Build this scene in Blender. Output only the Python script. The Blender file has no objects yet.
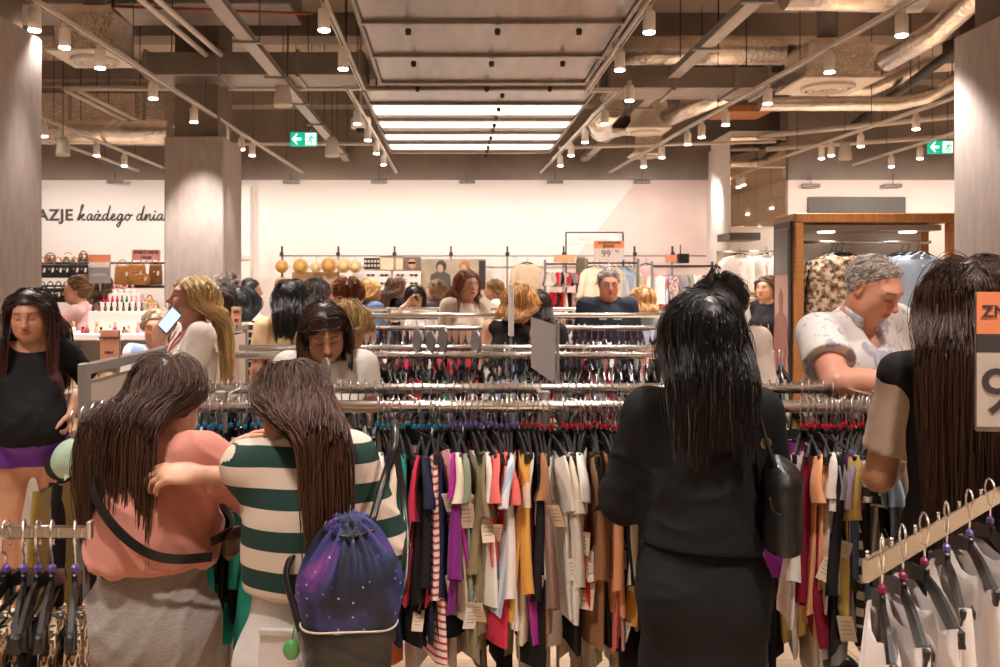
import bpy, bmesh, math, random
import numpy as np
from mathutils import Vector, Matrix, Euler
SC = bpy.context.scene
COL = SC.collection
PI = math.pi
F, CX, HY, CH = 900.0, 450.0, 285.0, 1.65
def at(px, py, d):
    """a pixel of the photograph at distance d -> a point of the room"""
    return Vector(((px - CX) * d / F, d, CH + (HY - py) * d / F))
def xz(px, py, d):
    v = at(px, py, d); return v.x, v.z
# ------------------------------------------------------------------ materials
MATS = {}
def _new(name):
    m = bpy.data.materials.new(name); m.use_nodes = True
    return m, m.node_tree.nodes, m.node_tree.links, m.node_tree.nodes['Principled BSDF']
def mat(name, col, rough=0.6, metal=0.0, noise=0.0, nscale=20.0, bump=0.0, bscale=60.0, stretch=(1,1,1), sheen=0.0, emit=0.0, ecol=None, trans=0.0, coat=0.0, alpha=1.0):
    if name in MATS: return MATS[name]
    m, N, L, b = _new(name)
    b.inputs['Base Color'].default_value = (*col, 1)
    b.inputs['Roughness'].default_value = rough
    b.inputs['Metallic'].default_value = metal
    b.inputs['Sheen Weight'].default_value = sheen
    b.inputs['Coat Weight'].default_value = coat
    b.inputs['Transmission Weight'].default_value = trans
    b.inputs['Alpha'].default_value = alpha
    if emit:
        b.inputs['Emission Color'].default_value = (*(ecol or col), 1)
        b.inputs['Emission Strength'].default_value = emit
    if noise or bump:
        tc = N.new('ShaderNodeTexCoord'); mp = N.new('ShaderNodeMapping'); mp.inputs['Scale'].default_value = stretch
        L.new(tc.outputs['Object'], mp.inputs['Vector'])
    if noise:
        n = N.new('ShaderNodeTexNoise'); n.inputs['Scale'].default_value = nscale; n.inputs['Detail'].default_value = 5
        L.new(mp.outputs[0], n.inputs['Vector'])
        mr = N.new('ShaderNodeMapRange'); mr.inputs['From Min'].default_value = .3; mr.inputs['From Max'].default_value = .7
        mr.inputs['To Min'].default_value = 1 - noise; mr.inputs['To Max'].default_value = 1 + noise
        L.new(n.outputs['Fac'], mr.inputs['Value'])
        mx = N.new('ShaderNodeMix'); mx.data_type = 'RGBA'; mx.blend_type = 'MULTIPLY'; mx.inputs[0].default_value = 1
        mx.inputs[6].default_value = (*col, 1); L.new(mr.outputs[0], mx.inputs[7]); L.new(mx.outputs[2], b.inputs['Base Color'])
    if bump:
        n2 = N.new('ShaderNodeTexNoise'); n2.inputs['Scale'].default_value = bscale; n2.inputs['Detail'].default_value = 3
        L.new(mp.outputs[0], n2.inputs['Vector'])
        bp = N.new('ShaderNodeBump'); bp.inputs['Strength'].default_value = bump; bp.inputs['Distance'].default_value = .01
        L.new(n2.outputs['Fac'], bp.inputs['Height']); L.new(bp.outputs[0], b.inputs['Normal'])
    MATS[name] = m; return m
def ramp(N, stops, interp='LINEAR'):
    r = N.new('ShaderNodeValToRGB'); r.color_ramp.interpolation = interp
    e = r.color_ramp.elements
    while len(e) < len(stops): e.new(.5)
    for i, (p, c) in enumerate(stops): e[i].position = p; e[i].color = (*c, 1)
    return r
def fabric(name, col, noise=.10, rough=.88):
    m = mat(name, col, rough, noise=noise, nscale=9, bump=.10, bscale=420, sheen=.12 if sum(col) > .3 else 0.0)
    m.node_tree.nodes['Principled BSDF'].inputs['Specular IOR Level'].default_value = .22; return m
def attr_mat(name, attr, rough=.55, sss=0.0, bump=.05, bscale=300):
    if name in MATS: return MATS[name]
    m, N, L, b = _new(name)
    a = N.new('ShaderNodeAttribute'); a.attribute_name = attr
    L.new(a.outputs['Color'], b.inputs['Base Color']); b.inputs['Roughness'].default_value = rough
    if sss:
        b.inputs['Subsurface Weight'].default_value = sss; b.inputs['Subsurface Scale'].default_value = .01
    MATS[name] = m; return m
def band_mat(name, attr, period, stops, interp='CONSTANT', rough=.85):
    """colour bands along a coordinate stored on the mesh (stripes woven in the cloth)"""
    if name in MATS: return MATS[name]
    m, N, L, b = _new(name)
    a = N.new('ShaderNodeAttribute'); a.attribute_name = attr
    d = N.new('ShaderNodeMath'); d.operation = 'DIVIDE'; d.inputs[1].default_value = period; L.new(a.outputs['Fac'], d.inputs[0])
    f = N.new('ShaderNodeMath'); f.operation = 'FRACT'; L.new(d.outputs[0], f.inputs[0])
    r = ramp(N, stops, interp); L.new(f.outputs[0], r.inputs[0]); L.new(r.outputs[0], b.inputs['Base Color'])
    b.inputs['Roughness'].default_value = rough
    MATS[name] = m; return m
def print_mat(name, base, spots, scale=30, thresh=.5, kind='noise', rough=.85):
    if name in MATS: return MATS[name]
    m, N, L, b = _new(name)
    tc = N.new('ShaderNodeTexCoord'); n = N.new('ShaderNodeTexNoise'); n.inputs['Scale'].default_value = scale; n.inputs['Detail'].default_value = 2
    L.new(tc.outputs['Object'], n.inputs['Vector'])
    k = len(spots); st = [(0, base)] + [(thresh + (0.75 - thresh) * i / k, c) for i, c in enumerate(spots)]
    r = ramp(N, st, 'CONSTANT'); L.new(n.outputs['Fac'], r.inputs[0]); L.new(r.outputs[0], b.inputs['Base Color'])
    b.inputs['Roughness'].default_value = rough
    MATS[name] = m; return m
# ------------------------------------------------------------------ mesh builder
class MB:
    def __init__(s): s.v = []; s.f = []; s.sm = []; s.mi = []; s.n = 0; s.cur = 0
    def add(s, vs, fs, smooth=False):
        o = s.n; s.v.extend([tuple(p) for p in vs]); s.n += len(vs)
        for f in fs: s.f.append([i + o for i in f]); s.sm.append(smooth); s.mi.append(s.cur)
        return s
    def box(s, c, size, rot=None, bevel=0.0):
        hx, hy, hz = size[0] / 2, size[1] / 2, size[2] / 2
        b = min(bevel, .49 * min(size) )
        R = rot if rot is not None else Matrix.Identity(3)
        c = Vector(c)
        if b <= 0:
            vs = [Vector((x, y, z)) for x in (-hx, hx) for y in (-hy, hy) for z in (-hz, hz)]
            fs = [(0, 1, 3, 2), (4, 6, 7, 5), (0, 4, 5, 1), (2, 3, 7, 6), (0, 2, 6, 4), (1, 5, 7, 3)]
        else:
            vs = []; idx = {}
            for sx in (-1, 1):
                for sy in (-1, 1):
                    for sz in (-1, 1):
                        for a in range(3):
                            h = [hx - b, hy - b, hz - b]; h[a] += b
                            idx[(sx, sy, sz, a)] = len(vs); vs.append(Vector((sx * h[0], sy * h[1], sz * h[2])))
            fs = []
            for a in range(3):
                u, w = (a + 1) % 3, (a + 2) % 3
                for sg in (-1, 1):
                    q = []
                    for su, sw in ((-1, -1), (1, -1), (1, 1), (-1, 1)):
                        k = [0, 0, 0]; k[a] = sg; k[u] = su; k[w] = sw; q.append(idx[(*k, a)])
                    fs.append(q if sg > 0 else q[::-1])
            for a in range(3):
                u, w = (a + 1) % 3, (a + 2) % 3
                for su in (-1, 1):
                    for sw in (-1, 1):
                        k0 = [0, 0, 0]; k0[u] = su; k0[w] = sw; k1 = list(k0); k0[a] = -1; k1[a] = 1
                        q = [idx[(*k0, u)], idx[(*k1, u)], idx[(*k1, w)], idx[(*k0, w)]]
                        fs.append(q if su * sw < 0 else q[::-1])
            for sx in (-1, 1):
                for sy in (-1, 1):
                    for sz in (-1, 1):
                        q = [idx[(sx, sy, sz, a)] for a in range(3)]
                        fs.append(q if sx * sy * sz > 0 else q[::-1])
        s.add([c + R @ v for v in vs], fs); return s
    def tube(s, pts, r, n=8, caps=True, flat=None):
        """round tube through points; r a number or one per point"""
        pts = [Vector(p) for p in pts]; m = len(pts)
        rs = r if hasattr(r, '__len__') else [r] * m
        T = [(pts[min(i + 1, m - 1)] - pts[max(i - 1, 0)]).normalized() for i in range(m)]
        up = Vector((0, 0, 1)) if abs(T[0].z) < .9 else Vector((1, 0, 0))
        nx = T[0].cross(up).normalized(); vs = []
        for i in range(m):
            nx = (nx - T[i] * nx.dot(T[i])); nx = nx.normalized() if nx.length > 1e-6 else T[i].orthogonal().normalized()
            ny = T[i].cross(nx)
            for k in range(n):
                a = 2 * PI * k / n
                fx, fy = (1, 1) if flat is None else flat
                vs.append(pts[i] + (nx * math.cos(a) * fx + ny * math.sin(a) * fy) * rs[i])
        fs = [(i * n + k, i * n + (k + 1) % n, (i + 1) * n + (k + 1) % n, (i + 1) * n + k) for i in range(m - 1) for k in range(n)]
        s.add(vs, fs, True)
        if caps:
            o = s.n - len(vs)
            s.f.append([o + k for k in range(n)][::-1]); s.sm.append(False); s.mi.append(s.cur)
            s.f.append([o + (m - 1) * n + k for k in range(n)]); s.sm.append(False); s.mi.append(s.cur)
        return s
    def lathe(s, prof, c=(0, 0, 0), n=20, axis=None, smooth=True, sx=1, sy=1):
        """profile [(r,z)..] around z (or an axis matrix)"""
        c = Vector(c); R = axis if axis is not None else Matrix.Identity(3); m = len(prof)
        vs = [c + R @ Vector((r * math.cos(2 * PI * k / n) * sx, r * math.sin(2 * PI * k / n) * sy, z)) for r, z in prof for k in range(n)]
        fs = [(i * n + k, i * n + (k + 1) % n, (i + 1) * n + (k + 1) % n, (i + 1) * n + k) for i in range(m - 1) for k in range(n)]
        s.add(vs, fs, smooth); o = s.n - len(vs)
        if prof[0][0] > 1e-5: s.f.append([o + k for k in range(n)][::-1]); s.sm.append(False); s.mi.append(s.cur)
        if prof[-1][0] > 1e-5: s.f.append([o + (m - 1) * n + k for k in range(n)]); s.sm.append(False); s.mi.append(s.cur)
        return s
    def ball(s, c, r, n=12, rot=None):
        r = (r, r, r) if not hasattr(r, '__len__') else r
        R = rot if rot is not None else Matrix.Identity(3); c = Vector(c); h = n // 2
        vs = [c + R @ Vector((r[0] * math.sin(PI * i / h) * math.cos(2 * PI * k / n), r[1] * math.sin(PI * i / h) * math.sin(2 * PI * k / n), r[2] * math.cos(PI * i / h))) for i in range(h + 1) for k in range(n)]
        fs = [(i * n + k, (i + 1) * n + k, (i + 1) * n + (k + 1) % n, i * n + (k + 1) % n) for i in range(h) for k in range(n)]
        return s.add(vs, fs, True)
    def prism(s, poly, frame, depth):
        """outline [(a,b)] in the plane of frame=(origin,u,v,w), pushed depth along w"""
        o, u, v, w = [Vector(q) for q in frame]; n = len(poly)
        vs = [o + u * a + v * b for a, b in poly] + [o + u * a + v * b + w * depth for a, b in poly]
        fs = [list(range(n))[::-1], list(range(n, 2 * n))] + [(i, (i + 1) % n, n + (i + 1) % n, n + i) for i in range(n)]
        return s.add(vs, fs)
    def loft(s, rings, close=True, caps=True, smooth=True):
        n = len(rings[0]); m = len(rings); vs = [p for r in rings for p in r]; kk = n if close else n - 1
        fs = [(i * n + k, i * n + (k + 1) % n, (i + 1) * n + (k + 1) % n, (i + 1) * n + k) for i in range(m - 1) for k in range(kk)]
        s.add(vs, fs, smooth); o = s.n - len(vs)
        if caps and close:
            s.f.append([o + k for k in range(n)][::-1]); s.sm.append(False); s.mi.append(s.cur)
            s.f.append([o + (m - 1) * n + k for k in range(n)]); s.sm.append(False); s.mi.append(s.cur)
        return s
    def mesh(s, name, mats):
        me = bpy.data.meshes.new(name); me.from_pydata(s.v, [], s.f)
        for m in (mats if isinstance(mats, (list, tuple)) else [mats]): me.materials.append(m)
        me.polygons.foreach_set('use_smooth', s.sm)
        if any(s.mi): me.polygons.foreach_set('material_index', s.mi)
        me.update(); return me
    def obj(s, name, mats, parent=None, loc=None, rz=None, fix=True):
        me = s.mesh(name, mats)
        if fix:
            bm = bmesh.new(); bm.from_mesh(me); bmesh.ops.recalc_face_normals(bm, faces=bm.faces); bm.to_mesh(me); bm.free()
        return link(name, me, parent, loc, rz)
def link(name, data, parent=None, loc=None, rz=None):
    o = bpy.data.objects.new(name, data); COL.objects.link(o)
    if parent is not None: o.parent = parent
    if loc is not None: o.location = loc
    if rz is not None: o.rotation_euler = (0, 0, rz)
    return o
def tag(o, label, cat, group=None, kind=None):
    o['label'] = label; o['category'] = cat
    if group: o['group'] = group
    if kind: o['kind'] = kind
    return o
def thing(name, label, cat, loc=(0, 0, 0), rz=0, group=None):
    o = bpy.data.objects.new(name, None); COL.objects.link(o); o.empty_display_size = .1
    o.location = loc; o.rotation_euler = (0, 0, rz)
    return tag(o, label, cat, group)
def struct(o):
    o['kind'] = 'structure'; return o
KIDS = {}
def dup(root, loc, rz=None, label=None, group=None, rot=None):
    r = root.copy(); COL.objects.link(r); r.location = loc
    if rz is not None: r.rotation_euler = (0, 0, rz)
    if rot is not None: r.rotation_euler = rot
    if label: r['label'] = label
    if group: r['group'] = group
    for ch in list(root.children):
        c = ch.copy(); COL.objects.link(c); c.parent = r
        for g in ch.children:
            d = g.copy(); COL.objects.link(d); d.parent = c
    return r
def rotm(x=0, y=0, z=0): return Euler((x, y, z)).to_matrix()
def text_mesh(body, size, extrude=.002, shear=0.0, align='CENTER', spacing=1.0, offset=0.0):
    cu = bpy.data.curves.new('t', 'FONT'); cu.body = body; cu.size = size; cu.extrude = extrude; cu.shear = shear
    cu.align_x = align; cu.align_y = 'CENTER'; cu.space_character = spacing; cu.offset = offset; cu.resolution_u = 4
    ob = bpy.data.objects.new('t', cu); COL.objects.link(ob)
    dg = bpy.context.evaluated_depsgraph_get(); dg.update()
    me = bpy.data.meshes.new_from_object(ob.evaluated_get(dg)); bpy.data.objects.remove(ob); bpy.data.curves.remove(cu)
    return me
def lettering(name, body, size, m, parent=None, loc=(0, 0, 0), rot=(PI / 2, 0, 0), **k):
    me = text_mesh(body, size, **k); me.materials.clear(); me.materials.append(m)
    o = link(name, me, parent, loc); o.rotation_euler = rot; return o
# ------------------------------------------------------------------ noise (numpy)
def _hash(i, j, k, seed):
    h = (i * 374761393 + j * 668265263 + k * 2147483647 + seed * 974634777) & 0xffffffff
    h = ((h ^ (h >> 13)) * 1274126177) & 0xffffffff
    return ((h ^ (h >> 16)) & 0xffff) / 65535.0
def vnoise(P, seed=0):
    P = np.asarray(P); I = np.floor(P).astype(np.int64); f = P - I; f = f * f * (3 - 2 * f); r = 0
    for a in (0, 1):
        for b in (0, 1):
            for c in (0, 1):
                w = (f[:, 0] if a else 1 - f[:, 0]) * (f[:, 1] if b else 1 - f[:, 1]) * (f[:, 2] if c else 1 - f[:, 2])
                r = r + w * _hash(I[:, 0] + a, I[:, 1] + b, I[:, 2] + c, seed)
    return r * 2 - 1
# ------------------------------------------------------------------ solids as signed distance fields, meshed with surface nets
class Sdf:
    """list of round cones / ellipsoids joined smoothly; 'sub' ones are carved out"""
    def __init__(s): s.p = []
    def cone(s, a, ra, b, rb, k=.03, sub=False, sc=None, tag=0):
        """round cone a->b ; sc=(R, scale) evaluates in a squashed frame"""
        s.p.append(('c', np.array(a, float), ra, np.array(b, float), rb, k, sub, sc, tag)); return s
    def flat(s, a, ra, b, rb, k=.03, sc=None, tag=0):
        """cone whose end at b is cut off square (a sleeve, a trouser leg)"""
        s.p.append(('f', np.array(a, float), ra, np.array(b, float), rb, k, False, sc, tag)); return s
    def ell(s, c, r, rot=None, k=.03, sub=False, tag=0):
        R = np.array(rot if rot is not None else Matrix.Identity(3)); s.p.append(('e', np.array(c, float), np.array(r, float), R, None, k, sub, None, tag)); return s
    def plane(s, p, n):
        """keep the side the normal points away from"""
        n = np.array(n, float); s.p.append(('p', np.array(p, float), n / np.linalg.norm(n), None, None, 0, True, None, 0)); return s
    def copy(s, grow=0.0, tags=None):
        q = Sdf()
        for t in s.p:
            if t[6]: continue
            if tags is not None and t[8] not in tags: continue
            if t[0] in 'cf': q.p.append((t[0], t[1], t[2] + grow, t[3], t[4] + grow, t[5], t[6], t[7], t[8]))
            else: q.p.append(('e', t[1], t[2] + grow, t[3], None, t[5], t[6], None, t[8]))
        return q
    @staticmethod
    def _d(t, P):
        if t[0] == 'p': return (P - t[1]) @ t[2]
        if t[0] == 'e':
            q = (P - t[1]) @ t[3]; r = t[2]; k0 = np.sqrt(((q / r) ** 2).sum(-1)); k1 = np.sqrt(((q / (r * r)) ** 2).sum(-1)) + 1e-9
            return np.where(k0 < .15, -r.min() * (1 - k0), k0 * (k0 - 1) / k1)
        a, ra, b, rb, sc = t[1], t[2], t[3], t[4], t[7]; P0, a0, b0 = P, a, b
        if sc is not None:
            R, S = sc; P = (P @ R) / S; a = (a @ R) / S; b = (b @ R) / S
        ba = b - a; l2 = (ba * ba).sum(); pa = P - a
        h = np.clip((pa @ ba) / max(l2, 1e-12), 0, 1)
        d = np.sqrt(((pa - h[..., None] * ba) ** 2).sum(-1)) - (ra + (rb - ra) * h)
        if sc is not None: d = d * min(sc[1]) ** .5
        if t[0] == 'f': u = b0 - a0; d = np.maximum(d, (P0 - b0) @ (u / (np.linalg.norm(u) + 1e-9)))
        return d
    def box(s, t):
        if t[0] == 'p': return None
        if t[0] == 'e': m = t[2].max(); return t[1] - m, t[1] + m
        a, b = t[1], t[3]; r = max(t[2], t[4]); 
        if t[7] is not None: r = r * max(t[7][1])
        return np.minimum(a, b) - r, np.maximum(a, b) + r
    def at(s, P):
        """distance at loose points"""
        P = np.asarray(P, float); d = np.full(P.shape[:-1], 1.0)
        for t in s.p: d = s._mix(d, s._d(t, P), t[5], t[6])
        return d
    @staticmethod
    def _mix(d, e, k, sub):
        if sub:
            e = -e if k != 0 else e
            if k == 0: return np.maximum(d, e)
            h = np.maximum(k - np.abs(d - e), 0) / k; return np.maximum(d, e) + h * h * k * .25
        if k <= 1e-6: return np.minimum(d, e)
        h = np.maximum(k - np.abs(d - e), 0) / k; return np.minimum(d, e) - h * h * k * .25
    def grad(s, P, e=.003):
        g = np.stack([s.at(P + np.eye(3)[i] * e) - s.at(P - np.eye(3)[i] * e) for i in range(3)], -1)
        return g / (np.linalg.norm(g, axis=-1, keepdims=True) + 1e-9)
    def field(s, xs, ys, zs):
        G = np.full((len(xs), len(ys), len(zs)), 1.0); h = max(xs[1] - xs[0], ys[1] - ys[0], zs[1] - zs[0]) * 3
        for t in s.p:
            bx = s.box(t); pad = t[5] + h + .02
            if bx is None: sl = (slice(None),) * 3
            else:
                lo, hi = bx[0] - pad, bx[1] + pad
                sl = tuple(slice(np.searchsorted(A, lo[i]), np.searchsorted(A, hi[i])) for i, A in enumerate((xs, ys, zs)))
            A = [xs[sl[0]], ys[sl[1]], zs[sl[2]]]
            if min(len(q) for q in A) == 0: continue
            P = np.stack(np.meshgrid(*A, indexing='ij'), -1)
            G[sl] = s._mix(G[sl], s._d(t, P), t[5], t[6])
        return G
    def bounds(s, pad=.03):
        L = [s.box(t) for t in s.p if not t[6]]
        return np.min([q[0] for q in L], 0) - pad, np.max([q[1] for q in L], 0) + pad
    def mesh(s, res, lo=None, hi=None, skip=()):
        """-> verts, quads ; skip = boxes whose faces are left to a finer patch"""
        if lo is None: lo, hi = s.bounds()
        ax = [np.arange(lo[i], hi[i] + res, res) for i in range(3)]
        G = s.field(*ax); V, Q = nets(G, ax)
        for blo, bhi in skip:
            if len(Q):
                c = V[Q].mean(1); Q = Q[~np.all((c > blo) & (c < bhi), 1)]
        return V, Q
def nets(G, ax):
    nx, ny, nz = G.shape; S = G < 0
    cs = np.zeros((nx - 1, ny - 1, nz - 1), np.uint8)
    offs = [(a, b, c) for a in (0, 1) for b in (0, 1) for c in (0, 1)]
    for a, b, c in offs: cs += S[a:nx - 1 + a, b:ny - 1 + b, c:nz - 1 + c]
    act = (cs > 0) & (cs < 8); I = np.argwhere(act)
    if len(I) == 0: return np.zeros((0, 3)), np.zeros((0, 4), int)
    idx = np.full(act.shape, -1); idx[act] = np.arange(len(I))
    val = {o: G[I[:, 0] + o[0], I[:, 1] + o[1], I[:, 2] + o[2]] for o in offs}
    acc = np.zeros((len(I), 3)); cnt = np.zeros(len(I))
    for o in offs:
        for k in range(3):
            if o[k]: continue
            p = list(o); p[k] = 1; p = tuple(p); va, vb = val[o], val[p]; m = (va < 0) != (vb < 0)
            t = np.where(m, va / np.where(m, va - vb, 1), 0); q = np.tile(np.array(o, float), (len(I), 1)); q[:, k] += t
            acc[m] += q[m]; cnt[m] += 1
    L = acc / cnt[:, None] + I
    V = np.stack([np.interp(L[:, k], np.arange(len(ax[k])), ax[k]) for k in range(3)], -1)
    Q = []
    for k in range(3):
        u, w = (k + 1) % 3, (k + 2) % 3
        s0 = [slice(None)] * 3; s1 = [slice(None)] * 3; s0[k] = slice(0, -1); s1[k] = slice(1, None)
        A, B = S[tuple(s0)], S[tuple(s1)]; E = np.argwhere(A != B)
        ok = (E[:, u] > 0) & (E[:, w] > 0) & (E[:, u] < G.shape[u] - 1) & (E[:, w] < G.shape[w] - 1); E = E[ok]
        if not len(E): continue
        ins = A[tuple(E.T)]; q = []
        for du, dw in ((-1, -1), (0, -1), (0, 0), (-1, 0)):
            e = E.copy(); e[:, u] += du; e[:, w] += dw; q.append(idx[tuple(e.T)])
        q = np.stack(q, -1); q[~ins] = q[~ins][:, ::-1]; Q.append(q)
    Q = np.concatenate(Q); return V, Q[(Q >= 0).all(1)]
def normals(V, Q):
    a = V[Q[:, 2]] - V[Q[:, 0]]; b = V[Q[:, 3]] - V[Q[:, 1]]; n = np.cross(a, b); N = np.zeros_like(V)
    for i in range(4): np.add.at(N, Q[:, i], n)
    return N / (np.linalg.norm(N, axis=1, keepdims=True) + 1e-12)
def relax(V, Q, it=2, f=.5):
    for _ in range(it):
        A = np.zeros_like(V); c = np.zeros(len(V))
        for i in range(4):
            for j in (1, 3): np.add.at(A, Q[:, i], V[Q[:, (i + j) % 4]]); np.add.at(c, Q[:, i], 1)
        m = c > 0; V = V.copy(); V[m] += f * (A[m] / c[m][:, None] - V[m])
    return V
def np_mesh(name, V, Q, m, attrs=None, smooth=True):
    me = bpy.data.meshes.new(name); V = np.asarray(V, np.float32); Q = np.asarray(Q, np.int32)
    used = np.unique(Q); re = np.full(len(V), -1, np.int32); re[used] = np.arange(len(used)); V = V[used]; Q = re[Q]; w = Q.shape[1]
    me.vertices.add(len(V)); me.vertices.foreach_set('co', V.ravel())
    me.loops.add(Q.size); me.loops.foreach_set('vertex_index', Q.ravel())
    me.polygons.add(len(Q)); me.polygons.foreach_set('loop_start', np.arange(0, Q.size, w, dtype=np.int32))
    me.update(calc_edges=True); me.validate()
    me.polygons.foreach_set('use_smooth', [smooth] * len(me.polygons)); me.materials.append(m)
    for k, a in (attrs or {}).items():
        a = np.asarray(a)[used]
        if a.ndim == 1: at_ = me.attributes.new(k, 'FLOAT', 'POINT'); at_.data.foreach_set('value', a.astype(np.float32))
        else:
            at_ = me.attributes.new(k, 'FLOAT_COLOR', 'POINT'); at_.data.foreach_set('color', np.concatenate([a, np.ones((len(a), 1))], 1).astype(np.float32).ravel())
    return me
# ================================================================== camera, world, room shell
cam = bpy.data.cameras.new('camera'); cam.lens = 32.4; cam.sensor_width = 36; cam.shift_x = .05; cam.shift_y = -.0485; cam.clip_start = .05
co = bpy.data.objects.new('camera', cam); COL.objects.link(co); co.location = (0, 0, CH); co.rotation_euler = (PI / 2, 0, 0); SC.camera = co
cam.dof.use_dof = True; cam.dof.focus_distance = 2.8; cam.dof.aperture_fstop = 8
w = bpy.data.worlds.new('shop_air'); SC.world = w; w.use_nodes = True
w.node_tree.nodes['Background'].inputs[0].default_value = (1, .90, .84, 1); w.node_tree.nodes['Background'].inputs[1].default_value = .42
SC.view_settings.view_transform = 'Standard'; SC.view_settings.look = 'None'; SC.view_settings.gamma = 1; SC.view_settings.exposure = 1.22
SC.view_settings.use_curve_mapping = False
WARM = (1, .895, .825)
YB = 14.0     # the back wall
def plaster(name, col, var=.12, stretch=(6, 6, .5)):
    return mat(name, col, .85, noise=var, nscale=2.2, bump=.06, bscale=30, stretch=stretch)
M_wall = mat('white_wall_paint', (.86, .81, .77), .8, noise=.03, nscale=.6)
M_dark_upper = mat('dark_upper_paint', (.27, .22, .19), .9, noise=.25, nscale=1.2)
M_clad = plaster('grey_pink_plaster', (.44, .375, .345), .10, (9, 9, 2.5))
M_conc = mat('raw_concrete', (.20, .155, .125), .9, noise=.2, nscale=2)
M_slab = mat('soffit_concrete', (.44, .37, .31), .9, noise=.25, nscale=.8)
M_steel = mat('galvanised_steel', (.34, .30, .275), .28, 1.0, noise=.14, nscale=1.5, stretch=(7, 1, 1))
M_duct = mat('duct_steel', (.30, .265, .24), .45, .7, noise=.2, nscale=3)
M_foil = mat('foil_wrap', (.93, .87, .81), .26, 1.0, noise=.14, nscale=9, bump=.8, bscale=26)
M_cream = mat('cream_enamel', (.70, .645, .60), .45)
M_whitep = mat('white_enamel', (.82, .76, .71), .4)
M_black = mat('black_plastic', (.012, .011, .011), .32)
M_darkm = mat('dark_metal', (.06, .052, .048), .45, .5)
M_chrome = mat('chrome', (.86, .83, .80), .24, 1.0, noise=.06, nscale=9)
M_greym = mat('grey_lacquer_steel', (.30, .28, .265), .42, .35)
M_lamp = mat('lamp_glow', (1, .86, .70), .5, emit=14, ecol=(1, .84, .66))
M_reflect = mat('strip_reflection_glow', (1, .9, .8), .5, emit=1.0, ecol=(1, .87, .74))
# floor: warm beige planks
def floor_mat():
    m, N, L, b = _new('pale_wood_floor')
    tc = N.new('ShaderNodeTexCoord'); br = N.new('ShaderNodeTexBrick'); br.inputs['Scale'].default_value = 1
    br.inputs['Brick Width'].default_value = 1.2; br.inputs['Row Height'].default_value = .18; br.inputs['Mortar Size'].default_value = .003
    br.inputs['Color1'].default_value = (.60, .44, .29, 1); br.inputs['Color2'].default_value = (.54, .385, .25, 1); br.inputs['Mortar'].default_value = (.30, .19, .10, 1)
    L.new(tc.outputs['Object'], br.inputs['Vector'])
    mp = N.new('ShaderNodeMapping'); mp.inputs['Scale'].default_value = (2, 30, 1); L.new(tc.outputs['Object'], mp.inputs['Vector'])
    n = N.new('ShaderNodeTexNoise'); n.inputs['Scale'].default_value = 2; n.inputs['Detail'].default_value = 6; L.new(mp.outputs[0], n.inputs['Vector'])
    mx = N.new('ShaderNodeMix'); mx.data_type = 'RGBA'; mx.blend_type = 'OVERLAY'; mx.inputs[0].default_value = .35
    L.new(br.outputs['Color'], mx.inputs[6]); L.new(n.outputs['Fac'], mx.inputs[7]); L.new(mx.outputs[2], b.inputs['Base Color'])
    b.inputs['Roughness'].default_value = .38
    return m
struct(MB().box((.8, 1, -.05), (17, 27, .1)).obj('floor', floor_mat()))
struct(MB().box((.8, 1, 4.55), (17, 27, .1)).obj('ceiling', M_slab))
# back wall with its slanted pink area painted on
def wall_mat():
    m, N, L, b = _new('white_and_pink_wall')
    tc = N.new('ShaderNodeTexCoord'); sx = N.new('ShaderNodeSeparateXYZ'); L.new(tc.outputs['Object'], sx.inputs[0])
    x0, z0 = xz(634, 184, YB); x1, z1 = xz(578, 254, YB); k = (x1 - x0) / (z1 - z0)
    a = N.new('ShaderNodeMath'); a.operation = 'MULTIPLY_ADD'; a.inputs[1].default_value = -k; a.inputs[2].default_value = 0
    L.new(sx.outputs['Z'], a.inputs[0]); ad = N.new('ShaderNodeMath'); L.new(a.outputs[0], ad.inputs[0]); L.new(sx.outputs['X'], ad.inputs[1])
    g = N.new('ShaderNodeMath'); g.operation = 'GREATER_THAN'; g.inputs[1].default_value = x0 - k * z0; L.new(ad.outputs[0], g.inputs[0])
    n = N.new('ShaderNodeTexNoise'); n.inputs['Scale'].default_value = .9; n.inputs['Detail'].default_value = 6; n.inputs['Distortion'].default_value = 1.5
    L.new(tc.outputs['Object'], n.inputs['Vector'])
    r = ramp(N, [(.35, (.74, .57, .52)), (.62, (.82, .67, .61))]); L.new(n.outputs['Fac'], r.inputs[0])
    mx = N.new('ShaderNodeMix'); mx.data_type = 'RGBA'; L.new(g.outputs[0], mx.inputs[0])
    mx.inputs[6].default_value = (.86, .81, .77, 1); L.new(r.outputs[0], mx.inputs[7]); L.new(mx.outputs[2], b.inputs['Base Color'])
    b.inputs['Roughness'].default_value = .8
    return m
ZW = xz(0, 180, YB)[1]
struct(MB().box((.8, YB + .1, ZW / 2), (17, .2, ZW)).obj('wall_back', wall_mat()))
struct(MB().box((.8, YB + .05, (ZW + 4.5) / 2), (17, .3, 4.5 - ZW)).obj('trim_upper_bulkhead', M_dark_upper))
struct(MB().box((-7.6, 1, 2.25), (.2, 27, 4.5)).obj('wall_left', M_wall))
struct(MB().box((.8, -12.4, 2.25), (17, .2, 4.5)).obj('wall_front', mat('front_wall_paint', (.55, .47, .42), .8)))
struct(MB().box((9.2, 1, 2.25), (.2, 27, 4.5)).obj('wall_right', M_wall))
x0, x1 = xz(712, 0, YB - .3)[0], xz(731, 0, YB - .3)[0]
struct(MB().box(((x0 + x1) / 2, YB - .15, 1.85), (x1 - x0, .3, 3.7)).obj('wall_pier', M_wall))
x0 = xz(788, 0, 12.6)[0]; zt = xz(0, 180, 12.6)[1]
M_pinkwall = mat('pale_pink_wall', (.80, .66, .60), .8, noise=.03, nscale=.7)
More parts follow.
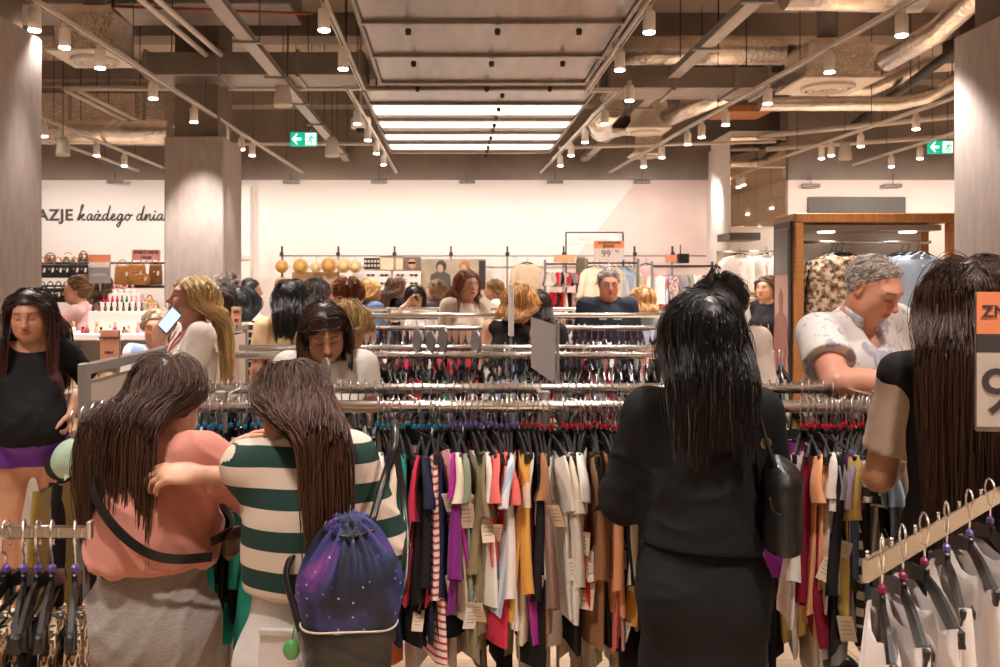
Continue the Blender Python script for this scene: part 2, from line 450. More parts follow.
struct(MB().box(((x0 + 9.1) / 2, 12.75, zt / 2), (9.1 - x0, .3, zt)).obj('wall_side_bay', M_pinkwall))
struct(MB().box(((x0 + 9.1) / 2, 12.75, (zt + 4.5) / 2), (9.1 - x0, .32, 4.5 - zt)).obj('trim_side_bulkhead', M_dark_upper))
# a recess in the wall beside the middle column
struct(MB().box((xz(247, 0, YB)[0] - .35, YB - .12, 1.6), (.9, .24, 3.15)).obj('wall_left_return', M_wall))
struct(MB().box((xz(250, 0, YB)[0] - .2, YB - .26, xz(0, 258, YB)[1]), (.5, .04, .06)).obj('trim_handrail', M_cream))
# columns
def column(name, xr, y0, y1, wd, ztop, lab):
    MB_ = MB().box((xr - wd / 2, (y0 + y1) / 2, ztop / 2), (wd, y1 - y0, ztop), bevel=.012)
    o = struct(MB_.obj(name, M_clad))
    q = MB().box((xr - wd / 2, (y0 + y1) / 2, (ztop + 4.5) / 2), (wd - .16, y1 - y0 - .16, 4.5 - ztop)).obj('trim_' + name, M_conc); struct(q)
column('pillar_left', -2.39, 4.52, 5.28, .75, 3.09, '')
column('pillar_middle', -2.2, 8.75, 9.5, .58, 3.10, '')
column('pillar_right', 2.93 + .75, 4.45, 5.24, .75, 3.09, '')
# mirror-clad pillar
ym = 11.9; xa, xb = xz(731, 0, ym)[0], xz(787, 0, ym)[0]; za = xz(0, 228, ym)[1]; zb = xz(0, 136, ym)[1]
struct(MB().box(((xa + xb) / 2, ym + .5, (zb + .1) / 2), (xb - xa - .02, .9, zb + .05)).obj('pillar_mirrored', M_wall))
t = thing('mirror_panel', 'tall mirror cladding on the pillar, reflecting the shop lights', 'mirror', ((xa + xb) / 2, ym + .04, za))
mm = mat('mirror_glass', (.85, .78, .7), .03, 1.0)
for i in range(2):
    MB().box((0, 0, (zb - za) * (.36 * i + .3 * (1 - i)) if False else ((zb - za) * (.33 if i == 0 else .83))), (xb - xa, .03, (zb - za) * (.64 if i == 0 else .33)), bevel=.006).obj('mirror', mm, t)
# ================================================================== wall lettering
M_ink = mat('dark_brown_lettering', (.075, .058, .05), .6)
lx, lz = xz(64, 215, YB - .02)
tx = thing('slogan_lettering', 'dark lettering on the white back wall reading OKAZJE każdego dnia', 'sign', (lx, YB - .012, lz))
px = YB / F
wd = lettering('word', 'OKAZJE', 15.6 * px, M_ink, tx, (0, 0, -.5 * px), align='RIGHT', extrude=.008, spacing=1.12, offset=.006)
wd.location.x = (72.5 - 64) * px
# monoline script drawn as strokes: x in letters' own pixels of the photograph, y up from the baseline
S = {
 'k': ([(0, 0), (2, 5), (4, 10), (5.5, 13.5), (4.8, 14.3), (3.8, 12), (3, 7), (1.8, 0), (2.6, 2.5), (4.5, 4.9), (6, 5.6), (6.2, 4.6), (4.4, 3.3), (3.4, 3.2), (4.6, 1.6), (5.8, .2), (7.6, 1)], 8.2),
 'a': ([(5.4, 4.9), (4, 5.8), (2, 4.6), (1, 2), (1.6, .2), (3.2, .6), (4.8, 3), (5.6, 5.4), (5, 2.4), (5.2, .4), (6.4, .3), (8, 1.6)], 7.6),
 'z': ([(0, 2), (1, 4.6), (2.2, 5.6), (3.4, 5), (5.6, 5.5), (4.2, 3.4), (2.2, 1), (1.4, .2), (3, .7), (5, .1), (7, 1)], 6.8),
 'd': ([(5.4, 4.9), (4, 5.8), (2, 4.6), (1, 2), (1.6, .2), (3.2, .6), (4.8, 3), (6.4, 8.5), (8, 13.6), (7, 10), (5.6, 4), (5.2, .8), (6.2, .2), (8, 1.6)], 7.8),
 'e': ([(0, 1.6), (2, 2.4), (4, 4), (4.2, 5.4), (3, 5.7), (1.7, 4), (1.4, 1.6), (2.4, .1), (4.2, .5), (6, 2)], 5.9),
 'g': ([(5.4, 4.9), (4, 5.8), (2, 4.6), (1, 2), (1.6, .2), (3.2, .6), (4.8, 3), (5.6, 5.4), (4.6, 1), (3.2, -4), (1.6, -6), (.4, -5), (1.2, -3), (4, -1), (7.6, 1.6)], 7.2),
 'o': ([(3.6, 5.6), (1.6, 4.4), (1, 2), (2, .2), (3.8, .6), (5.2, 3), (4.8, 5.2), (3.6, 5.6), (4.2, 4.6), (6.4, 4.6), (8, 5)], 7.4),
 'n': ([(0, 1.6), (1.6, 5.2), (2.2, 5.4), (1.6, 2.6), (1, .1), (2.4, 3), (4.6, 5.5), (5.6, 5), (5, 2), (5.2, .3), (6.4, .3), (8, 1.6)], 7.4),
 'i': ([(0, 1.4), (1.4, 3.6), (2.2, 5.5), (1.6, 2.4), (1.8, .4), (2.8, .3), (4.4, 1.6)], 3.9)}
def crom(P, n=5):
    P = [Vector((*p, 0)) for p in P]; P = [P[0] * 2 - P[1]] + P + [P[-1] * 2 - P[-2]]; out = []
    for i in range(1, len(P) - 2):
        for k in range(n):
            t = k / n; a, b, c, d = P[i - 1], P[i], P[i + 1], P[i + 2]
            out.append(.5 * (2 * b + (c - a) * t + (2 * a - 5 * b + 4 * c - d) * t * t + (3 * b - 3 * c + d - a) * t ** 3))
    return out + [P[-2]]
def script_word(word, xpix, ypix, scale, dots):
    mb = MB(); x = 0
    for ch in word:
        st, adv = S[ch]
        pts = [Vector(((xpix - 64 + (x + p.x) * scale) * px, -.004, (215 - ypix + p.y * scale) * px)) for p in crom(st)]
        mb.tube(pts, .0118, 5); 
        if ch in dots: 
            dx = 3.6 if ch == 'z' else 2.8; c = Vector(((xpix - 64 + (x + dx) * scale) * px, -.004, (215 - ypix + 8.2 * scale) * px)); mb.ball(c, .017, 8)
        x += adv
    return mb
script_word('każdego'.replace('ż', 'z'), 77, 220.3, 1.08, 'z').obj('word', M_ink, tx)
script_word('dnia', 135.5, 220.3, 1.08, 'i').obj('word', M_ink, tx)
# ================================================================== ceiling services
def beam(mb, a, b, w, h, bevel=0):
    a, b = Vector(a), Vector(b); d = b - a; r = math.atan2(d.y, d.x); mb.box((a + b) / 2, (d.length, w, h), rotm(0, 0, r), bevel); return mb
ZT = 3.3
def spot_light(p, e=62, size=1.75, blend=.55, tilt=(0, 0)):
    l = bpy.data.lights.new('spot_lamp', 'SPOT'); l.energy = e; l.color = WARM; l.spot_size = size; l.spot_blend = blend; l.shadow_soft_size = .06
    o = bpy.data.objects.new('spot_lamp', l); COL.objects.link(o); o.location = p; o.rotation_euler = (tilt[0], tilt[1], 0)
ORD = ['first', 'second', 'third', 'fourth', 'fifth', 'sixth', 'seventh', 'eighth', 'ninth', 'tenth', 'eleventh', 'twelfth', 'thirteenth']
SPOT0 = None
def spot(x, y, z, label):
    global SPOT0
    if SPOT0 is None:
        SPOT0 = t = thing('track_spotlight', label, 'spotlight', (x, y, z), 0, 'white cylinder spotlights on the ceiling tracks')
        m = MB().lathe([(.030, .0), (.034, -.002), (.036, -.01), (.036, -.120), (.033, -.121)], (0, 0, 0), 24); m.obj('lamp_body', M_whitep, t)
        MB().lathe([(.0335, -.116), (.0345, -.124), (.032, -.129), (.018, -.132), (0, -.133)], (0, 0, 0), 20).obj('lens', M_lamp, t)
        MB().box((0, 0, .017), (.03, .05, .034), bevel=.004).obj('track_adapter', M_whitep, t)
    else: dup(SPOT0, (x, y, z), 0, label)
def track(name, label, segs, spots, side, z=ZT):
    mb = MB(); t = thing(name, label, 'track', (segs[0][0], segs[0][1], z))
    for a, b in zip(segs[::2], segs[1::2]):
        m = MB(); A = Vector((a[0] - segs[0][0], a[1] - segs[0][1], 0)); B = Vector((b[0] - segs[0][0], b[1] - segs[0][1], 0))
        beam(m, A, B, .036, .034, .004); m.cur = 1; beam(m, A - Vector((0, 0, .0175)), B - Vector((0, 0, .0175)), .012, .002); m.obj('rail', [M_cream, M_darkm], t)
        n = max(2, int((B - A).length / 1.8))
        for i in range(n):
            p = A.lerp(B, (i + .4) / n); MB().tube([p + Vector((0, 0, .017)), p + Vector((0, 0, 4.5 - z))], .004, 5).obj('hanger_rod', M_darkm, t)
    for i, (x, y) in enumerate(spots):
        spot(x, y, z - .05, f'white cylinder spotlight, {ORD[i]} from the front on {side}')
        spot_light((x, y, z - .19))
def by_px(L, h=1.45): return [((x - CX) * (h * F / (HY - y)) / F, h * F / (HY - y)) for x, y in L]
def on(L, xs):   # keep the distance, sit on the rail
    return [(xs(p[1]), p[1]) for p in L]
def lin(a, b): return lambda y: a[0] + (b[0] - a[0]) * (y - a[1]) / (b[1] - a[1])
T1 = ((-2.44, 4.2), (-2.17, 13.2)); T2a = ((-.73, 3.6), (-.73, 7.55)); T2b = ((-.86, 7.5), (-.79, 13.2)); T3a = ((1.16, 3.6), (1.17, 7.65)); T3b = ((1.43, 7.6), (1.33, 13.2))
T4 = ((2.72, 4.2), (2.34, 13.2)); T5 = ((4.48, 6.8), (4.28, 12.3)); T6 = ((5.45, 9), (5.55, 12.4)); T7 = ((-4.03, 8.2), (-4.04, 13)); T8 = ((-4.6, 9), (-4.5, 13))
L = by_px([(47, 35), (73, 52), (110, 72), (162, 102), (201, 125), (231, 143), (247, 152), (262, 158)])
track('lighting_track', 'long cream lighting track running past the middle pillar', T1, on(L, lin(*T1)), 'the track left of the exit sign')
L = by_px([(329, 35), (349, 73), (357, 127), (368, 143), (377, 156), (385, 167)])
track('lighting_track', 'stepped cream lighting track along the left side of the steel ceiling rafts', (*T2a, *T2b), on(L[:2], lin(*T2a)) + on(L[2:], lin(*T2b)), 'the stepped track left of the steel rafts')
L = by_px([(643, 37), (612, 74), (611, 104), (590, 127), (572, 145), (558, 158), (547, 168)])
track('lighting_track', 'stepped cream lighting track along the right side of the steel ceiling rafts', (*T3a, *T3b), on(L[:2], lin(*T3a)) + on(L[2:], lin(*T3b)), 'the stepped track right of the steel rafts')
MB().box((-.8, 7.53, ZT), (.2, .036, .034)).obj('track_corner', M_cream); tag(bpy.data.objects['track_corner'], 'short cream cross piece joining the left stepped track', 'track')
o = MB().box((1.3, 7.62, ZT), (.3, .036, .034)).obj('track_corner', M_cream); tag(o, 'short cream cross piece joining the right stepped track', 'track')
L = by_px([(880, 40), (813, 76), (757, 107), (715, 128), (693, 140), (684, 147), (657, 160), (637, 169)])
track('lighting_track', 'long cream lighting track running under the foil ducts', T4, on(L, lin(*T4)), 'the long track under the foil ducts')
L = by_px([(947, 110), (881, 132), (831, 149), (804, 158), (790, 161)])
track('lighting_track', 'cream lighting track passing in front of the mirror pillar', T5, on(L, lin(*T5)), 'the track by the mirror pillar')
L = by_px([(915, 161), (872, 169)])
track('lighting_track', 'short cream lighting track beside the right exit sign', T6, on(L, lin(*T6)), 'the track by the right exit sign')
L = by_px([(66, 139), (82, 145), (121, 158), (152, 168)])
track('lighting_track', 'cream lighting track above the wall lettering', T7, on(L, lin(*T7)), 'the track above the wall lettering')
track('lighting_track', 'thin cream lighting track at the far left above the handbags', T8, [], '')
# lamps of the tracks before the picture's edge: the same tracks carry on over the front of the shop
for x, y, e in ((-2.5, 3.0, 100), (-.75, 3.0, 80), (1.15, 3.0, 80), (2.7, 3.0, 60), (-.75, 1.4, 90), (1.15, 1.4, 90), (-2.5, 1.4, 60), (2.7, 1.4, 50), (-.75, -.2, 80), (1.15, -.2, 80), (-.75, -1, 70), (1.15, -1, 70), (-2.5, -1, 50), (2.7, -1, 50), (-.75, -2.6, 60), (1.15, -2.6, 60), (1.15, -5.4, 150), (-2.5, -6.8, 150), (1.15, -9.6, 150), (2.7, -8.2, 150), (-2.5, -11, 100), (-5, 3, 60), (-5, 6, 60), (5.5, 3, 60), (6, 6, 60)):
    spot_light((x, y, 3.12), e)
for i, x in enumerate((-2.5, -.75, 1.15, 2.7)):
    track('lighting_track', f'cream lighting track over the front of the shop, {ORD[i]} from the left', [(x, -11.8), (x, 3.2)], [], '')
    for j, y in enumerate((-11, -9.6, -8.2, -6.8, -5.4, -4.0, -2.6, -1.0, -.2, 1.4, 3.0)): spot(x, y, ZT - .05, f'white cylinder spotlight over the front of the shop, {ORD[i]} track, {ORD[j]} from its start')
for i, (x, y0, y1) in enumerate(((4.4, -4, 6.4), (6.2, -8, 9.6), (7.9, -8, 9.6))):
    track('lighting_track', f'cream lighting track along the right side wall, {ORD[i]} from the pillar', [(x, y0), (x, y1)], [], '')
    for j in range(int((y1 - y0) / 1.4)): spot(x, y0 + .5 + 1.4 * j, ZT - .05, f'white cylinder spotlight by the right side wall, {ORD[i]} track, {ORD[j]} from its start')
for x, y in ((6.2, -4.7), (7.9, -1.9), (6.2, .9), (7.9, 3.7), (4.4, -.7), (7.9, 7.9)): spot_light((x, y, 3.1), 110)
# washer lights added to brighten the back wall and side bay, without lamp bodies
for x in (-6.2, -5, -3.6, -2.4, -1.2, 0, 1.2, 2.4, 3.4, 4.2):
    spot_light((x, 12.2, 3.15), 36, 2.1, .8, (.85, 0))
for x in (5, 6.2, 7.4): spot_light((x, 11.2, 3.15), 32, 2.1, .8, (.85, 0))
# one lamp throws a scallop on each pillar
spot_light((-2.25, 5.0, 2.98), 26, 1.15, .3, (0, -.25)); spot_light((-2.02, 8.9, 3.02), 26, 1.1, .3, (.1, -.2)); spot_light((-2.4, 8.35, 3.05), 22, 1.2, .5, (.3, 0))
# steel rafts
def raft(name, label, X0, X1, cuts, lights, z=3.42):
    y0, y1 = cuts[0], cuts[-1]; t = thing(name, label, 'ceiling raft', ((X0 + X1) / 2, (y0 + y1) / 2, z)); c = Vector(t.location); wx = X1 - X0
    for i, (a, b) in enumerate(zip(cuts[:-1], cuts[1:])):
        lit = i in lights; m = MB()
        m.box((0, (a + b) / 2 - c.y, .03 if lit else 0.012), (wx, b - a - .02, .03), bevel=.005)
        if not lit: m.box((0, (a + b) / 2 - c.y, -.006), (wx - .04, b - a - .07, .012), bevel=.005); m.box((0, b - c.y - .06, -.02), (wx, .05, .03), bevel=.006)
        if lit: m.cur = 1; m.box((0, (a + b) / 2 - c.y, -.012), (wx - .06, (b - a) * .72, .06), bevel=.01)  # glow put into the strips for bright wall reflections in the steel
        m.obj('reflection_strip' if lit else 'steel_panel', [M_steel, M_reflect], t)
    for i, y in enumerate(cuts):
        m = MB().box((0, y - c.y, .0), (wx + .05, .03, .03), bevel=.006); m.obj('crossbar', M_duct, t)
        for sx in ((-.32, .02, .33) if not lights else (.1,)): MB().lathe([(.018, -.045), (.022, -.06), (.018, -.085), (0, -.09)], (sx * wx, y - c.y, 0), 10).obj('bolt_cap', M_darkm, t)
    for sx in (-1, 1):
        MB().box((sx * wx / 2, 0, .01), (.03, y1 - y0, .08), bevel=.005).obj('edge_rail', M_duct, t)
        for k in (.1, .5, .9): MB().tube([(sx * wx * .46, (y0 - c.y) + (y1 - y0) * k, .04), (sx * wx * .46, (y0 - c.y) + (y1 - y0) * k, 4.5 - z)], .005, 5).obj('hanger_rod', M_darkm, t)
raft('ceiling_raft', 'brushed steel ceiling raft of wide unlit panels overhead', -.60, 1.17, [4.2, 5.2, 6.06, 6.94, 7.84], ())
raft('ceiling_raft', 'long steel ceiling raft with glowing reflection strips before the back wall', -.80, 1.34, [8.3, 8.95, 9.42, 9.84, 10.17, 10.68, 11.0, 11.42, 11.78, 12.2], (1, 3, 5, 7), 3.46)
def pipe(name, label, cat, pts, r, m, n=12, hang=True):
    t = thing(name, label, cat, pts[0]); q = [Vector(p) - Vector(pts[0]) for p in pts]
    MB().tube(q, r, n).obj('run', m, t)
    if hang:
        for a, b in zip(q[:-1], q[1:]):
            k = max(1, int((b - a).length / 1.5))
            for i in range(k):
                p = a.lerp(b, (i + .5) / k); zz = 4.5 - pts[0][2]
                MB().tube([(p.x, p.y, p.z + r * .9), (p.x, p.y, zz)], .005, 5).obj('hanger_rod', M_darkm, t)
    return t
# wide cable trays left and right
def tray(label, x, y0, y1, z, wdt=.10):
    t = thing('cable_tray', label, 'cable tray', (x, y0, z)); L_ = y1 - y0
    m = MB().box((0, L_ / 2, 0), (wdt, L_, .012)); 
    for sx in (-1, 1): m.box((sx * wdt / 2, L_ / 2, .025), (.01, L_, .06))
    m.obj('channel', mat('tray_grey', (.42, .385, .36), .45, .4), t)
    for i, (dx, rr) in enumerate(((-.03, .014), (.015, .018), (.045, .012))): MB().tube([(dx, 0, .02), (dx, L_, .02)], rr, 6).obj('cable', M_darkm if i else M_cream, t)
    for k in range(int(L_ / 1.2)): MB().box((0, .6 + 1.2 * k, -.012), (wdt + .12, .04, .02)).obj('bracket', M_greym, t); MB().tube([(wdt / 2 + .05, .6 + 1.2 * k, 0), (wdt / 2 + .05, .6 + 1.2 * k, 4.5 - z)], .005, 5).obj('hanger_rod', M_darkm, t)
tray('wide cream cable tray above the left exit sign', -1.58, 5.2, 13.8, 3.55); tray('wide cream cable tray to the right of the bright-striped steel raft', 2.05, 4.2, 13.8, 3.55)
# sheet metal ducts
def duct(label, c, s, m=None, flanges=(), name='air_duct'):
    t = thing(name, label, 'duct', c); MB().box((0, 0, 0), s, bevel=.01).obj('casing', m or M_duct, t)
    ax = 0 if s[0] > s[1] else 1
    for f in flanges:
        p = [0, 0, 0]; p[ax] = (f - .5) * s[ax]; q = [s[0] + .04, s[1] + .04, s[2] + .04]; q[ax] = .035; MB().box(p, q, bevel=.004).obj('flange', M_greym, t)
    for f in (.1, .9):
        p = [0, 0, 0]; p[ax] = (f - .5) * s[ax]; MB().tube([(p[0], p[1], s[2] / 2 - .002), (p[0], p[1], 4.5 - c[2])], .006, 5).obj('hanger_rod', M_darkm, t)
    return t
duct('grey rectangular air duct crossing left of the steel raft', (-1.85, 8.7, 3.73), (2.1, .5, .22), None, (.02, .35, .7, .98))
duct('grey rectangular air duct crossing right of the steel raft', (2.2, 8.5, 3.55), (1.5, .5, .2), None, (.02, .4, .78, .98))
duct('large dark steel air duct above the front left', (-2.9, 7.6, 4.1), (3.2, .6, .35), None, (.2, .5, .8))
duct('large grey air duct above the far left', (-4.9, 11.9, 3.95), (2.4, .6, .36), M_foil, (.1, .5, .9))
duct('dark air duct high above the mirror pillar', (3.6, 11.0, 4.2), (1.2, 1.6, .3), M_darkm, (.1, .5, .9))
duct('wide dark air duct over the right side of the shop', (5.6, 8.0, 4.15), (.6, 3.4, .22), M_darkm, (.1, .5, .9))
pipe('foil_duct', 'fat foil wrapped duct crossing high behind the right track', 'duct', [(1.75, 9.2, 4.05), (3.4, 9.2, 4.05)], .15, M_foil, 20)
pipe('foil_duct', 'broad foil wrapped duct at the top right', 'duct', [(2.35, 6.3, 3.75), (3.3, 6.3, 3.73)], .17, M_foil, 20)
pipe('foil_duct', 'foil wrapped flexible duct slanting to the right pillar', 'duct', [(3.75, 7.75, 3.58), (3.9, 7.2, 3.68), (3.86, 6.6, 3.78), (3.75, 5.5, 3.85)], .095, M_foil, 16)
pipe('foil_duct', 'pale foil pipe bending up towards the right pillar', 'duct', [(3.3, 9.6, 3.58), (4.75, 9.6, 3.58), (5.0, 9.45, 3.62), (5.35, 9.1, 3.85)], .075, M_foil, 16)
pipe('foil_duct', 'second foil pipe stepping up behind the first', 'duct', [(3.9, 10.3, 3.9), (4.8, 10.3, 3.9), (5.3, 10.0, 4.1), (6, 9.8, 4.1)], .09, M_foil, 16)
pipe('foil_duct', 'long shiny foil duct hanging above the left of the shop', 'duct', [(-5.4, 10.6, 3.45), (-3.3, 10.6, 3.45)], .14, M_foil, 18)
pipe('foil_duct', 'short foil duct across the top left corner of the steel raft', 'duct', [(-1.9, 6.0, 4.05), (-.7, 6.0, 4.05)], .17, M_foil, 18)
pipe('foil_duct', 'crumpled foil duct elbow right of the bright-striped raft', 'duct', [(1.62, 9.0, 3.44), (1.55, 9.3, 3.36), (1.66, 9.9, 3.36), (2.0, 10.3, 3.5)], .13, M_foil, 16)
pipe('foil_duct', 'straight foil duct running to the ceiling cassette', 'duct', [(2.35, 10.2, 3.5), (2.75, 8.9, 3.56)], .10, M_foil, 16)
pipe('pipe', 'paired cream pipe on the left of two running overhead', 'pipe', [(-2.36, 5.8, 3.8), (-2.28, 8.4, 3.8)], .025, M_cream)
pipe('pipe', 'paired cream pipe on the right of two running overhead', 'pipe', [(-2.24, 5.8, 3.8), (-2.14, 8.4, 3.8)], .025, M_cream)
pipe('pipe', 'cream pipe frame edge slanting above the wall lettering', 'pipe', [(-3.95, 9.2, 3.65), (-3.92, 12.6, 3.65)], .022, M_cream)
pipe('pipe', 'inner cream pipe beside the frame edge pipe', 'pipe', [(-3.82, 9.2, 3.65), (-3.79, 12.6, 3.65)], .022, M_cream)
pipe('pipe', 'horizontal cream pipe crossing under the grey duct', 'pipe', [(-3.95, 9.25, 3.67), (-.9, 9.25, 3.67)], .026, M_cream)
pipe('pipe', 'horizontal cream pipe high above the left track', 'pipe', [(-2.6, 7.0, 4.05), (-.7, 7.0, 4.05)], .03, M_cream)
pipe('pipe', 'thin red sprinkler pipe above the left of the shop', 'pipe', [(-2.7, 7.2, 3.88), (-1.1, 7.2, 3.82)], .012, mat('red_pipe', (.35, .06, .03), .5))
pipe('pipe', 'black pipe dropping from the soffit at the left', 'pipe', [(-2.55, 6.9, 4.48), (-2.55, 6.9, 3.95), (-2.6, 6.9, 3.7)], .016, M_black, hang=False)
pipe('pipe', 'thin cream pipe low across the left rear', 'pipe', [(-4.4, 11.8, 3.5), (-1.0, 11.8, 3.5)], .022, M_cream)
pipe('pipe', 'thin cream pipe across the rear right of the raft', 'pipe', [(1.4, 11.6, 3.42), (4.2, 11.6, 3.5)], .022, M_cream)
pipe('pipe', 'dark pipe running back to the right pillar', 'pipe', [(5.4, 12.0, 3.8), (4.5, 7.0, 3.9)], .05, M_darkm)
pipe('pipe', 'pale pipe behind the right exit sign', 'pipe', [(6.6, 11.8, 3.6), (4.2, 11.9, 3.45)], .03, M_cream)
pipe('pipe', 'pale pipe slanting above the right exit sign', 'pipe', [(6.8, 10.8, 3.75), (4.1, 11.9, 3.62)], .035, M_cream)
for i, (y, lab) in enumerate(((7.2, 'front'), (9.6, 'middle'), (11.6, 'rear'), (13.2, 'wall'))):
    o = MB().box((.8, y, 4.38), (16.5, .35, .24)).obj(f'trim_ceiling_beam_{lab}', M_dark_upper); struct(o)
# ceiling cassettes
def cassette(label, x, y, z, s):
    t = thing('ceiling_cassette', label, 'air conditioner', (x, y, z))
    m = MB(); m.loft([[Vector((sx * a, sy * a, h)) for sx, sy in ((-1, -1), (1, -1), (1, 1), (-1, 1))] for a, h in ((s * .5, 0), (s * .5, .04), (s * .44, .05), (s * .44, .28), (s * .36, .34))], smooth=False); m.obj('housing', M_foil, t)
    MB().box((0, 0, -.012), (s * 1.08, s * 1.08, .024), bevel=.008).obj('grille', M_cream, t)
    m = MB()
    for r in (.36, .27, .18): m.lathe([(s * r, -.02), (s * r, -.05), (s * (r - .06), -.055), (s * (r - .06), -.02)], (0, 0, 0), 28)
    for k in range(4): m.box((0, 0, -.04), (s * .66, .012, .02), rotm(0, 0, k * PI / 4))
    m.obj('diffuser', M_cream, t)
    MB().tube([(0, 0, .3), (0, 0, 4.48 - z)], .09, 14).obj('neck', M_duct, t)
cassette('boxy steel ceiling cassette with round diffuser near the left pillar', -2.72, 6.9, 3.4, .5); cassette('large foil wrapped ceiling cassette with round diffuser at upper right', 3.25, 7.75, 3.38, .62)
cassette('foil wrapped ceiling cassette beside the bright-striped steel raft', 2.2, 10.15, 3.4, .46); cassette('small far ceiling cassette in front of the bulkhead', 2.65, 12.2, 3.42, .4)
# cone speakers, dome camera, exit signs
def cone_speaker(label, x, y, z, s=.2):
    t = thing('cone_speaker', label, 'speaker', (x, y, z)); MB().lathe([(.02, s * 1.3), (s * .22, s * 1.28), (s * .34, s * 1.1), (s * .46, s * .35), (s * .47, .02), (s * .43, 0), (s * .40, .02)], n=24).obj('shade', M_cream, t)
    MB().tube([(0, 0, s * 1.25), (0, 0, 4.48 - z)], .005, 5).obj('cord', M_darkm, t)
for lab, px_, py_, d_, s_ in (('cream cone speaker left of the middle pillar', 63, 156, 9.2, .15), ('big cream cone speaker under the left cable tray', 283, 107, 8.6, .19), ('cream cone speaker right of the left exit sign', 332, 157, 11, .19), ('cream cone speaker near the right exit sign', 845, 160, 11, .17)):
    x, z = xz(px_, py_, d_); cone_speaker(lab, x, d_, z, s_)
x, z = xz(361, 128, 9.4); t = thing('dome_camera', 'white dome security camera under the left stepped track', 'camera', (x, 9.4, z))
MB().lathe([(.02, .12), (.09, .11), (.105, .09), (.105, .0), (.085, -.01)], n=24).obj('housing', M_whitep, t); MB().ball((0, 0, -.01), (.062, .062, .065), 16).obj('dome', M_black, t); MB().tube([(0, 0, .1), (0, 0, 4.5 - z)], .012, 6).obj('stem', M_cream, t)
M_exit = mat('exit_green', (.0, .26, .16), .4, emit=.4, ecol=(.0, .50, .30)); M_exitw = mat('exit_white', (.8, .95, .9), .4, emit=.5, ecol=(.85, 1, .95))
def exit_sign(label, px_, py_, d_, w_):
    x, z = xz(px_, py_, d_); t = thing('exit_sign', label, 'exit sign', (x, d_, z)); h_ = w_ * .52
    MB().box((0, .02, 0), (w_, .04, h_), bevel=.006).obj('housing', M_exit, t)
    MB().box((w_ * .27, -.002, 0), (w_ * .40, .006, h_ * .86), bevel=.001).obj('lit_panel', M_exitw, t)
    a = [(-.44, 0), (-.27, .2), (-.2, .2), (-.31, .055), (-.08, .055), (-.08, -.055), (-.31, -.055), (-.2, -.2), (-.27, -.2)]
    MB().prism([(p * w_, q * w_) for p, q in a], ((0, -.001, 0), (1, 0, 0), (0, 0, 1), (0, -1, 0)), .004).obj('arrow', M_exitw, t)
    m = MB(); o = w_
    for l in ([(.33, .1), (.26, -.02)], [(.26, -.02), (.33, -.1), (.28, -.19)], [(.26, -.02), (.2, -.1), (.14, -.12)], [(.31, .08), (.23, .07), (.2, .0)], [(.32, .07), (.38, .02), (.41, .05)]):
        m.tube([(p * o, -.007, q * o) for p, q in l], .026 * o, 6)
    m.ball((.35 * o, -.007, .16 * o), .034 * o, 8); m.obj('running_figure', M_exit, t)
    for sx in (-.3, .3): MB().tube([(sx * w_, .02, h_ / 2), (sx * w_, .02, 4.5 - z)], .004, 5).obj('hanger_rod', M_darkm, t)
exit_sign('green exit sign with white arrow hanging beside the left cable tray', 303.5, 139, 10.5, .31); exit_sign('green exit sign with white arrow beside the right pillar', 941, 147, 10.5, .29)
# dark slotted air vents along the top of the walls
v0 = None
for i, (px_, d_, nb) in enumerate(((115, 13.7, 'above the wall lettering'), (291, 13.9, 'first to the right of the middle pillar'), (379, 13.9, 'second to the right of the middle pillar'), (467, 13.9, 'third to the right of the middle pillar'), (555, 13.9, 'fourth to the right of the middle pillar'), (642, 13.9, 'above the pink wall area'), (811, 12.5, 'left one above the grey header'), (893, 12.5, 'right one above the grey header'))):
    x, z = xz(px_, 182 if px_ < 700 else 185.5, d_)
    lab = 'dark slotted air vent high on the wall, ' + nb
    if v0 is None:
        v0 = thing('air_vent', lab, 'vent', (x, d_, z), 0, 'slotted air vents along the top of the walls'); MB().box((0, 0, 0), (.25, .05, .05), bevel=.006).obj('frame', M_greym, v0)
        m = MB(); [m.box((0, -.026, -.014 + .014 * k), (.23, .006, .005)) for k in range(3)]; m.obj('slats', M_darkm, v0); MB().tube([(0, .0, .02), (0, 0, .16)], .005, 5).obj('bracket', M_darkm, v0)
    else: dup(v0, (x, d_, z), 0, lab)
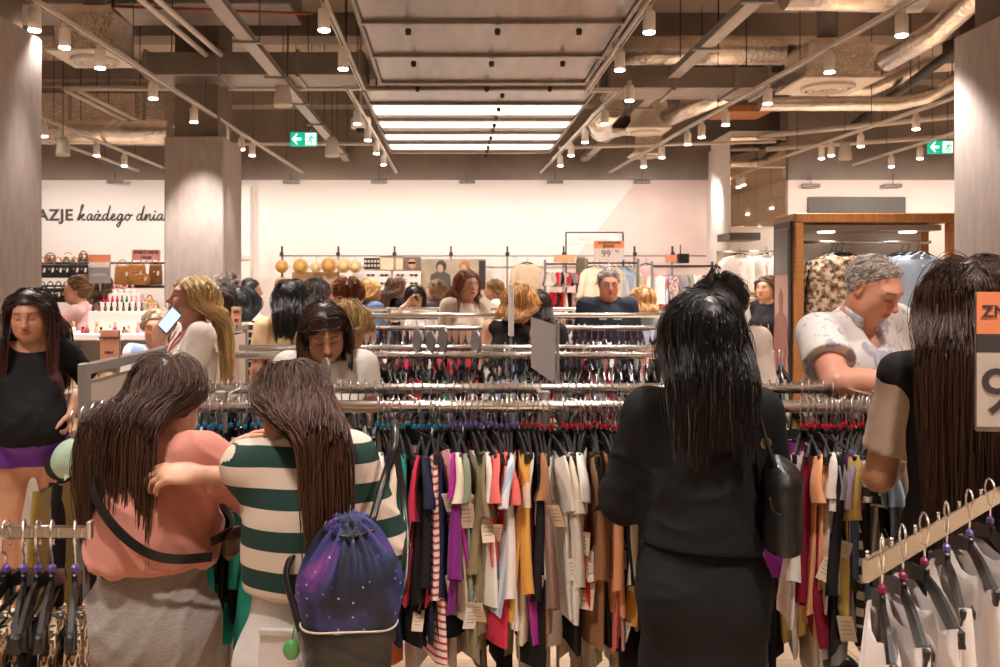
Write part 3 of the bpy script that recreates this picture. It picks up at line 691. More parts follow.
# ================================================================== clothes on hangers
def stripe_mat(name, c1, c2, period, frac=.5, axis='Z', rough=.85):
    if name in MATS: return MATS[name]
    m, N, L, b = _new(name)
    tc = N.new('ShaderNodeTexCoord'); sx = N.new('ShaderNodeSeparateXYZ'); L.new(tc.outputs['Object'], sx.inputs[0])
    d = N.new('ShaderNodeMath'); d.operation = 'DIVIDE'; d.inputs[1].default_value = period; L.new(sx.outputs[axis], d.inputs[0])
    f = N.new('ShaderNodeMath'); f.operation = 'FRACT'; L.new(d.outputs[0], f.inputs[0])
    r = ramp(N, [(0, c1), (frac, c2)], 'CONSTANT'); L.new(f.outputs[0], r.inputs[0]); L.new(r.outputs[0], b.inputs['Base Color'])
    b.inputs['Roughness'].default_value = rough; MATS[name] = m; return m
PAL = dict(white=(.78, .74, .69), cream=(.72, .62, .47), beige=(.52, .40, .29), black=(.016, .014, .016), navy=(.018, .022, .05), charcoal=(.055, .052, .055), grey=(.30, .29, .30),
    crimson=(.62, .03, .075), red=(.60, .012, .02), coral=(.72, .14, .12), pink=(.72, .36, .33), magenta=(.42, .025, .30), purple=(.24, .02, .25), teal=(.0, .27, .24), green=(.01, .20, .14),
    sage=(.24, .28, .21), khaki=(.26, .21, .11), olive=(.22, .19, .055), mustard=(.72, .36, .07), orange=(.80, .20, .06), apricot=(.78, .36, .17), yellow=(.76, .58, .16), brown=(.32, .15, .06), mauve=(.30, .18, .15),
    blue=(.02, .09, .50), denim=(.10, .17, .30), skyblue=(.40, .52, .70), lilac=(.50, .42, .62), darkred=(.22, .01, .03))
def cloth(c):
    if c in PAL: return fabric('cloth_' + c, PAL[c])
    if c == 'red striped': return stripe_mat('cloth_red_stripe', (.78, .70, .66), (.55, .05, .06), .022, .62)
    if c == 'black striped': return stripe_mat('cloth_black_stripe', (.70, .66, .60), (.03, .03, .03), .05, .5)
    if c == 'pale blue striped': return stripe_mat('cloth_blue_stripe', (.72, .74, .78), (.40, .50, .66), .03, .5, 'Y')
    if c == 'leopard': return leopard()
    if c == 'floral': return print_mat('cloth_floral', (.70, .58, .52), [(.5, .12, .2), (.12, .16, .2), (.72, .5, .52)], 26, .52)
    if c == 'speckled': return print_mat('cloth_speckled', (.03, .03, .03), [(.6, .56, .5), (.75, .7, .65)], 40, .56)
def leopard():
    if 'leopard_print' in MATS: return MATS['leopard_print']
    m, N, L, b = _new('leopard_print')
    tc = N.new('ShaderNodeTexCoord'); nz = N.new('ShaderNodeTexNoise'); nz.inputs['Scale'].default_value = 60; L.new(tc.outputs['Object'], nz.inputs['Vector'])
    mv = N.new('ShaderNodeMix'); mv.data_type = 'RGBA'; mv.inputs[0].default_value = .008; L.new(tc.outputs['Object'], mv.inputs[6]); L.new(nz.outputs['Color'], mv.inputs[7])
    v = N.new('ShaderNodeTexVoronoi'); v.inputs['Scale'].default_value = 50; L.new(mv.outputs[2], v.inputs['Vector'])
    r = ramp(N, [(0, (.30, .13, .035)), (.26, (.36, .17, .05)), (.30, (.012, .008, .006)), (.52, (.012, .008, .006)), (.56, (.66, .48, .29))], 'CONSTANT')
    L.new(v.outputs['Distance'], r.inputs[0]); L.new(r.outputs[0], b.inputs['Base Color']); b.inputs['Roughness'].default_value = .7; MATS['leopard_print'] = m; return m
M_paper = mat('paper_tag', (.70, .58, .44), .7); M_ptag = mat('white_tag', (.78, .74, .68), .7); M_print = mat('tag_print', (.06, .05, .05), .7); M_faint = mat('tag_small_print', (.26, .20, .16), .7); M_tagred = mat('tag_red', (.6, .05, .05), .6)
CUBE = dict(red=(.55, .008, .03), blue=(.01, .22, .42), violet=(.16, .10, .42), deepblue=(.01, .06, .35), wine=(.25, .01, .06))
def garment_mesh(kind, mname, m, length, seed, fine=True, hw=.19):
    """hung from a hook at the origin: shoulders along Y, thin along X"""
    R = random.Random(seed); mb = MB(); n = 22 if fine else 12; nr = 13 if fine else 7
    ph, ph2, k1, k2 = R.uniform(0, 6), R.uniform(0, 6), R.uniform(2.2, 3.6), R.uniform(4.5, 7)
    th = R.uniform(.009, .015); lean = R.uniform(-.03, .03)
    def xo(y, t): return (.004 + .018 * t) * math.sin(k1 * PI * y / hw * .5 + ph + t * 1.5) + .008 * t * math.sin(k2 * PI * y / hw * .5 + ph2) + lean * t * t
    rings = []
    if kind in ('tee', 'long', 'tank', 'dress', 'shirt'):
        flare = {'dress': .05}.get(kind, .005); waist = R.uniform(.0, .02) + (.03 if kind == 'dress' else 0)
        for i in range(nr):
            t = i / (nr - 1); z = -.100 - length * t
            if t < .001: w_ = hw * .9
            else: w_ = hw - waist * math.sin(PI * min(1, t * 1.6)) + flare * t
            tt = th * (1 + .9 * t) * (1 if 0 < t < 1 else .8)
            ring = []
            for k in range(n):
                a = 2 * PI * k / n; c, s_ = math.cos(a), math.sin(a); y = w_ * c * (1 + 0 * t)
                zz = z - (.045 * (abs(c) ** 1.6) if t < .001 else .035 * (abs(c) ** 2) * (1 - t)) 
                if t < .001 and abs(c) < .55: zz -= .05 * (1 - abs(c) / .55) * (1.0 if s_ < 0 else .6)
                ring.append(Vector((tt * s_ * (1 + .25 * math.sin(5 * a + ph)) + xo(y, t), y, zz + .006 * t * math.sin(7 * y / hw + ph))))
            rings.append(ring)
        mb.loft(rings, True, False)
        if kind in ('tee', 'long', 'shirt'):
            sl = {'tee': R.uniform(.13, .19), 'long': R.uniform(.36, .46), 'shirt': R.uniform(.16, .22)}[kind]; sw = .062 if kind == 'tee' else .052
            for sg in (-1, 1):
                dx, dy = R.uniform(-.02, .02), R.uniform(.012, .05); rg = []; ns = 8 if fine else 5
                for i in range(ns):
                    t = i / (ns - 1); c = Vector((dx * t + xo(sg * hw, 0) + .006 * math.sin(4 * t + ph), sg * (hw - .035 + dy * t), -.128 - sl * t)); w2 = sw * (1 - .25 * t * (kind == 'long')) * (.75 + .25 * min(1, t * 4)); t2 = .011 + .009 * t
                    rg.append([c + Vector((t2 * math.sin(2 * PI * k / 10) + .004 * math.sin(6 * PI * k / 10 + ph), sg * w2 * math.cos(2 * PI * k / 10), -.012 * sg * math.cos(2 * PI * k / 10) * 1.5)) for k in range(10)])
                mb.loft(rg, True, False)
    elif kind == 'trousers':
        for leg in (-1, 1):
            rings = []
            for i in range(nr):
                t = i / (nr - 1); z = -.135 - length * t; w_ = (.085 - .02 * t); ring = []
                for k in range(n):
                    a = 2 * PI * k / n; y = w_ * math.cos(a) * .9 + leg * .085 * (1 - .1 * t)
                    ring.append(Vector(((.016) * math.sin(a) + xo(y, t), y, z + .004 * math.sin(3 * a))))
                rings.append(ring)
            mb.loft(rings, True, True)
    elif kind == 'skirt':
        for i in range(nr):
            t = i / (nr - 1); z = -.155 - length * t; w_ = hw * (.78 + .3 * t); ring = []
            for k in range(n):
                a = 2 * PI * k / n; y = w_ * math.cos(a)
                ring.append(Vector(((.014 + .02 * t) * math.sin(a) * (1 + .3 * math.sin(4 * a + ph)) + xo(y, t), y, z)))
            rings.append(ring)
        mb.loft(rings, True, True)
    return mb.mesh(mname, m)
H_PROTO = {}
M_wire = mat('bright_wire', (.92, .90, .88), .2, 1.0)
def hanger_arms(m=None, clip=False, n=9):
    m = MB(); h = []
    for i in range(n):
        t = i / (n - 1) * 2 - 1; a = abs(t); z = -.110 - .050 * a ** 1.5; hh = .010 + .008 * (1 - abs(2 * a - 1)); tk = .0045 + .003 * a
        h.append([Vector((tk * sx, t * .195, z + hh * sz)) for sx, sz in ((-1, -1), (-.6, 1), (.6, 1), (1, -1))])
    m.loft(h, True, True, False); m.box((0, 0, -.104), (.010, .034, .03), bevel=.003)
    for s in (-1, 1): m.box((0, s * .185, -.150), (.014, .022, .022), bevel=.004)
    if clip:
        for s in (-1, 1): m.box((0, s * .12, -.167), (.018, .03, .05), bevel=.004)
        m.tube([(0, -.16, -.150), (0, .16, -.150)], .005, 6)
    return m
def hanger(x, y, z, rz, cube, label, group, fine=True, clip=False, parent_rot=None):
    key = (cube, fine, clip)
    if key not in H_PROTO:
        t = thing('hanger', label, 'hanger', (x, y, z), rz, group)
        hanger_arms(n=11 if fine else 5, clip=clip).obj('arms', M_black, t)
        pts = [(0, .029 * math.cos(a) + .0, -.019 + .029 * math.sin(a)) for a in [(-.9 + .32 * k) for k in range(12 if fine else 7)]] if fine else [(0, .029, -.019), (0, .018, .008), (0, -.018, .008), (0, -.029, -.019)]
        tail = [(0, -.020, -.044), (0, -.003, -.052), (0, 0, -.06), (0, 0, -.10)]
        MB().tube(pts + tail, (.0024 if fine else .0028), 6 if fine else 4).obj('hook', M_wire, t)
        if cube: MB().box((0, 0, -.082), (.013, .0165, .0165), bevel=.004).obj('size_marker', mat('marker_' + cube, CUBE[cube], .3), t)
        H_PROTO[key] = t; return t
    return dup(H_PROTO[key], (x, y, z), rz, label, group)
KINDN = dict(tee='short sleeved top', long='long sleeved top', tank='sleeveless top', dress='dress', trousers='trousers', skirt='skirt', shirt='shirt')
USED = set()
def uniq(base, alts):
    for l in [base] + alts:
        if l not in USED: USED.add(l); return l
    i = 2
    while f'{base}, the {ORD[min(i, 12) - 1]}' in USED and i < 13: i += 1
    l = f'{base}, the {ORD[min(i, 12) - 1]}'; USED.add(l); return l
def cname(c): return {'skyblue': 'pale blue', 'darkred': 'dark red', 'speckled': 'black and white speckled', 'leopard': 'leopard print'}.get(c, c)
TAGM = None
def price_tag(parent, y, z, seed):
    R = random.Random(seed); t = MB(); w, h = R.uniform(.034, .050), R.uniform(.055, .08); x = R.choice((-1, 1)) * R.uniform(.018, .03)
    rr = rotm(R.uniform(-.3, .3), R.uniform(-.5, .5), R.uniform(.9, 1.9)); t.box((x, y, z), (.0015, w, h), rr); t.cur = 1
    for k in range(4): t.box(Vector((x, y, z)) + rr @ Vector((0, 0, h * (.28 - .16 * k))), (.002, w * (.7 - .12 * (k % 2)), h * .028), rr)
    t.cur = 0; t.tube([(x, y, z + h * .45), (x * .5, y, z + h * .5 + .03)], .0008, 4)
    t.obj('price_tag', [M_paper if R.random() < .7 else M_ptag, M_faint], parent)
def fill_rail(rail, xs, y, z, seq, place, group, fine=True, cubes=('red',), tags=True, hg=None, twist=.16, seed=1, dz=0.0):
    """hangers with clothes along a rail; seq = [(colour, kind, length)]"""
    R = random.Random(seed); prev = None
    for i, x in enumerate(xs):
        c, kind, ln = seq[i % len(seq)][:3]; extra = seq[i % len(seq)][3] if len(seq[i % len(seq)]) > 3 else None
        rz = (extra if extra is not None else R.uniform(-twist, twist)) - math.atan2(x, y); nb = seq[(i - 1) % len(seq)][0] if i else None; nx = seq[(i + 1) % len(seq)][0] if i < len(xs) - 1 else None
        cb = cubes[min(len(cubes) - 1, int(i / len(xs) * len(cubes)))]; yy = y + R.uniform(-.012, .012); z0_ = z; z = z + R.uniform(-.007, .005)
        hanger(x, yy, z, rz, cb, f'black plastic hanger {"with " + {"violet": "purple", "deepblue": "dark blue"}.get(cb, cb) + " size marker " if cb else ""}{rail}', hg or f'hangers {rail} {cb}', fine)
        A = [] ; base = f'{cname(c)} {KINDN[kind]} {rail}'
        if nb and nx: A = [f'{base}, between {cname(nb)} and {cname(nx)}']
        lab = uniq(A[0] if A else base, [])
        ln *= 1.2 if fine else 1
        me = garment_mesh(kind, kind, cloth(c), ln, R.random(), fine, .185 if fine else .19)
        o = link({'tee': 'short_sleeve_top', 'long': 'long_sleeve_top', 'tank': 'sleeveless_top', 'shirt': 'shirt'}.get(kind, kind), me, None, (x, yy, z - .026 + dz), rz); tag(o, lab, 'trousers' if kind == 'trousers' else 'dress' if kind == 'dress' else 'skirt' if kind == 'skirt' else 'top', group)
        if tags and R.random() < .55: price_tag(o, -.20 + R.uniform(0, .04), -.24 - R.uniform(0, .7) * ln, R.random())
        z = z0_
# ================================================================== the racks
def rail_tube(m, x0, x1, y, z, r=.016): m.tube([(x0, y, z), (x1, y, z)], r, 14); return m
def rack(label, X0, X1, rails, posts, end_h=None, lx=None, zr=.012):
    y0, y1 = rails[0][0], rails[-1][0]; t = thing('clothes_rack', label, 'clothes rack', ((X0 + X1) / 2, (y0 + y1) / 2, 0)); c = Vector(t.location)
    for y, z in rails: rail_tube(MB(), X0 - c.x, X1 - c.x, y - c.y, z - .021, .02).obj('rail', M_chrome, t)
    for px_ in posts:
        ym_ = (y0 + y1) / 2 - c.y; zz = max(z for _, z in rails)
        MB().box((px_ - c.x, ym_, zz / 2), (.04, .03, zz), bevel=.004).obj('post', M_greym, t)
        for y, z in rails: MB().box((px_ - c.x, (y - c.y + ym_) / 2, z - .03), (.02, abs(y - c.y - ym_), .026), bevel=.003).obj('bracket', M_chrome, t)
        MB().box((px_ - c.x, ym_, .02), (.06, y1 - y0 + .25, .04), bevel=.006).obj('foot', M_greym, t)
    if end_h:
        m = MB(); e0, e1 = y0 - .02, y1 + .26 if y1 - y0 < .8 else y1 + .1; xx = X0 - .02 - c.x
        for y in (e0, e1): m.box((xx, y - c.y, end_h / 2), (.028, .045, end_h), bevel=.004)
        m.box((xx, (e0 + e1) / 2 - c.y, end_h - .02), (.026, e1 - e0, .035), bevel=.004); m.box((xx, (e0 + e1) / 2 - c.y, .12), (.026, e1 - e0, .035), bevel=.004); m.obj('end_frame', M_greym, t)
        MB().box((xx, (e0 + e1) / 2 - c.y, end_h / 2 + .05), (.008, e1 - e0 - .06, end_h - .22)).obj('end_panel', mat('beige_panel', (.62, .52, .43), .45), t)
    return t
ZR = 1.28
rack('long chrome two-rail rack in front, packed with colourful children’s tops'.replace('’', "'"), -1.15, 1.62, [(2.9, ZR), (3.4, ZR)], (-.8, .33, 1.5), 1.40)
rack('second long chrome rack behind the front one', -1.31, 1.75, [(5.0, ZR), (5.6, ZR)], (-1.0, .35, 1.6), 1.40)
rack('third long chrome rack in the middle of the shop', -1.18, 2.3, [(6.9, 1.34), (7.5, 1.42)], (-.9, .6, 2.0), 1.46)
rack('fourth long chrome rack, farthest from the front', -.9, 2.2, [(8.6, 1.36), (9.15, 1.425)], (-.6, .7, 1.9), None)
def X(px_, d): return (px_ - CX) * d / F
# near rail of the front rack, from the left: what shows beside and between the shoppers
tee, lg, tk, ds, tr = 'tee', 'long', 'tank', 'dress', 'trousers'
seqL = [('black', tee, .42), ('black', lg, .45), ('speckled', tee, .42), ('black', tee, .4), ('charcoal', tee, .42), ('black', lg, .45), ('black', tee, .4), ('teal', lg, .5, -.5), ('white', tee, .42), ('black', tee, .42), ('green', lg, .46, -.3), ('green', ds, .5), ('olive', tee, .5, .6)]
fill_rail("beside the pink sweatshirt", [X(p, 2.9) for p in (186, 192, 198, 204, 210, 216, 222, 231, 238, 245, 252, 258, 265)], 2.9, ZR, seqL, '', 'clothes on the front rack', True, ('blue',), True, seed=3)
seqM = [('white', tee, .44), ('navy', lg, .50), ('cream', tee, .46), ('white', tk, .46), ('teal', tee, .34, .1), ('black', lg, .5), ('pink', tee, .44, .7), ('red striped', tee, .42, .8), ('black', lg, .52), ('crimson', tee, .40), ('red striped', lg, .54, .1),
        ('navy', tee, .48), ('crimson', tk, .40), ('navy', lg, .5), ('cream', tee, .44), ('sage', tee, .42, .2), ('purple', lg, .42), ('magenta', tee, .3), ('khaki', lg, .52), ('white', tee, .4, .2), ('coral', tee, .30, .25), ('khaki', tee, .48), ('coral', tee, .34, .25), ('crimson', tk, .5),
        ('white', lg, .45), ('pale blue striped', tee, .42), ('white', tee, .46), ('mustard', lg, .44, .15), ('cream', tee, .5), ('magenta', tk, .5), ('black', lg, .56, .1), ('brown', tee, .5), ('mauve', lg, .46), ('white', tee, .42, .3), ('white', lg, .5)]
xsM = [X(378 + 5.15 * i, 2.9) for i in range(len(seqM))]
fill_rail("left of front post", xsM, 2.9, ZR, seqM, '', 'clothes on the front rack', True, ('blue', 'blue', 'violet', 'violet', 'red'), True, seed=5)
seqN = [('white', lg, .44, .15), ('cream', tee, .36, .1), ('navy', tee, .40, .9), ('black', lg, .52), ('red', tk, .4), ('white', tee, .42), ('brown', lg, .50), ('black', tee, .5), ('apricot', lg, .42, .2), ('mustard', tee, .44, .6), ('pink', tee, .5), ('coral', tk, .5), ('cream', lg, .36, .2), ('pink', lg, .46, .7), ('black', lg, .58),
        ('beige', tee, .36, .3), ('white', tee, .38), ('grey', tk, .46), ('blue', tee, .33, .2), ('darkred', ds, .55), ('red', ds, .55), ('black', tee, .5), ('navy', lg, .5), ('white', tee, .4), ('red', lg, .5)]
xsN = [X(562 + 4.7 * i, 2.9) for i in range(len(seqN))]
fill_rail("right of front post", xsN, 2.9, ZR, seqN, '', 'clothes on the front rack', True, ('red',), True, seed=8)
seqO = [('white', lg, .46, -.1), ('apricot', tee, .42, .2), ('purple', tee, .40, .72), ('darkred', lg, .5), ('white', tee, .42, .2), ('yellow', tee, .44, .5), ('apricot', tk, .5), ('black', lg, .52), ('black striped', tee, .44, .45), ('white', tee, .36), ('grey', tee, .46), ('black striped', tee, .5), ('lilac', tee, .36),
        ('charcoal', lg, .5), ('black', tee, .5), ('denim', tee, .42), ('denim', lg, .42, -.2), ('black', lg, .5), ('black', tee, .5), ('cream', tee, .40, -.3), ('skyblue', tee, .42), ('white', tee, .42), ('beige', lg, .42)]
xsO = [X(801 + 4.1 * i, 2.9) for i in range(len(seqO))]
fill_rail("right of black handbag", xsO, 2.9, ZR, seqO, '', 'clothes on the front rack', True, ('red',), True, seed=9)
# far rail of the front rack
pal2 = ['white', 'cream', 'white', 'pink', 'orange', 'white', 'black', 'beige', 'white', 'skyblue', 'cream', 'white', 'grey', 'yellow', 'white', 'coral', 'beige', 'white', 'black', 'white', 'cream', 'mustard']
def rseq(cols, n, kinds, l0, l1, seed):
    R = random.Random(seed); return [(cols[(i * 7 + R.randrange(3)) % len(cols)], R.choice(kinds), R.uniform(l0, l1)) for i in range(n)]
def fr(rail, a, b, n, d, z, cols, kinds, group, cubes, seed, fine=False, l=(.74, .94), dz=0): fill_rail(rail, [X(a + (b - a) * (i + .5) / n, d) for i in range(n)], d, z, rseq(cols, n, kinds, *l, seed), '', group, fine, cubes, False, seed=seed, dz=dz)
fr("at far rail end", 200, 258, 9, 3.4, ZR, pal2, ['tee', 'shirt'], 'clothes on the far front rail', (None,), 21, True)
fr("behind the blue markers", 330, 545, 27, 3.4, ZR, pal2 + ['black', 'charcoal', 'khaki', 'sage'], ['tee', 'dress', 'tank', 'long'], 'clothes on the far front rail', (None,), 22)
fr("behind the front post", 552, 645, 13, 3.4, ZR, ['white', 'beige', 'cream', 'mauve', 'black', 'khaki', 'grey'], ['trousers', 'dress', 'long'], 'clothes on the far front rail', (None,), 23)
fr("below the man's arm", 750, 890, 18, 3.4, ZR, ['white', 'cream', 'beige', 'white', 'yellow', 'black', 'grey', 'skyblue'], ['tee', 'dress', 'long'], 'clothes on the far front rail', (None,), 24)
# second, third and fourth rack
far1 = ['white', 'black', 'pink', 'grey', 'white', 'navy', 'red', 'cream', 'black', 'skyblue', 'charcoal', 'teal', 'black']
fr("on second rack, left", 345, 485, 25, 5.0, ZR, far1, ['tee', 'tank', 'dress'], 'clothes on the second rack', ('red', 'red', 'red', 'blue'), 31)
fr("on second rack, middle", 488, 655, 27, 5.0, ZR, far1 + ['denim', 'skyblue', 'cream'], ['tee', 'tank', 'long'], 'clothes on the second rack', ('deepblue', 'blue', 'blue', 'blue'), 32)
fr("on second rack, right", 748, 786, 8, 5.0, ZR, far1, ['tee', 'long'], 'clothes on the second rack', ('blue',), 33)
fr("at second rack rear", 345, 655, 30, 5.6, ZR, far1, ['tee', 'dress'], 'clothes on the second rack', (None,), 34)
fr("on third rack, left", 340, 530, 28, 6.9, 1.34, ['red', 'crimson', 'white', 'navy', 'crimson', 'pink', 'black', 'white', 'mauve'], ['tee', 'tank'], 'clothes on the third rack', ('red', 'red'), 41)
fr("on third rack, middle", 556, 660, 16, 6.9, 1.34, ['red', 'crimson', 'white', 'pink', 'crimson', 'black'], ['tee', 'tank'], 'clothes on the third rack', ('red',), 42)
fr("on third rack, right", 735, 780, 6, 6.9, 1.34, ['charcoal', 'grey', 'black', 'denim'], ['long', 'shirt'], 'clothes on the third rack', (None,), 43)
fr("on the fourth rack", 360, 655, 34, 8.6, 1.36, ['white', 'navy', 'skyblue', 'black', 'pink', 'crimson', 'grey'], ['tee', 'tank'], 'clothes on the fourth rack', (None,), 51)
# grey size plates and discs standing on the rails
def size_plate(label, px_, py0, py1, d, z, wid):
    t = thing('size_divider', label, 'size divider', (X(px_, d), d, z)); h = (py1 - py0) * d / F
    m = MB(); m.loft([[Vector((sx * .005, wid / 2 * math.cos(a), h * .72 + wid * .62 * math.sin(a) if math.sin(a) > 0 else (h * .72) * (1 + math.sin(a)))) for a in [2 * PI * k / 24 for k in range(24)]] for sx in (-1, 1)], True, True, False); m.obj('disc', M_greym, t)
    MB().tube([(0, 0, .0), (0, 0, -.045)], .004, 6).obj('clip', M_chrome, t); t.rotation_euler.z = math.radians(28); return t
size_plate('grey rounded size plate on the front rack beside the striped girl', 326, 360, 383, 3.4, ZR - .01, .07)
for i, (p, a, b) in enumerate(((417, 333, 352), (431, 336, 352), (443, 330, 352), (476, 335, 351))): size_plate(f'grey size plate on the second rack, {ORD[i]} from the left', p, a, b, 5.0, ZR - .01, .1)
# big grey price plate rising between the racks
t = thing('price_plate', 'blank grey price plate on a post above the front racks', 'sign', (X(544, 3.6), 3.6, 0)); zz = lambda py: CH + (HY - py) * 3.6 / F
MB().prism([(-.052, zz(367)), (.044, zz(384)), (.048, zz(325)), (-.052, zz(317))], ((0, -.004, 0), (1, 0, 0), (0, 0, 1), (0, 1, 0)), .008).obj('plate', mat('satin_grey_plate', (.46, .41, .39), .3, .3), t)
MB().box((.055, 0, zz(322) / 2), (.012, .02, zz(322)), bevel=.002).obj('post', M_greym, t); MB().box((.03, 0, .01), (.2, .2, .02), bevel=.004).obj('base', M_greym, t)
t = thing('price_plate', 'narrow frosted price plate rising behind the second rack', 'sign', (X(511, 5.8), 5.8, 0)); z5 = lambda py: CH + (HY - py) * 5.8 / F
MB().box((0, 0, (z5(284) + z5(336)) / 2), (.03, .10, z5(284) - z5(336)), bevel=.004).obj('plate', mat('frosted_plate', (.66, .60, .56), .35), t); MB().box((.0, 0, z5(336) / 2), (.015, .02, z5(336)), bevel=.002).obj('post', M_greym, t); MB().box((0, 0, .01), (.2, .2, .02), bevel=.004).obj('base', M_greym, t)
# ------------------------------------------------------------------ near rack at the lower left: leopard skirts
zl, dl = 1.19, 1.72
t = thing('display_rack', 'chrome flat-bar rack at the lower left holding leopard print skirts', 'clothes rack', (-.95, dl, 0))
MB().box((0, 0, zl - .012), (.52, .014, .024), bevel=.003).obj('bar', mat('polished_chrome', (.78, .76, .75), .09, 1.0), t); MB().box((-.26, .0, zl / 2), (.04, .04, zl), bevel=.005).obj('post', M_greym, t); MB().box((-.26, 0, .015), (.5, .5, .03), bevel=.006).obj('base', M_greym, t)
MB().box((.262, 0, zl - .008), (.008, .02, .036), bevel=.002).obj('end_stop', M_chrome, t)
for i, (p, tw) in enumerate(((6, .1), (24, .35), (38, .25), (52, .3), (75, .35), (-8, .2))):
    xx = X(p, dl); hanger(xx, dl, zl, tw, 'violet' if i % 3 else 'violet', 'black clip hanger with purple size marker on the lower left bar', 'clip hangers on the lower left bar', True, True)
    me = garment_mesh('skirt', 'skirt', leopard() if i != 2 else cloth('black'), .42, i * 3.3, True, .17); o = link('skirt', me, None, (xx, dl, zl - .034), tw)
    tag(o, ('leopard print skirt' if i != 2 else 'plain black skirt') + ' hanging on the lower left bar, ' + ['second from the left', 'third from the left', 'between leopard print ones', 'last but one before the bar end', 'nearest the bar end', 'at the picture edge'][i], 'skirt', 'skirts on the lower left bar')
    if i == 4:
        g = MB().box((.03, -.215, -.235), (.045, .0015, .10), rotm(0, .25, 0)); g.cur = 1; [g.box((.033 + .002 * k, -.217, -.225 - .014 * k), (.030, .0015, .004), rotm(0, .25, 0)) for k in range(4)]; g.cur = 2; g.prism([(-.018, .03), (.018, .03), (0, .0)], ((.022, -.217, -.215), (1, 0, 0), (0, 0, 1), (0, 1, 0)), .001)
        g.obj('price_tag', [M_ptag, M_print, M_tagred], o)
# ------------------------------------------------------------------ near rack at the lower right: white shirts
zb_, P0, dv = 1.195, Vector((.69, 1.495, 0)), Vector((.71, .704, 0)).normalized(); ang = math.atan2(dv.y, dv.x)
t = thing('display_rack', 'chrome slanting bar at the lower right holding white shirts', 'clothes rack', P0, ang)
m = MB().box((.46, 0, zb_ - .02), (.92, .012, .040), bevel=.002); m.obj('bar', MATS['polished_chrome'], t)
for k in (0.008, .12, .24, .37, .5, .65): MB().tube([(k, 0, zb_), (k, 0, zb_ + .012)], .003, 6).obj('peg', M_chrome, t)
MB().box((.9, 0, zb_ / 2), (.04, .04, zb_), bevel=.005).obj('post', M_greym, t); MB().box((.9, 0, .015), (.5, .5, .03), bevel=.006).obj('base', M_greym, t)
for i, tt_ in enumerate((.075, .175, .29, .42, .57, .72)):
    p = P0 + dv * tt_; rz = math.atan2(.93, .35) - PI / 2 + (.05 * (i % 3) - .05); rz = -.36 + .08 * (i % 3)
    hanger(p.x, p.y, zb_ + .014, rz, ('wine', 'wine', 'wine', 'violet', 'violet', 'violet')[i], 'black hanger with ' + ('dark red' if i < 3 else 'purple') + ' size marker on the slanting lower right bar', 'hangers on the slanting bar ' + ('a' if i < 3 else 'b'), True)
    me = garment_mesh('long', 'shirt', fabric('cloth_shirt_white', (.78, .71, .67), .05), .5, 40 + i, True, .19); o = link('shirt', me, None, (p.x, p.y, zb_ - .012), rz)
    tag(o, ['white top nearest the end of the slanting lower right bar', 'white top second from the end of the slanting bar', 'white top third from the end of the slanting bar', 'white top fourth from the end of the slanting bar', 'white top fifth from the end of the slanting bar', 'white top farthest along the slanting bar by the price sign'][i], 'top', 'white tops on the slanting bar')
    MB().box((-.022, -.115, -.185), (.002, .03, .018), rotm(.2, 0, 0), .001).obj('size_label', mat('label_black', (.03, .03, .03), .6), o)
# price sign clipped to the slanting bar
ps = at(1008, 362, 1.84); t = thing('price_sign', 'orange and white price sign beginning with ZNA above the slanting bar', 'sign', (ps.x, ps.y, ps.z), math.radians(-8)); s = 1.84 / F
M_orange = mat('sign_orange', (.9, .30, .15), .55); M_signw = mat('sign_white', (.60, .54, .49), .55); M_signdark = mat('sign_dark_band', (.06, .055, .055), .5)
MB().box((0, .004, 0), (60 * s, .008, 140 * s), bevel=.002).obj('holder', M_greym, t)
MB().box((0, -.001, 49 * s), (59 * s, .003, 42 * s)).obj('orange_card', M_orange, t); MB().box((0, -.001, 19 * s), (59 * s, .003, 18 * s)).obj('dark_band', M_signdark, t); MB().box((0, -.001, -28 * s), (59 * s, .003, 74 * s)).obj('white_card', M_signw, t)
lettering('lettering', 'ZNAJDŹ', 17 * s, M_print, t, (-25 * s, -.0035, 50 * s), align='LEFT', extrude=.0006, offset=.0006); lettering('price', '99', 66 * s, M_print, t, (-27.5 * s, -.0035, -32 * s), align='LEFT', extrude=.0006)
MB().tube([(0, .006, -70 * s), (0, .006, zb_ - ps.z)], .006, 8).obj('stem', M_chrome, t)
# ================================================================== wooden display unit at the right
M_wood = mat('warm_wood', (.42, .17, .05), .45, noise=.22, nscale=4, stretch=(1, 1, 14))
M_woodx = mat('warm_wood_beam', (.42, .17, .05), .45, noise=.22, nscale=4, stretch=(14, 1, 1))
M_beige = mat('beige_panel', (.62, .52, .43), .45)
M_glowstrip = mat('shelf_light', (1, .95, .9), .5, emit=2.0, ecol=(1, .92, .85))
du = 6.2; xl, xr = X(800, du), X(953, du); zt = CH + (HY - 213) * du / F; wu = xr - xl; dep = .42
t = thing('display_unit', 'tall wooden framed display unit behind the leaning man', 'display unit', ((xl + xr) / 2, du, 0)); h = wu / 2
MB().box((0, dep / 2, zt - .032), (wu + .06, dep, .064), bevel=.006).obj('top_beam', M_woodx, t)
for sx, sy in ((-1, 0), (-1, 1), (1, 0), (1, 1)): MB().box((sx * h, .03 + sy * (dep - .06), (zt - .066) / 2), (.055, .06, zt - .068), bevel=.005).obj('post', M_wood, t)
MB().box((0, dep - .05, (zt - .07) / 2), (wu - .06, .02, zt - .08)).obj('back_panel', M_beige, t)
MB().box((0, dep / 2, .06), (wu, dep - .1, .12), bevel=.006).obj('plinth', M_woodx, t); MB().box((0, dep / 2 + .02, zt - .095), (wu - .07, dep - .12, .04)).obj('light_box', mat('grey_soffit', (.40, .36, .33), .5), t)
for k in (-.25, .3): MB().lathe([(0, -.128), (.055, -.126), (.06, -.116)], (k * wu, .2, zt), 16).obj('downlight', M_glowstrip, t)
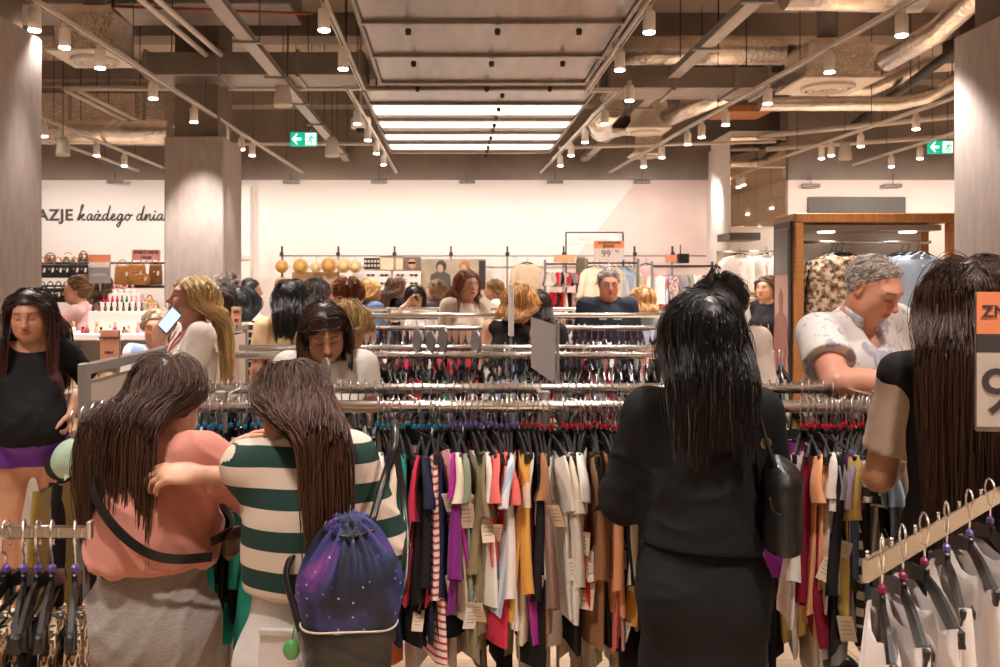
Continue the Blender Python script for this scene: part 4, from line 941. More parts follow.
for k in (-.25, .3): spot_light(((xl + xr) / 2 + k * wu, du + .12, zt - .14), 3, 2.4, .8)
MB().tube([(-h + .03, .23, zt - .19), (h - .03, .23, zt - .19)], .012, 10).obj('rail', M_chrome, t)
MB().box((h + .05, .05, zt / 2 - .02), (.04, .05, zt - .06), bevel=.004).obj('dark_post', M_darkm, t)
# framed poster on its left side
t = thing('poster', 'framed fashion poster on the side of the wooden unit', 'poster', (xl - .04, du + dep / 2, 1.3)); MB().box((0, 0, .02), (.02, dep - .1, 1.55), bevel=.004).obj('frame', M_darkm, t)
mp_ = mat('poster_pink', (.52, .30, .25), .6, noise=.1, nscale=3); MB().box((-.0105, 0, .02), (.004, dep - .17, 1.46)).obj('sheet', mp_, t); MB().box((-.013, 0, .58), (.002, dep - .17, .32)).obj('grey_heading', mat('poster_grey', (.22, .20, .19), .6), t)
m = MB(); m.prism([(-.09, -.72), (-.10, -.3), (-.085, -.1), (-.13, -.2), (-.15, -.12), (-.105, .12), (-.03, .16), (-.035, .2), (-.042, .27), (0, .33), (.042, .27), (.035, .2), (.03, .16), (.105, .12), (.15, -.12), (.13, -.2), (.085, -.1), (.10, -.3), (.09, -.72), (.02, -.72), (0, -.32), (-.02, -.72)], ((-.0155, 0, 0), (0, -1, 0), (0, 0, 1), (-1, 0, 0)), .0015); m.obj('figure', mat('poster_figure', (.30, .13, .10), .6), t)
# blouses facing out
def front_blouse(name, label, x, y, z, m, w_=.42, l_=.6, sleeves=.5, rz=0, seed=0, group=None, collar=True, fine=True):
    """a shirt on a hanger facing the shop"""
    R = random.Random(seed); mb = MB(); n = 24; rings = []; ph = R.uniform(0, 6)
    for i in range(12):
        q = i / 11; w2 = w_ / 2 * ([.34, .62, .93, 1.0][i] if i < 4 else 1 - .06 * math.sin(PI * (q - .25)) + .06 * q); zz = [-.02, -.035, -.06, -.10][i] if i < 4 else -.10 - (l_ - .1) * (i - 3) / 8; th_ = .035 + .035 * min(1, q * 2.5)
        rings.append([Vector((w2 * math.cos(a), th_ * math.sin(a) * (1 + .25 * q * math.sin(6 * a + ph)) + .008 * q * math.sin(9 * w2 * math.cos(a) / w_ * 2 + ph), zz + (-.03 * (1 - abs(math.cos(a))) if i == 0 and math.sin(a) < 0 else 0))) for a in [2 * PI * k / n for k in range(n)]])
    mb.loft(rings, True, False)
    for s_ in (-1, 1):
        rg = []
        for i in range(7):
            q = i / 6; c = Vector((s_ * (w_ / 2 - .03 + .085 * q), -.01 * q, -.085 - sleeves * q)); rg.append([c + Vector((.058 * (1 - .22 * q) * math.cos(2 * PI * k / 10), .04 * math.sin(2 * PI * k / 10), .02 * s_ * -math.cos(2 * PI * k / 10) )) for k in range(10)])
        mb.loft(rg, True, True)
    if collar:
        for s_ in (-1, 1): mb.box((s_ * .038, -.045, -.035), (.07, .012, .035), rotm(.3, s_ * .55, s_ * .25), .003)
        mb.box((0, -.072, -.10 - l_ * .4), (.028, .006, l_ * .8), None, .002)
    t = thing(name, label, 'shirt' if collar else 'top', (x, y, z), rz, group); mb.obj('cloth', m, t)
    if collar:
        b = MB(); [b.ball((0, -.078, -.1 - .1 * k), (.006, .003, .006), 6) for k in range(4)]; b.obj('buttons', M_ptag, t)
    H = MB()
    for s_ in (-1, 1): H.tube([(0, 0, .0), (s_ * .06, 0, -.012), (s_ * w_ * .40, 0, -.06)], (.009, .011, .009), 8)
    H.tube([(0, 0, 0), (0, 0, .035), (.014, 0, .052), (.004, 0, .07), (-.012, 0, .06)], .0028, 6); H.obj('hanger', M_black, t); return t
m_animal = print_mat('animal_print_blouse', (.055, .035, .022), [(.24, .14, .075), (.52, .40, .28), (.64, .54, .42)], 30, .40)
zr_ = zt - .262
for i, (p, dy, lab) in enumerate(((832, .30, 'brown animal print blouse at the back of the wooden unit'), (836, .23, 'brown animal print blouse, middle one in the wooden unit'), (842, .16, 'brown animal print blouse nearest in the wooden unit'))): front_blouse('blouse', lab, X(p, du + dy), du + dy, zr_, m_animal, .42, .62, .52, .12, i, 'animal print blouses in the wooden unit', False)
for i, (p, dy, c, lab) in enumerate(((902, .30, 'skyblue', 'pale blue denim dress at the back of the wooden unit'), (908, .23, 'skyblue', 'pale blue denim dress, middle one in the wooden unit'), (918, .16, 'skyblue', 'pale blue denim dress with collar nearest in the wooden unit'))): front_blouse('denim_dress', lab, X(p, du + dy), du + dy, zr_, fabric('cloth_pale_denim', (.36, .42, .52)), .40, .68, .2, -.05, i + 5, 'pale denim dresses in the wooden unit')
# stacked dark jeans lower in the unit
for i in range(4):
    o = MB().box((0, 0, .03), (.34, .3, .055), bevel=.02).obj('folded_jeans', fabric('cloth_jeans_dark', (.035, .035, .045))); o.location = (X(905, du), du + .3, .121 + .062 * i); tag(o, f'folded dark jeans in the wooden unit, {ORD[i]} from the bottom of the stack', 'jeans', 'folded jeans in the wooden unit')
# grey header on the side wall
x0, z0 = xz(808, 215, 12.56); x1, z1 = xz(905, 197, 12.56); t = thing('header_board', 'plain dark grey header board high on the side wall', 'board', ((x0 + x1) / 2, 12.56, (z0 + z1) / 2)); MB().box((0, 0, 0), (x1 - x0, .05, z1 - z0), bevel=.004).obj('panel', mat('header_grey', (.10, .085, .075), .5), t); MB().box((0, .0, -(z1 - z0) / 2 - .012), (x1 - x0, .06, .024), bevel=.003).obj('lip', M_greym, t)
# ================================================================== shelf bay by the mirror pillar
db = 10.6; x0, x1 = X(729, db), X(781, db); zz = lambda py: CH + (HY - py) * db / F; cx = (x0 + x1) / 2; wb = x1 - x0
t = thing('display_bay', 'wood topped wall bay with white shirts below the mirror pillar', 'display unit', (cx, db, 0))
MB().box((0, .3, zz(246)), (wb, .55, .075), bevel=.005).obj('wood_beam', M_woodx, t); MB().box((-.1, .3, zz(236)), (wb * .6, .5, .09), bevel=.004).obj('header', mat('header_grey', (.10, .085, .075), .5), t); MB().box((0, .52, zz(246) / 2), (wb, .04, zz(246) - .08)).obj('back_panel', M_beige, t); MB().box((0, .3, zz(291)), (wb, .45, .04), bevel=.004).obj('shelf', M_whitep, t)
MB().tube([(-wb / 2, .2, zz(251)), (wb / 2, .2, zz(251))], .012, 8).obj('rail', M_chrome, t); MB().tube([(-wb / 2, .2, zz(296)), (wb / 2, .2, zz(296))], .012, 8).obj('lower_rail', M_chrome, t)
for i, p in enumerate((739, 766)): front_blouse('shirt', f'white shirt hanging in the wall bay, {["beside the pier", "nearer the wooden unit"][i]}', X(p, db + .12), db + .12, zz(253), cloth('white'), .42, .45, .38, 0, i, 'white shirts in the wall bay')
m = MB(); x_, z_ = xz(748, 280, db + .42); m.tube([(-.15, 0, .22), (-.05, 0, .03), (.2, 0, -.03)], (.03, .04, .028), 10); m.obj('arm_of_model', mat('poster_skin', (.55, .30, .19), .6), t); t.children[-1].location = (x_ - cx, .45, z_)
for i, (p, c) in enumerate(((752, 'charcoal'), (757, 'grey'), (762, 'black'), (768, 'black'), (773, 'skyblue'), (777, 'navy'))):
    o = link('jacket', garment_mesh('long', 'jacket', cloth(c), .55, 70 + i, False, .2), None, (X(p, db + .2), db + .2, zz(297)), .25); tag(o, f'{cname(c)} jacket on the lower rail of the wall bay, {ORD[i]} from the left', 'jacket', 'jackets in the wall bay')
t = thing('stock_cabinet', 'small grey-beige cabinet beside the white pier', 'cabinet', (X(738, 9.8), 9.8, 0)); zc = CH + (HY - 297) * 9.8 / F; MB().box((0, 0, zc / 2), (.26, .4, zc), bevel=.008).obj('body', M_beige, t); MB().box((0, -.205, zc * .6), (.22, .012, zc * .7), bevel=.004).obj('door', M_cream, t); MB().box((.09, -.217, zc * .6), (.012, .015, .1), bevel=.003).obj('handle', M_darkm, t)
# ================================================================== back wall: rail, uprights and what hangs there
dw = 13.35; zz = lambda py: CH + (HY - py) * dw / F
t = thing('hanging_rail', 'long thin dark rail with uprights along the white back wall', 'rail', (X(500, dw), dw + .4, 0)); c = Vector(t.location)
MB().tube([(X(274, dw) - c.x, 0, zz(255)), (X(714, dw) - c.x, 0, zz(255))], .010, 8).obj('rail', M_greym, t)
for p in (277, 335, 393, 451, 509, 567, 640, 679): 
    MB().box((X(p, dw) - c.x, .02, zz(255) / 2), (.03, .03, zz(255)), bevel=.003).obj('upright', M_greym, t)
    MB().box((X(p, dw) - c.x, .0, zz(250)), (.025, .05, .15), bevel=.004).obj('bracket', M_darkm, t); MB().ball((X(p, dw) - c.x, -.04, zz(253)), .035, 8).obj('clamp', M_darkm, t)
# straw hats and bags
M_straw = mat('straw', (.62, .36, .11), .8, noise=.25, nscale=30, bump=.5, bscale=90); M_straw2 = mat('pale_straw', (.75, .55, .30), .8, noise=.2, nscale=30, bump=.5, bscale=90)
hb = None
for i, (p, py, r, mt, lab) in enumerate(((278, 266, .10, 0, 'brown straw hat at the left end of the wall rail'), (297, 266, .115, 0, 'dark honey straw hat, second along the wall rail'), (313, 267, .085, 1, 'small pale straw hat, third along the wall rail'), (326, 265, .12, 0, 'straw hat with dark ribbon, fourth along the wall rail'), (341, 265, .115, 1, 'round ribbed straw hat, fifth along the wall rail'), (353, 266, .10, 1, 'very pale straw hat at the right end of the hats'), (277, 284, .10, 0, 'golden straw hat hanging in the middle of the left column'), (275, 303, .095, 0, 'straw hat hanging lowest in the left column'))):
    t = thing('straw_hat', lab, 'hat', (X(p, dw), dw + .30, zz(py)), 0, 'straw hats on the wall rail'); ax = rotm(PI / 2, 0, 0); mt_ = M_straw2 if mt else M_straw
    MB().lathe([(.0, .10), (r * .4, .098), (r * .55, .08), (r * .62, .02), (r * .66, .006), (r, -.004), (r * 1.0, -.010), (r * .6, -.006)], n=24, axis=ax).obj('hat', mt_, t)
    MB().lathe([(r * .625, .012), (r * .63, .035), (r * .60, .036)], n=24, axis=ax).obj('ribbon', M_black if i == 3 else M_wood, t)
    MB().tube([(0, .0, r), (0, .05, zz(255) - zz(py) if py < 270 else r + .1)], .003, 4).obj('loop', M_darkm, t)
def board(name, label, cat, p0, p1, d, m, parts=()):
    x0, z0 = xz(p0[0], p1[1], d); x1, z1 = xz(p1[0], p0[1], d); t = thing(name, label, cat, ((x0 + x1) / 2, d, (z0 + z1) / 2)); w_, h_ = x1 - x0, z1 - z0
    MB().box((0, 0, 0), (w_, .03, h_), bevel=.004).obj('panel', m, t); return t, w_, h_
for i, (a, b) in enumerate((((292, 272), (338, 283)), )): board('wood_shelf_panel', 'pale wooden panel under the straw hats', 'panel', a, b, dw + .42, mat('pale_wood', (.52, .34, .22), .5, noise=.15, nscale=5, stretch=(1, 1, 8)))
t, w_, h_ = board('framed_picture', 'small dark picture with two pale rows by the hats', 'picture', (364, 258), (380, 269), dw + .42, M_black); [MB().box((w_ * .2 * k, -.018, h_ * r_), (w_ * .13, .006, h_ * .22)).obj('pale_figure', M_beige, t) for k in (-2, -1, 0, 1, 2) for r_ in (.2, -.2)]
t, w_, h_ = board('fabric_banner', 'plain cream banner next to the dark picture', 'banner', (380, 256), (403, 270), dw + .43, fabric('cream_banner', (.74, .60, .42))); MB().box((0, -.02, h_ / 2 - .01), (w_, .02, .02), bevel=.003).obj('top_bar', M_greym, t)
t, w_, h_ = board('photo_panel', 'fashion photo panel of a face in dark glasses', 'photo', (403, 257), (421, 270), dw + .42, mat('photo_brown', (.20, .13, .10), .5)); MB().ball((0, -.014, -.01), (w_ * .24, .012, h_ * .4), 14).obj('photo_face', mat('photo_skin', (.50, .31, .22), .6), t); MB().box((0, -.03, .01), (w_ * .4, .006, h_ * .16), bevel=.002).obj('photo_glasses', M_black, t)
t, w_, h_ = board('photo_panel', 'big fashion photo panel above the sunglasses shoppers', 'photo', (421, 259), (486, 291), dw + .40, mat('photo_green', (.40, .33, .24), .5, noise=.3, nscale=3)); ms = mat('photo_skin', (.50, .31, .22), .6)
for k, hc in ((-.2, M_darkm), (.16, M_wood)):
    m = MB(); m.ball((k * w_, -.015, h_ * .22), (.055, .012, .075), 14); m.obj('photo_face', ms, t); MB().ball((k * w_ + .01, -.012, h_ * .27), (.085, .012, .10), 14).obj('photo_hair', hc, t); m = MB(); m.prism([(-.17, -h_ * .48), (-.15, 0), (-.04, .06), (.04, .06), (.15, 0), (.17, -h_ * .48)], ((k * w_, -.014, 0), (1, 0, 0), (0, 0, 1), (0, -1, 0)), .004); m.obj('photo_jacket', mat('photo_grey', (.08, .075, .07), .6) if k < 0 else M_beige, t)
MB().box((.44 * w_, -.014, 0), (.1 * w_, .01, h_ * .9)).obj('photo_shelf', M_darkm, t)
# sunglasses boards
sg0 = None
t1, w_, h_ = board('sunglasses_board', 'white board with rows of dark sunglasses, left one', 'display board', (364, 271), (391, 312), dw + .33, M_whitep); t2, _, _ = board('sunglasses_board', 'white board with rows of dark sunglasses, right one', 'display board', (393, 271), (421, 312), dw + .33, M_whitep)
k_ = 0
for tb, nm in ((t1, 'left'), (t2, 'right')):
    for r in range(5):
        for cc in range(2):
            p = (tb.location.x + w_ * (.25 if cc else -.25), tb.location.y - .03, tb.location.z + h_ * (.40 - .20 * r)); lab = f'dark sunglasses on the {nm} white board, {ORD[r]} row, {"second" if cc else "first"} column'
            if sg0 is None:
                sg0 = thing('sunglasses', lab, 'sunglasses', p, 0, 'sunglasses on the white boards'); m = MB()
                for s_ in (-1, 1): m.loft([[Vector((s_ * .033 + .027 * math.cos(a), y_, .017 * math.sin(a))) for a in [2 * PI * q / 12 for q in range(12)]] for y_ in (-.004, .004)], True, True)
                m.box((0, 0, .004), (.02, .006, .006)); m.obj('lenses', M_black, sg0); [MB().box((s_ * .064, .0, .006), (.006, .03, .006)).obj('temple', M_darkm, sg0) for s_ in (-1, 1)]
            else: dup(sg0, p, 0, lab)
# beige blouse facing out and the racks of clothes along the wall
front_blouse('blouse', 'large beige blouse hanging flat on the back wall', X(528, dw), dw + .2, zz(262), fabric('cloth_pale_beige', (.62, .49, .33)), .42, .62, .5, 0, 3, None, False)
front_blouse('blouse', 'pink blouse hanging at the left of the pastel clothes', X(646, dw - .3), dw - .3, zz(264), fabric('cloth_pale_pink', (.66, .42, .42)), .24, .7, .4, 0, 3, None, False)
front_blouse('robe', 'long beige robe hanging on the white pier', X(720, 13.4), 13.42, CH + (HY - 259) * 13.4 / F, fabric('cloth_pale_beige', (.62, .49, .33)), .22, .95, .6, 0, 4, None, False)
def wall_rack(label, p0, p1, d, pys, m=M_greym):
    t = thing('garment_rack', label, 'clothes rack', (X((p0 + p1) / 2, d), d, 0)); z = lambda py: CH + (HY - py) * d / F; hw_ = (X(p1, d) - X(p0, d)) / 2
    for py in pys: MB().tube([(-hw_, 0, z(py)), (hw_, 0, z(py))], .013, 8).obj('rail', M_darkm, t)
    for s_ in (-1, 1): MB().box((s_ * hw_, 0, z(pys[0]) / 2 + .03), (.03, .04, z(pys[0]) + .06), bevel=.004).obj('post', m, t); MB().box((s_ * hw_, 0, .02), (.06, .4, .04), bevel=.004).obj('foot', m, t)
    return z
def wall_clothes(where, p0, p1, n, d, z, cols, kinds, ln, seed, group, tw=.5):
    R = random.Random(seed); pc = None
    for i in range(n):
        c = cols[(i * 5 + R.randrange(2)) % len(cols)]; k = R.choice(kinds); x_ = X(p0 + (p1 - p0) * (i + .5) / n, d)
        me = garment_mesh(k, k, cloth(c), ln * R.uniform(.85, 1.1), R.random(), False, .19); o = link({'tee': 'short_sleeve_top', 'long': 'long_sleeve_top', 'tank': 'sleeveless_top', 'dress': 'dress'}[k], me, None, (x_, d, z), R.uniform(.2, tw + .3))
        tag(o, uniq(f'{cname(c)} {KINDN[k]} {where}' + (f', next to {cname(pc)}' if pc else ''), []), 'dress' if k == 'dress' else 'top', group); pc = c
z = wall_rack('dark two-tier clothes rack left of the beige wall post', 545, 577, 12.4, (264, 284)); mixc = ['red', 'white', 'black', 'pink', 'grey', 'white', 'crimson', 'black']
wall_clothes('on the upper two-tier rail', 546, 576, 10, 12.4, z(264), mixc, ['tee', 'tank'], .2, 61, 'clothes on the two-tier wall rack'); wall_clothes('on the lower two-tier rail', 546, 576, 10, 12.4, z(284), mixc, ['tee', 'long'], .3, 62, 'clothes on the two-tier wall rack')
t = thing('shop_post', 'beige post between the clothes racks at the back', 'post', (X(581, 12.5), 12.5, 0)); MB().box((0, 0, z(257) / 2), (.11, .11, z(257)), bevel=.006).obj('shaft', mat('post_beige', (.38, .31, .22), .6), t); MB().box((0, 0, .03), (.22, .22, .06), bevel=.006).obj('base', M_greym, t)
z = wall_rack('dark clothes rack behind the man in the navy sweater', 587, 638, 12.2, (263,))
for i, (p, c) in enumerate(((594, 'cream'), (600, 'skyblue'), (614, 'cream'), (620, 'skyblue'), (627, 'skyblue'), (633, 'cream'))): front_blouse('shirt', f'{cname(c)} shirt on the rack behind the navy sweater, {ORD[i]} from the left', X(p, 12.1), 12.1 + .05 * i, z(266), cloth(c), .34, .6, .35, .3, i + 11, 'shirts behind the navy sweater')
z = wall_rack('dark clothes rack with pastel tops in front of the pink wall', 652, 712, 11.6, (266,))
wall_clothes('on the pastel rack', 655, 711, 20, 11.6, z(266), ['pink', 'white', 'sage', 'lilac', 'floral', 'coral', 'white', 'magenta', 'grey', 'floral', 'skyblue'], ['tee', 'tank', 'dress'], .42, 63, 'clothes on the pastel rack')
# signs at the back
M_paperw = mat('poster_white', (.74, .68, .63), .6)
t = thing('sign_frame', 'thin dark sign frame holding a white card before the pink wall', 'sign', (X(594, 12.8), 12.8, 0)); z = lambda py: CH + (HY - py) * 12.8 / F; q = 12.8 / F
for dx in (-28, 29): MB().box((dx * q, 0, z(232) / 2), (.02, .02, z(232)), bevel=.002).obj('post', M_darkm, t)
MB().box((.5 * q, 0, z(232.5)), (57 * q, .02, .02), bevel=.002).obj('top_bar', M_darkm, t); MB().box((-2 * q, -.0, z(239)), (48 * q, .012, 11 * q), bevel=.003).obj('card', M_paperw, t); MB().box((0, 0, .02), (60 * q, .3, .04), bevel=.004).obj('base', M_greym, t); lettering('lettering', 'Słodkie Trendy', 5 * q, mat('faint_print', (.45, .42, .39), .6), t, (0, -.0075, z(239)), extrude=.0005)
def stand_sign(label, p0, p1, d, base_py, split, top_txt, low_txt, mtop, mlow, sizes=(4, 10), rz=0):
    x0, z0 = xz(p0[0], p1[1], d); x1, z1 = xz(p1[0], p0[1], d); t = thing('price_sign', label, 'sign', ((x0 + x1) / 2, d, z0), rz); w_, h_ = x1 - x0, z1 - z0; q = d / F; zb = CH + (HY - base_py) * d / F - z0
    MB().box((0, .006, h_ / 2), (w_ + .006, .008, h_ + .006), bevel=.002).obj('holder', M_greym, t); hs = h_ * split
    MB().box((0, 0, h_ - hs / 2), (w_, .004, hs)).obj('top_card', mtop, t)
    if split < 1: MB().box((0, 0, (h_ - hs) / 2), (w_, .004, h_ - hs)).obj('lower_card', mlow, t)
    for i, l in enumerate(top_txt): lettering('lettering', l, sizes[0] * q, M_print, t, (0, -.0035, h_ - hs * (i + .5) / len(top_txt) - (0)), extrude=.0008, offset=.0005 * d / 3)
    for l, sz, ox, oz in low_txt: lettering('price', l, sz * q, M_print, t, (ox * q, -.0035, (h_ - hs) / 2 + oz * q), extrude=.0008)
    MB().tube([(0, .012, 0.002), (0, .012, zb)], .008 if d > 5 else .004, 6).obj('stem', M_greym, t); return t
stand_sign('orange and white price sign reading 99 above the navy sweater', (594, 241), (624, 260), 10.2, 468 if False else 425, .38, ('WYJĄTKOWE', 'JEANSY'), (('99', 9.5, -3, 0), ('99', 4, 8, 2.5)), M_orange, M_signw, (3.6, 10))
stand_sign('pink sign with two dark lines above the brown handbags', (132, 250), (160, 260), 12.2, 262, 1, ('ZNAJDŹ WIĘCEJ', 'OKAZJI'), (), mat('sign_pink', (.95, .44, .38), .55), M_signw, (3.3, 8))
stand_sign('blank orange card left of the sign frame', (554, 255), (575, 262), 11.9, 268, 1, (), (), M_orange, M_signw)
stand_sign('blank orange card left of the black box on the pastel rack', (666, 255), (677, 262), 11.58, 266, 1, (), (), M_orange, M_signw)
o = MB().box((0, 0, .045), (.14, .1, .12), bevel=.006); o.tube([(-.045, -.04, .10), (-.045, -.04, .22)], .008, 6); o = o.obj('black_box', M_black); x_, z_ = xz(683, 262, 11.56); o.location = (x_, 11.56, z_); tag(o, 'small black box with a rod on the pastel rack', 'box')
stand_sign('orange sign reading WYJĄTKOWE CENY on the front rack end', (100, 332), (119, 361), 3.15, 362, 1, ('WYJĄTKOWE', 'CENY'), (), mat('sign_salmon', (.95, .45, .30), .55), M_signw, (3.5, 8), -.12).location.z += .004
stand_sign('small orange card on the end frame of the second rack', (231.5, 307.5), (241, 325), 5.45, 328, 1, ('OD', '39'), (), mat('sign_salmon', (.95, .45, .30), .55), M_signw, (4, 8), -.1)
t = stand_sign('orange topped grey sign standing on the cosmetics counter', (89, 255), (110, 283), 7.2, 291, .28, (), (), M_orange, mat('sign_midgrey', (.30, .28, .27), .5)); q = 7.2 / F; MB().box((0, -.004, 18 * q), (20 * q, .004, 5 * q)).obj('white_band', M_paperw, t); lettering('lettering', 'NOWOŚĆ', 3 * q, M_paperw, t, (0, -.0045, 8 * q), extrude=.0006)
# ================================================================== handbags on the left of the back wall
dh = 12.9; z = wall_rack('dark wall rack of black handbags behind the pink top', 36, 166, dh, (263, 286)); R = random.Random(5)
MB().box((X(140, dh), dh - .05, z(287)), (X(166, dh) - X(112, dh), .3, .03), bevel=.004).obj('bag_shelf', M_darkm); tag(bpy.data.objects['bag_shelf'], 'dark shelf carrying the brown handbags', 'shelf')
def bag_mesh(w_, h_, dp):
    m = MB(); rg = []
    for i, (zq, s_) in enumerate(((0, .86), (.04, 1), (.5, .99), (.9, .9), (1, .82))): rg.append([Vector((w_ / 2 * s_ * (abs(math.cos(a)) ** .5) * (1 if math.cos(a) > 0 else -1), dp / 2 * (1 - .45 * zq) * (abs(math.sin(a)) ** .6) * (1 if math.sin(a) > 0 else -1), h_ * zq)) for a in [2 * PI * k / 20 for k in range(20)]])
    m.loft(rg, True, True); return m
def handbag(label, x, y, z, w_, h_, m, group, hang=True):
    t = thing('handbag', label, 'handbag', (x, y, z), R.uniform(-.2, .2), group); bag_mesh(w_, h_, .1).obj('bag_body', m, t)
    MB().tube([(w_ * .28 * math.cos(a), 0, h_ * .97 + (h_ * .5 if hang else h_ * .3) * math.sin(a)) for a in [PI * k / 10 for k in range(11)]], .008, 6).obj('strap', m if R.random() < .6 else M_wood, t)
    MB().box((0, -.05, h_ * .62), (.03, .012, .022), bevel=.003).obj('clasp', M_chrome, t)
    MB().box((w_ * .3, -.055, h_ * .55), (.03, .003, .06), rotm(0, .2, 0)).obj('price_tag', M_ptag, t)
mbag = [mat('bag_black', (.015, .014, .014), .45), mat('bag_tan', (.42, .17, .05), .45, noise=.12), mat('bag_brown', (.22, .08, .03), .45), mat('bag_gold', (.55, .34, .09), .5, noise=.2), mat('bag_cream', (.66, .54, .42), .5)]
for i in range(12): handbag(f'black handbag on the left wall rack, {ORD[i % 6]} in the {"upper" if i < 6 else "lower"} row', X(46 + 8 * (i % 6), dh), dh - .12, z(278 if i < 6 else 302) - .0, .17, .2, mbag[0], 'black handbags on the wall rack')
for i, (p, py, w_, h_, mi, lab) in enumerate(((52, 263, .16, .1, 2, 'small brown bag on top of the black handbag rack, left'), (70, 263, .2, .1, 4, 'cream and brown bag on top of the black handbag rack'), (85, 263, .14, .12, 2, 'round brown bag next to the orange topped sign'), (124, 286, .22, .28, 1, 'tall tan tote on the dark shelf'), (138, 286, .28, .3, 1, 'wide tan leather bag on the dark shelf'), (145, 286.3, .27, .16, 1, 'low tan satchel in front of the wide bag'), (157, 286, .2, .3, 2, 'dark brown bag at the right end of the dark shelf'))):
    handbag(lab, X(p, dh), dh - .06 - (.11 if i == 5 else 0), z(py) + .016, w_, h_, mbag[mi], 'handbags at the back left', False)
t = thing('bag_table', 'low dark table of golden bags at the back left', 'table', (X(135, 11.6), 11.6, 0)); zb3 = CH + (HY - 313) * 11.6 / F; MB().box((0, 0, zb3 - .02), (.9, .4, .04), bevel=.005).obj('top', M_darkm, t); [MB().box((sx * .42, sy * .17, (zb3 - .04) / 2), (.04, .04, zb3 - .042)).obj('leg', M_darkm, t) for sx in (-1, 1) for sy in (-1, 1)]
for i in range(7): handbag(f'golden straw bag on the low dark table, {ORD[i]} from the left', X(117 + 6 * i, 11.5), 11.55 + .05 * (i % 2), zb3 + .001, .13, .12 + .03 * (i % 3), mbag[3], 'golden bags at the back left', False)
# ================================================================== cosmetics counter
dc = 6.9; zz = lambda py: CH + (HY - py) * dc / F; q = dc / F
t = thing('cosmetics_counter', 'white tiered cosmetics counter beside the middle pillar', 'counter', (X(104, dc), dc, 0)); zt = zz(334)
MB().box((0, .2, zt - .02), (.76, .56, .05), bevel=.006).obj('top', M_whitep, t); MB().box((0, .44, zt / 2), (.72, .03, zt - .06)).obj('back_panel', M_cream, t)
for sx in (-1, 1): MB().box((sx * .365, .2, (zt - .05) / 2), (.025, .5, zt - .05), bevel=.003).obj('side_panel', M_whitep, t)
for k in range(3): MB().box((0, .2, .12 + (zt - .2) * k / 3), (.70, .46, .025), bevel=.003).obj('shelf', M_whitep, t)
TI = ((.58, 0, 322, 334, .0), (.44, .10, 312, 321.5, .11), (.36, .2, 303, 311.5, .22), (.26, .28, 294, 302.5, .3))
tiers = []
for w_, yy, pa, pb, _ in TI[1:]: MB().box((.02, yy + .14, (zz(pa) + zt) / 2 + .0026), (w_, .10, zz(pa) - zt - .005), bevel=.004).obj('tier', M_whitep, t); tiers.append((yy + .14, zz(pa), w_))
cp = {}
def bottle(label, x, y, z, mcap, mb_, h=.07, r=.012, grp='cosmetics on the counter'):
    key = (mcap, mb_, h, r)
    if key in cp: return dup(cp[key], (x, y, z), 0, label, grp)
    t = thing('cosmetic_bottle', label, 'bottle', (x, y, z), 0, grp); MB().lathe([(r, 0), (r * 1.05, h * .1), (r, h * .48), (r * .5, h * .55)], n=12).obj('bottle', MATS[mb_], t); MB().lathe([(r * .55, h * .55), (r * .6, h * .98), (r * .4, h)], n=10).obj('cap', MATS[mcap], t); cp[key] = t
for nm, c in (('cap_black', (.02, .02, .02)), ('glass_red', (.5, .02, .06)), ('glass_green', (.05, .16, .06)), ('glass_pink', (.75, .28, .30)), ('glass_magenta', (.65, .02, .20)), ('glass_peach', (.75, .42, .28)), ('glass_clear', (.7, .66, .62)), ('glass_brown', (.2, .07, .05))): mat(nm, c, .25)
cx = t.location.x
for i in range(9): bottle(f'dark nail polish bottle on the middle tier, {ORD[i]} from the left', cx + .02 - .19 + .048 * i, dc + tiers[0][0] - .02, tiers[0][1], 'cap_black', 'glass_brown' if i % 3 else 'cap_black')
for i in range(9): bottle(f'{"red" if i < 4 else "green" if i < 6 else "pink"} nail polish bottle on the upper tier, {ORD[i]} from the left', cx + .02 - .15 + .038 * i, dc + tiers[1][0] - .02, tiers[1][1], ('glass_red', 'glass_green', 'glass_pink')[(i > 3) + (i > 5)], ('glass_red', 'glass_green', 'glass_pink')[(i > 3) + (i > 5)], .05)
for i in range(4): bottle(f'clear perfume bottle on the top tier, {ORD[i]} from the left', cx + .02 - .09 + .05 * i, dc + tiers[2][0] - .02, tiers[2][1], 'glass_pink', 'glass_clear', .07, .016)
for i in range(13): bottle(f'{("peach", "pink", "clear", "magenta", "brown")[i % 5]} jar on the counter front, {ORD[i]} from the left', cx - .34 + .053 * i, dc + .0 + .05 * (i % 2), zt + .005, 'cap_black' if i % 3 == 0 else 'glass_peach', ('glass_peach', 'glass_pink', 'glass_clear', 'glass_magenta', 'glass_brown')[i % 5], .05 + .02 * (i % 3), .017)
for k in range(3):
    for i in range(5):
        o = MB().box((0, 0, .06), (.10, .09, .12), bevel=.006).obj('cosmetic_box', MATS[('glass_peach', 'glass_clear', 'glass_brown', 'glass_pink', 'cap_black')[(i + 2 * k) % 5]] if i % 2 else M_straw2); o.location = (cx - .28 + .14 * i, dc + .1, .134 + (zt - .2) * k / 3); tag(o, f'small {("cardboard", "coloured")[i % 2]} box on the {("bottom", "middle", "upper")[k]} counter shelf, {ORD[i]} from the left', 'box', 'boxes on the counter shelves')
t = thing('cosmetics_counter', 'lower white counter of jars right behind the phone', 'counter', (X(152, 7.6), 7.6, 0)); z6 = CH + (HY - 322) * 7.6 / F; MB().box((0, .2, z6 - .02), (.36, .4, .04), bevel=.005).obj('top', M_whitep, t); MB().box((0, .2, z6 / 2 - .02), (.32, .36, z6 - .042), bevel=.004).obj('body', M_whitep, t)
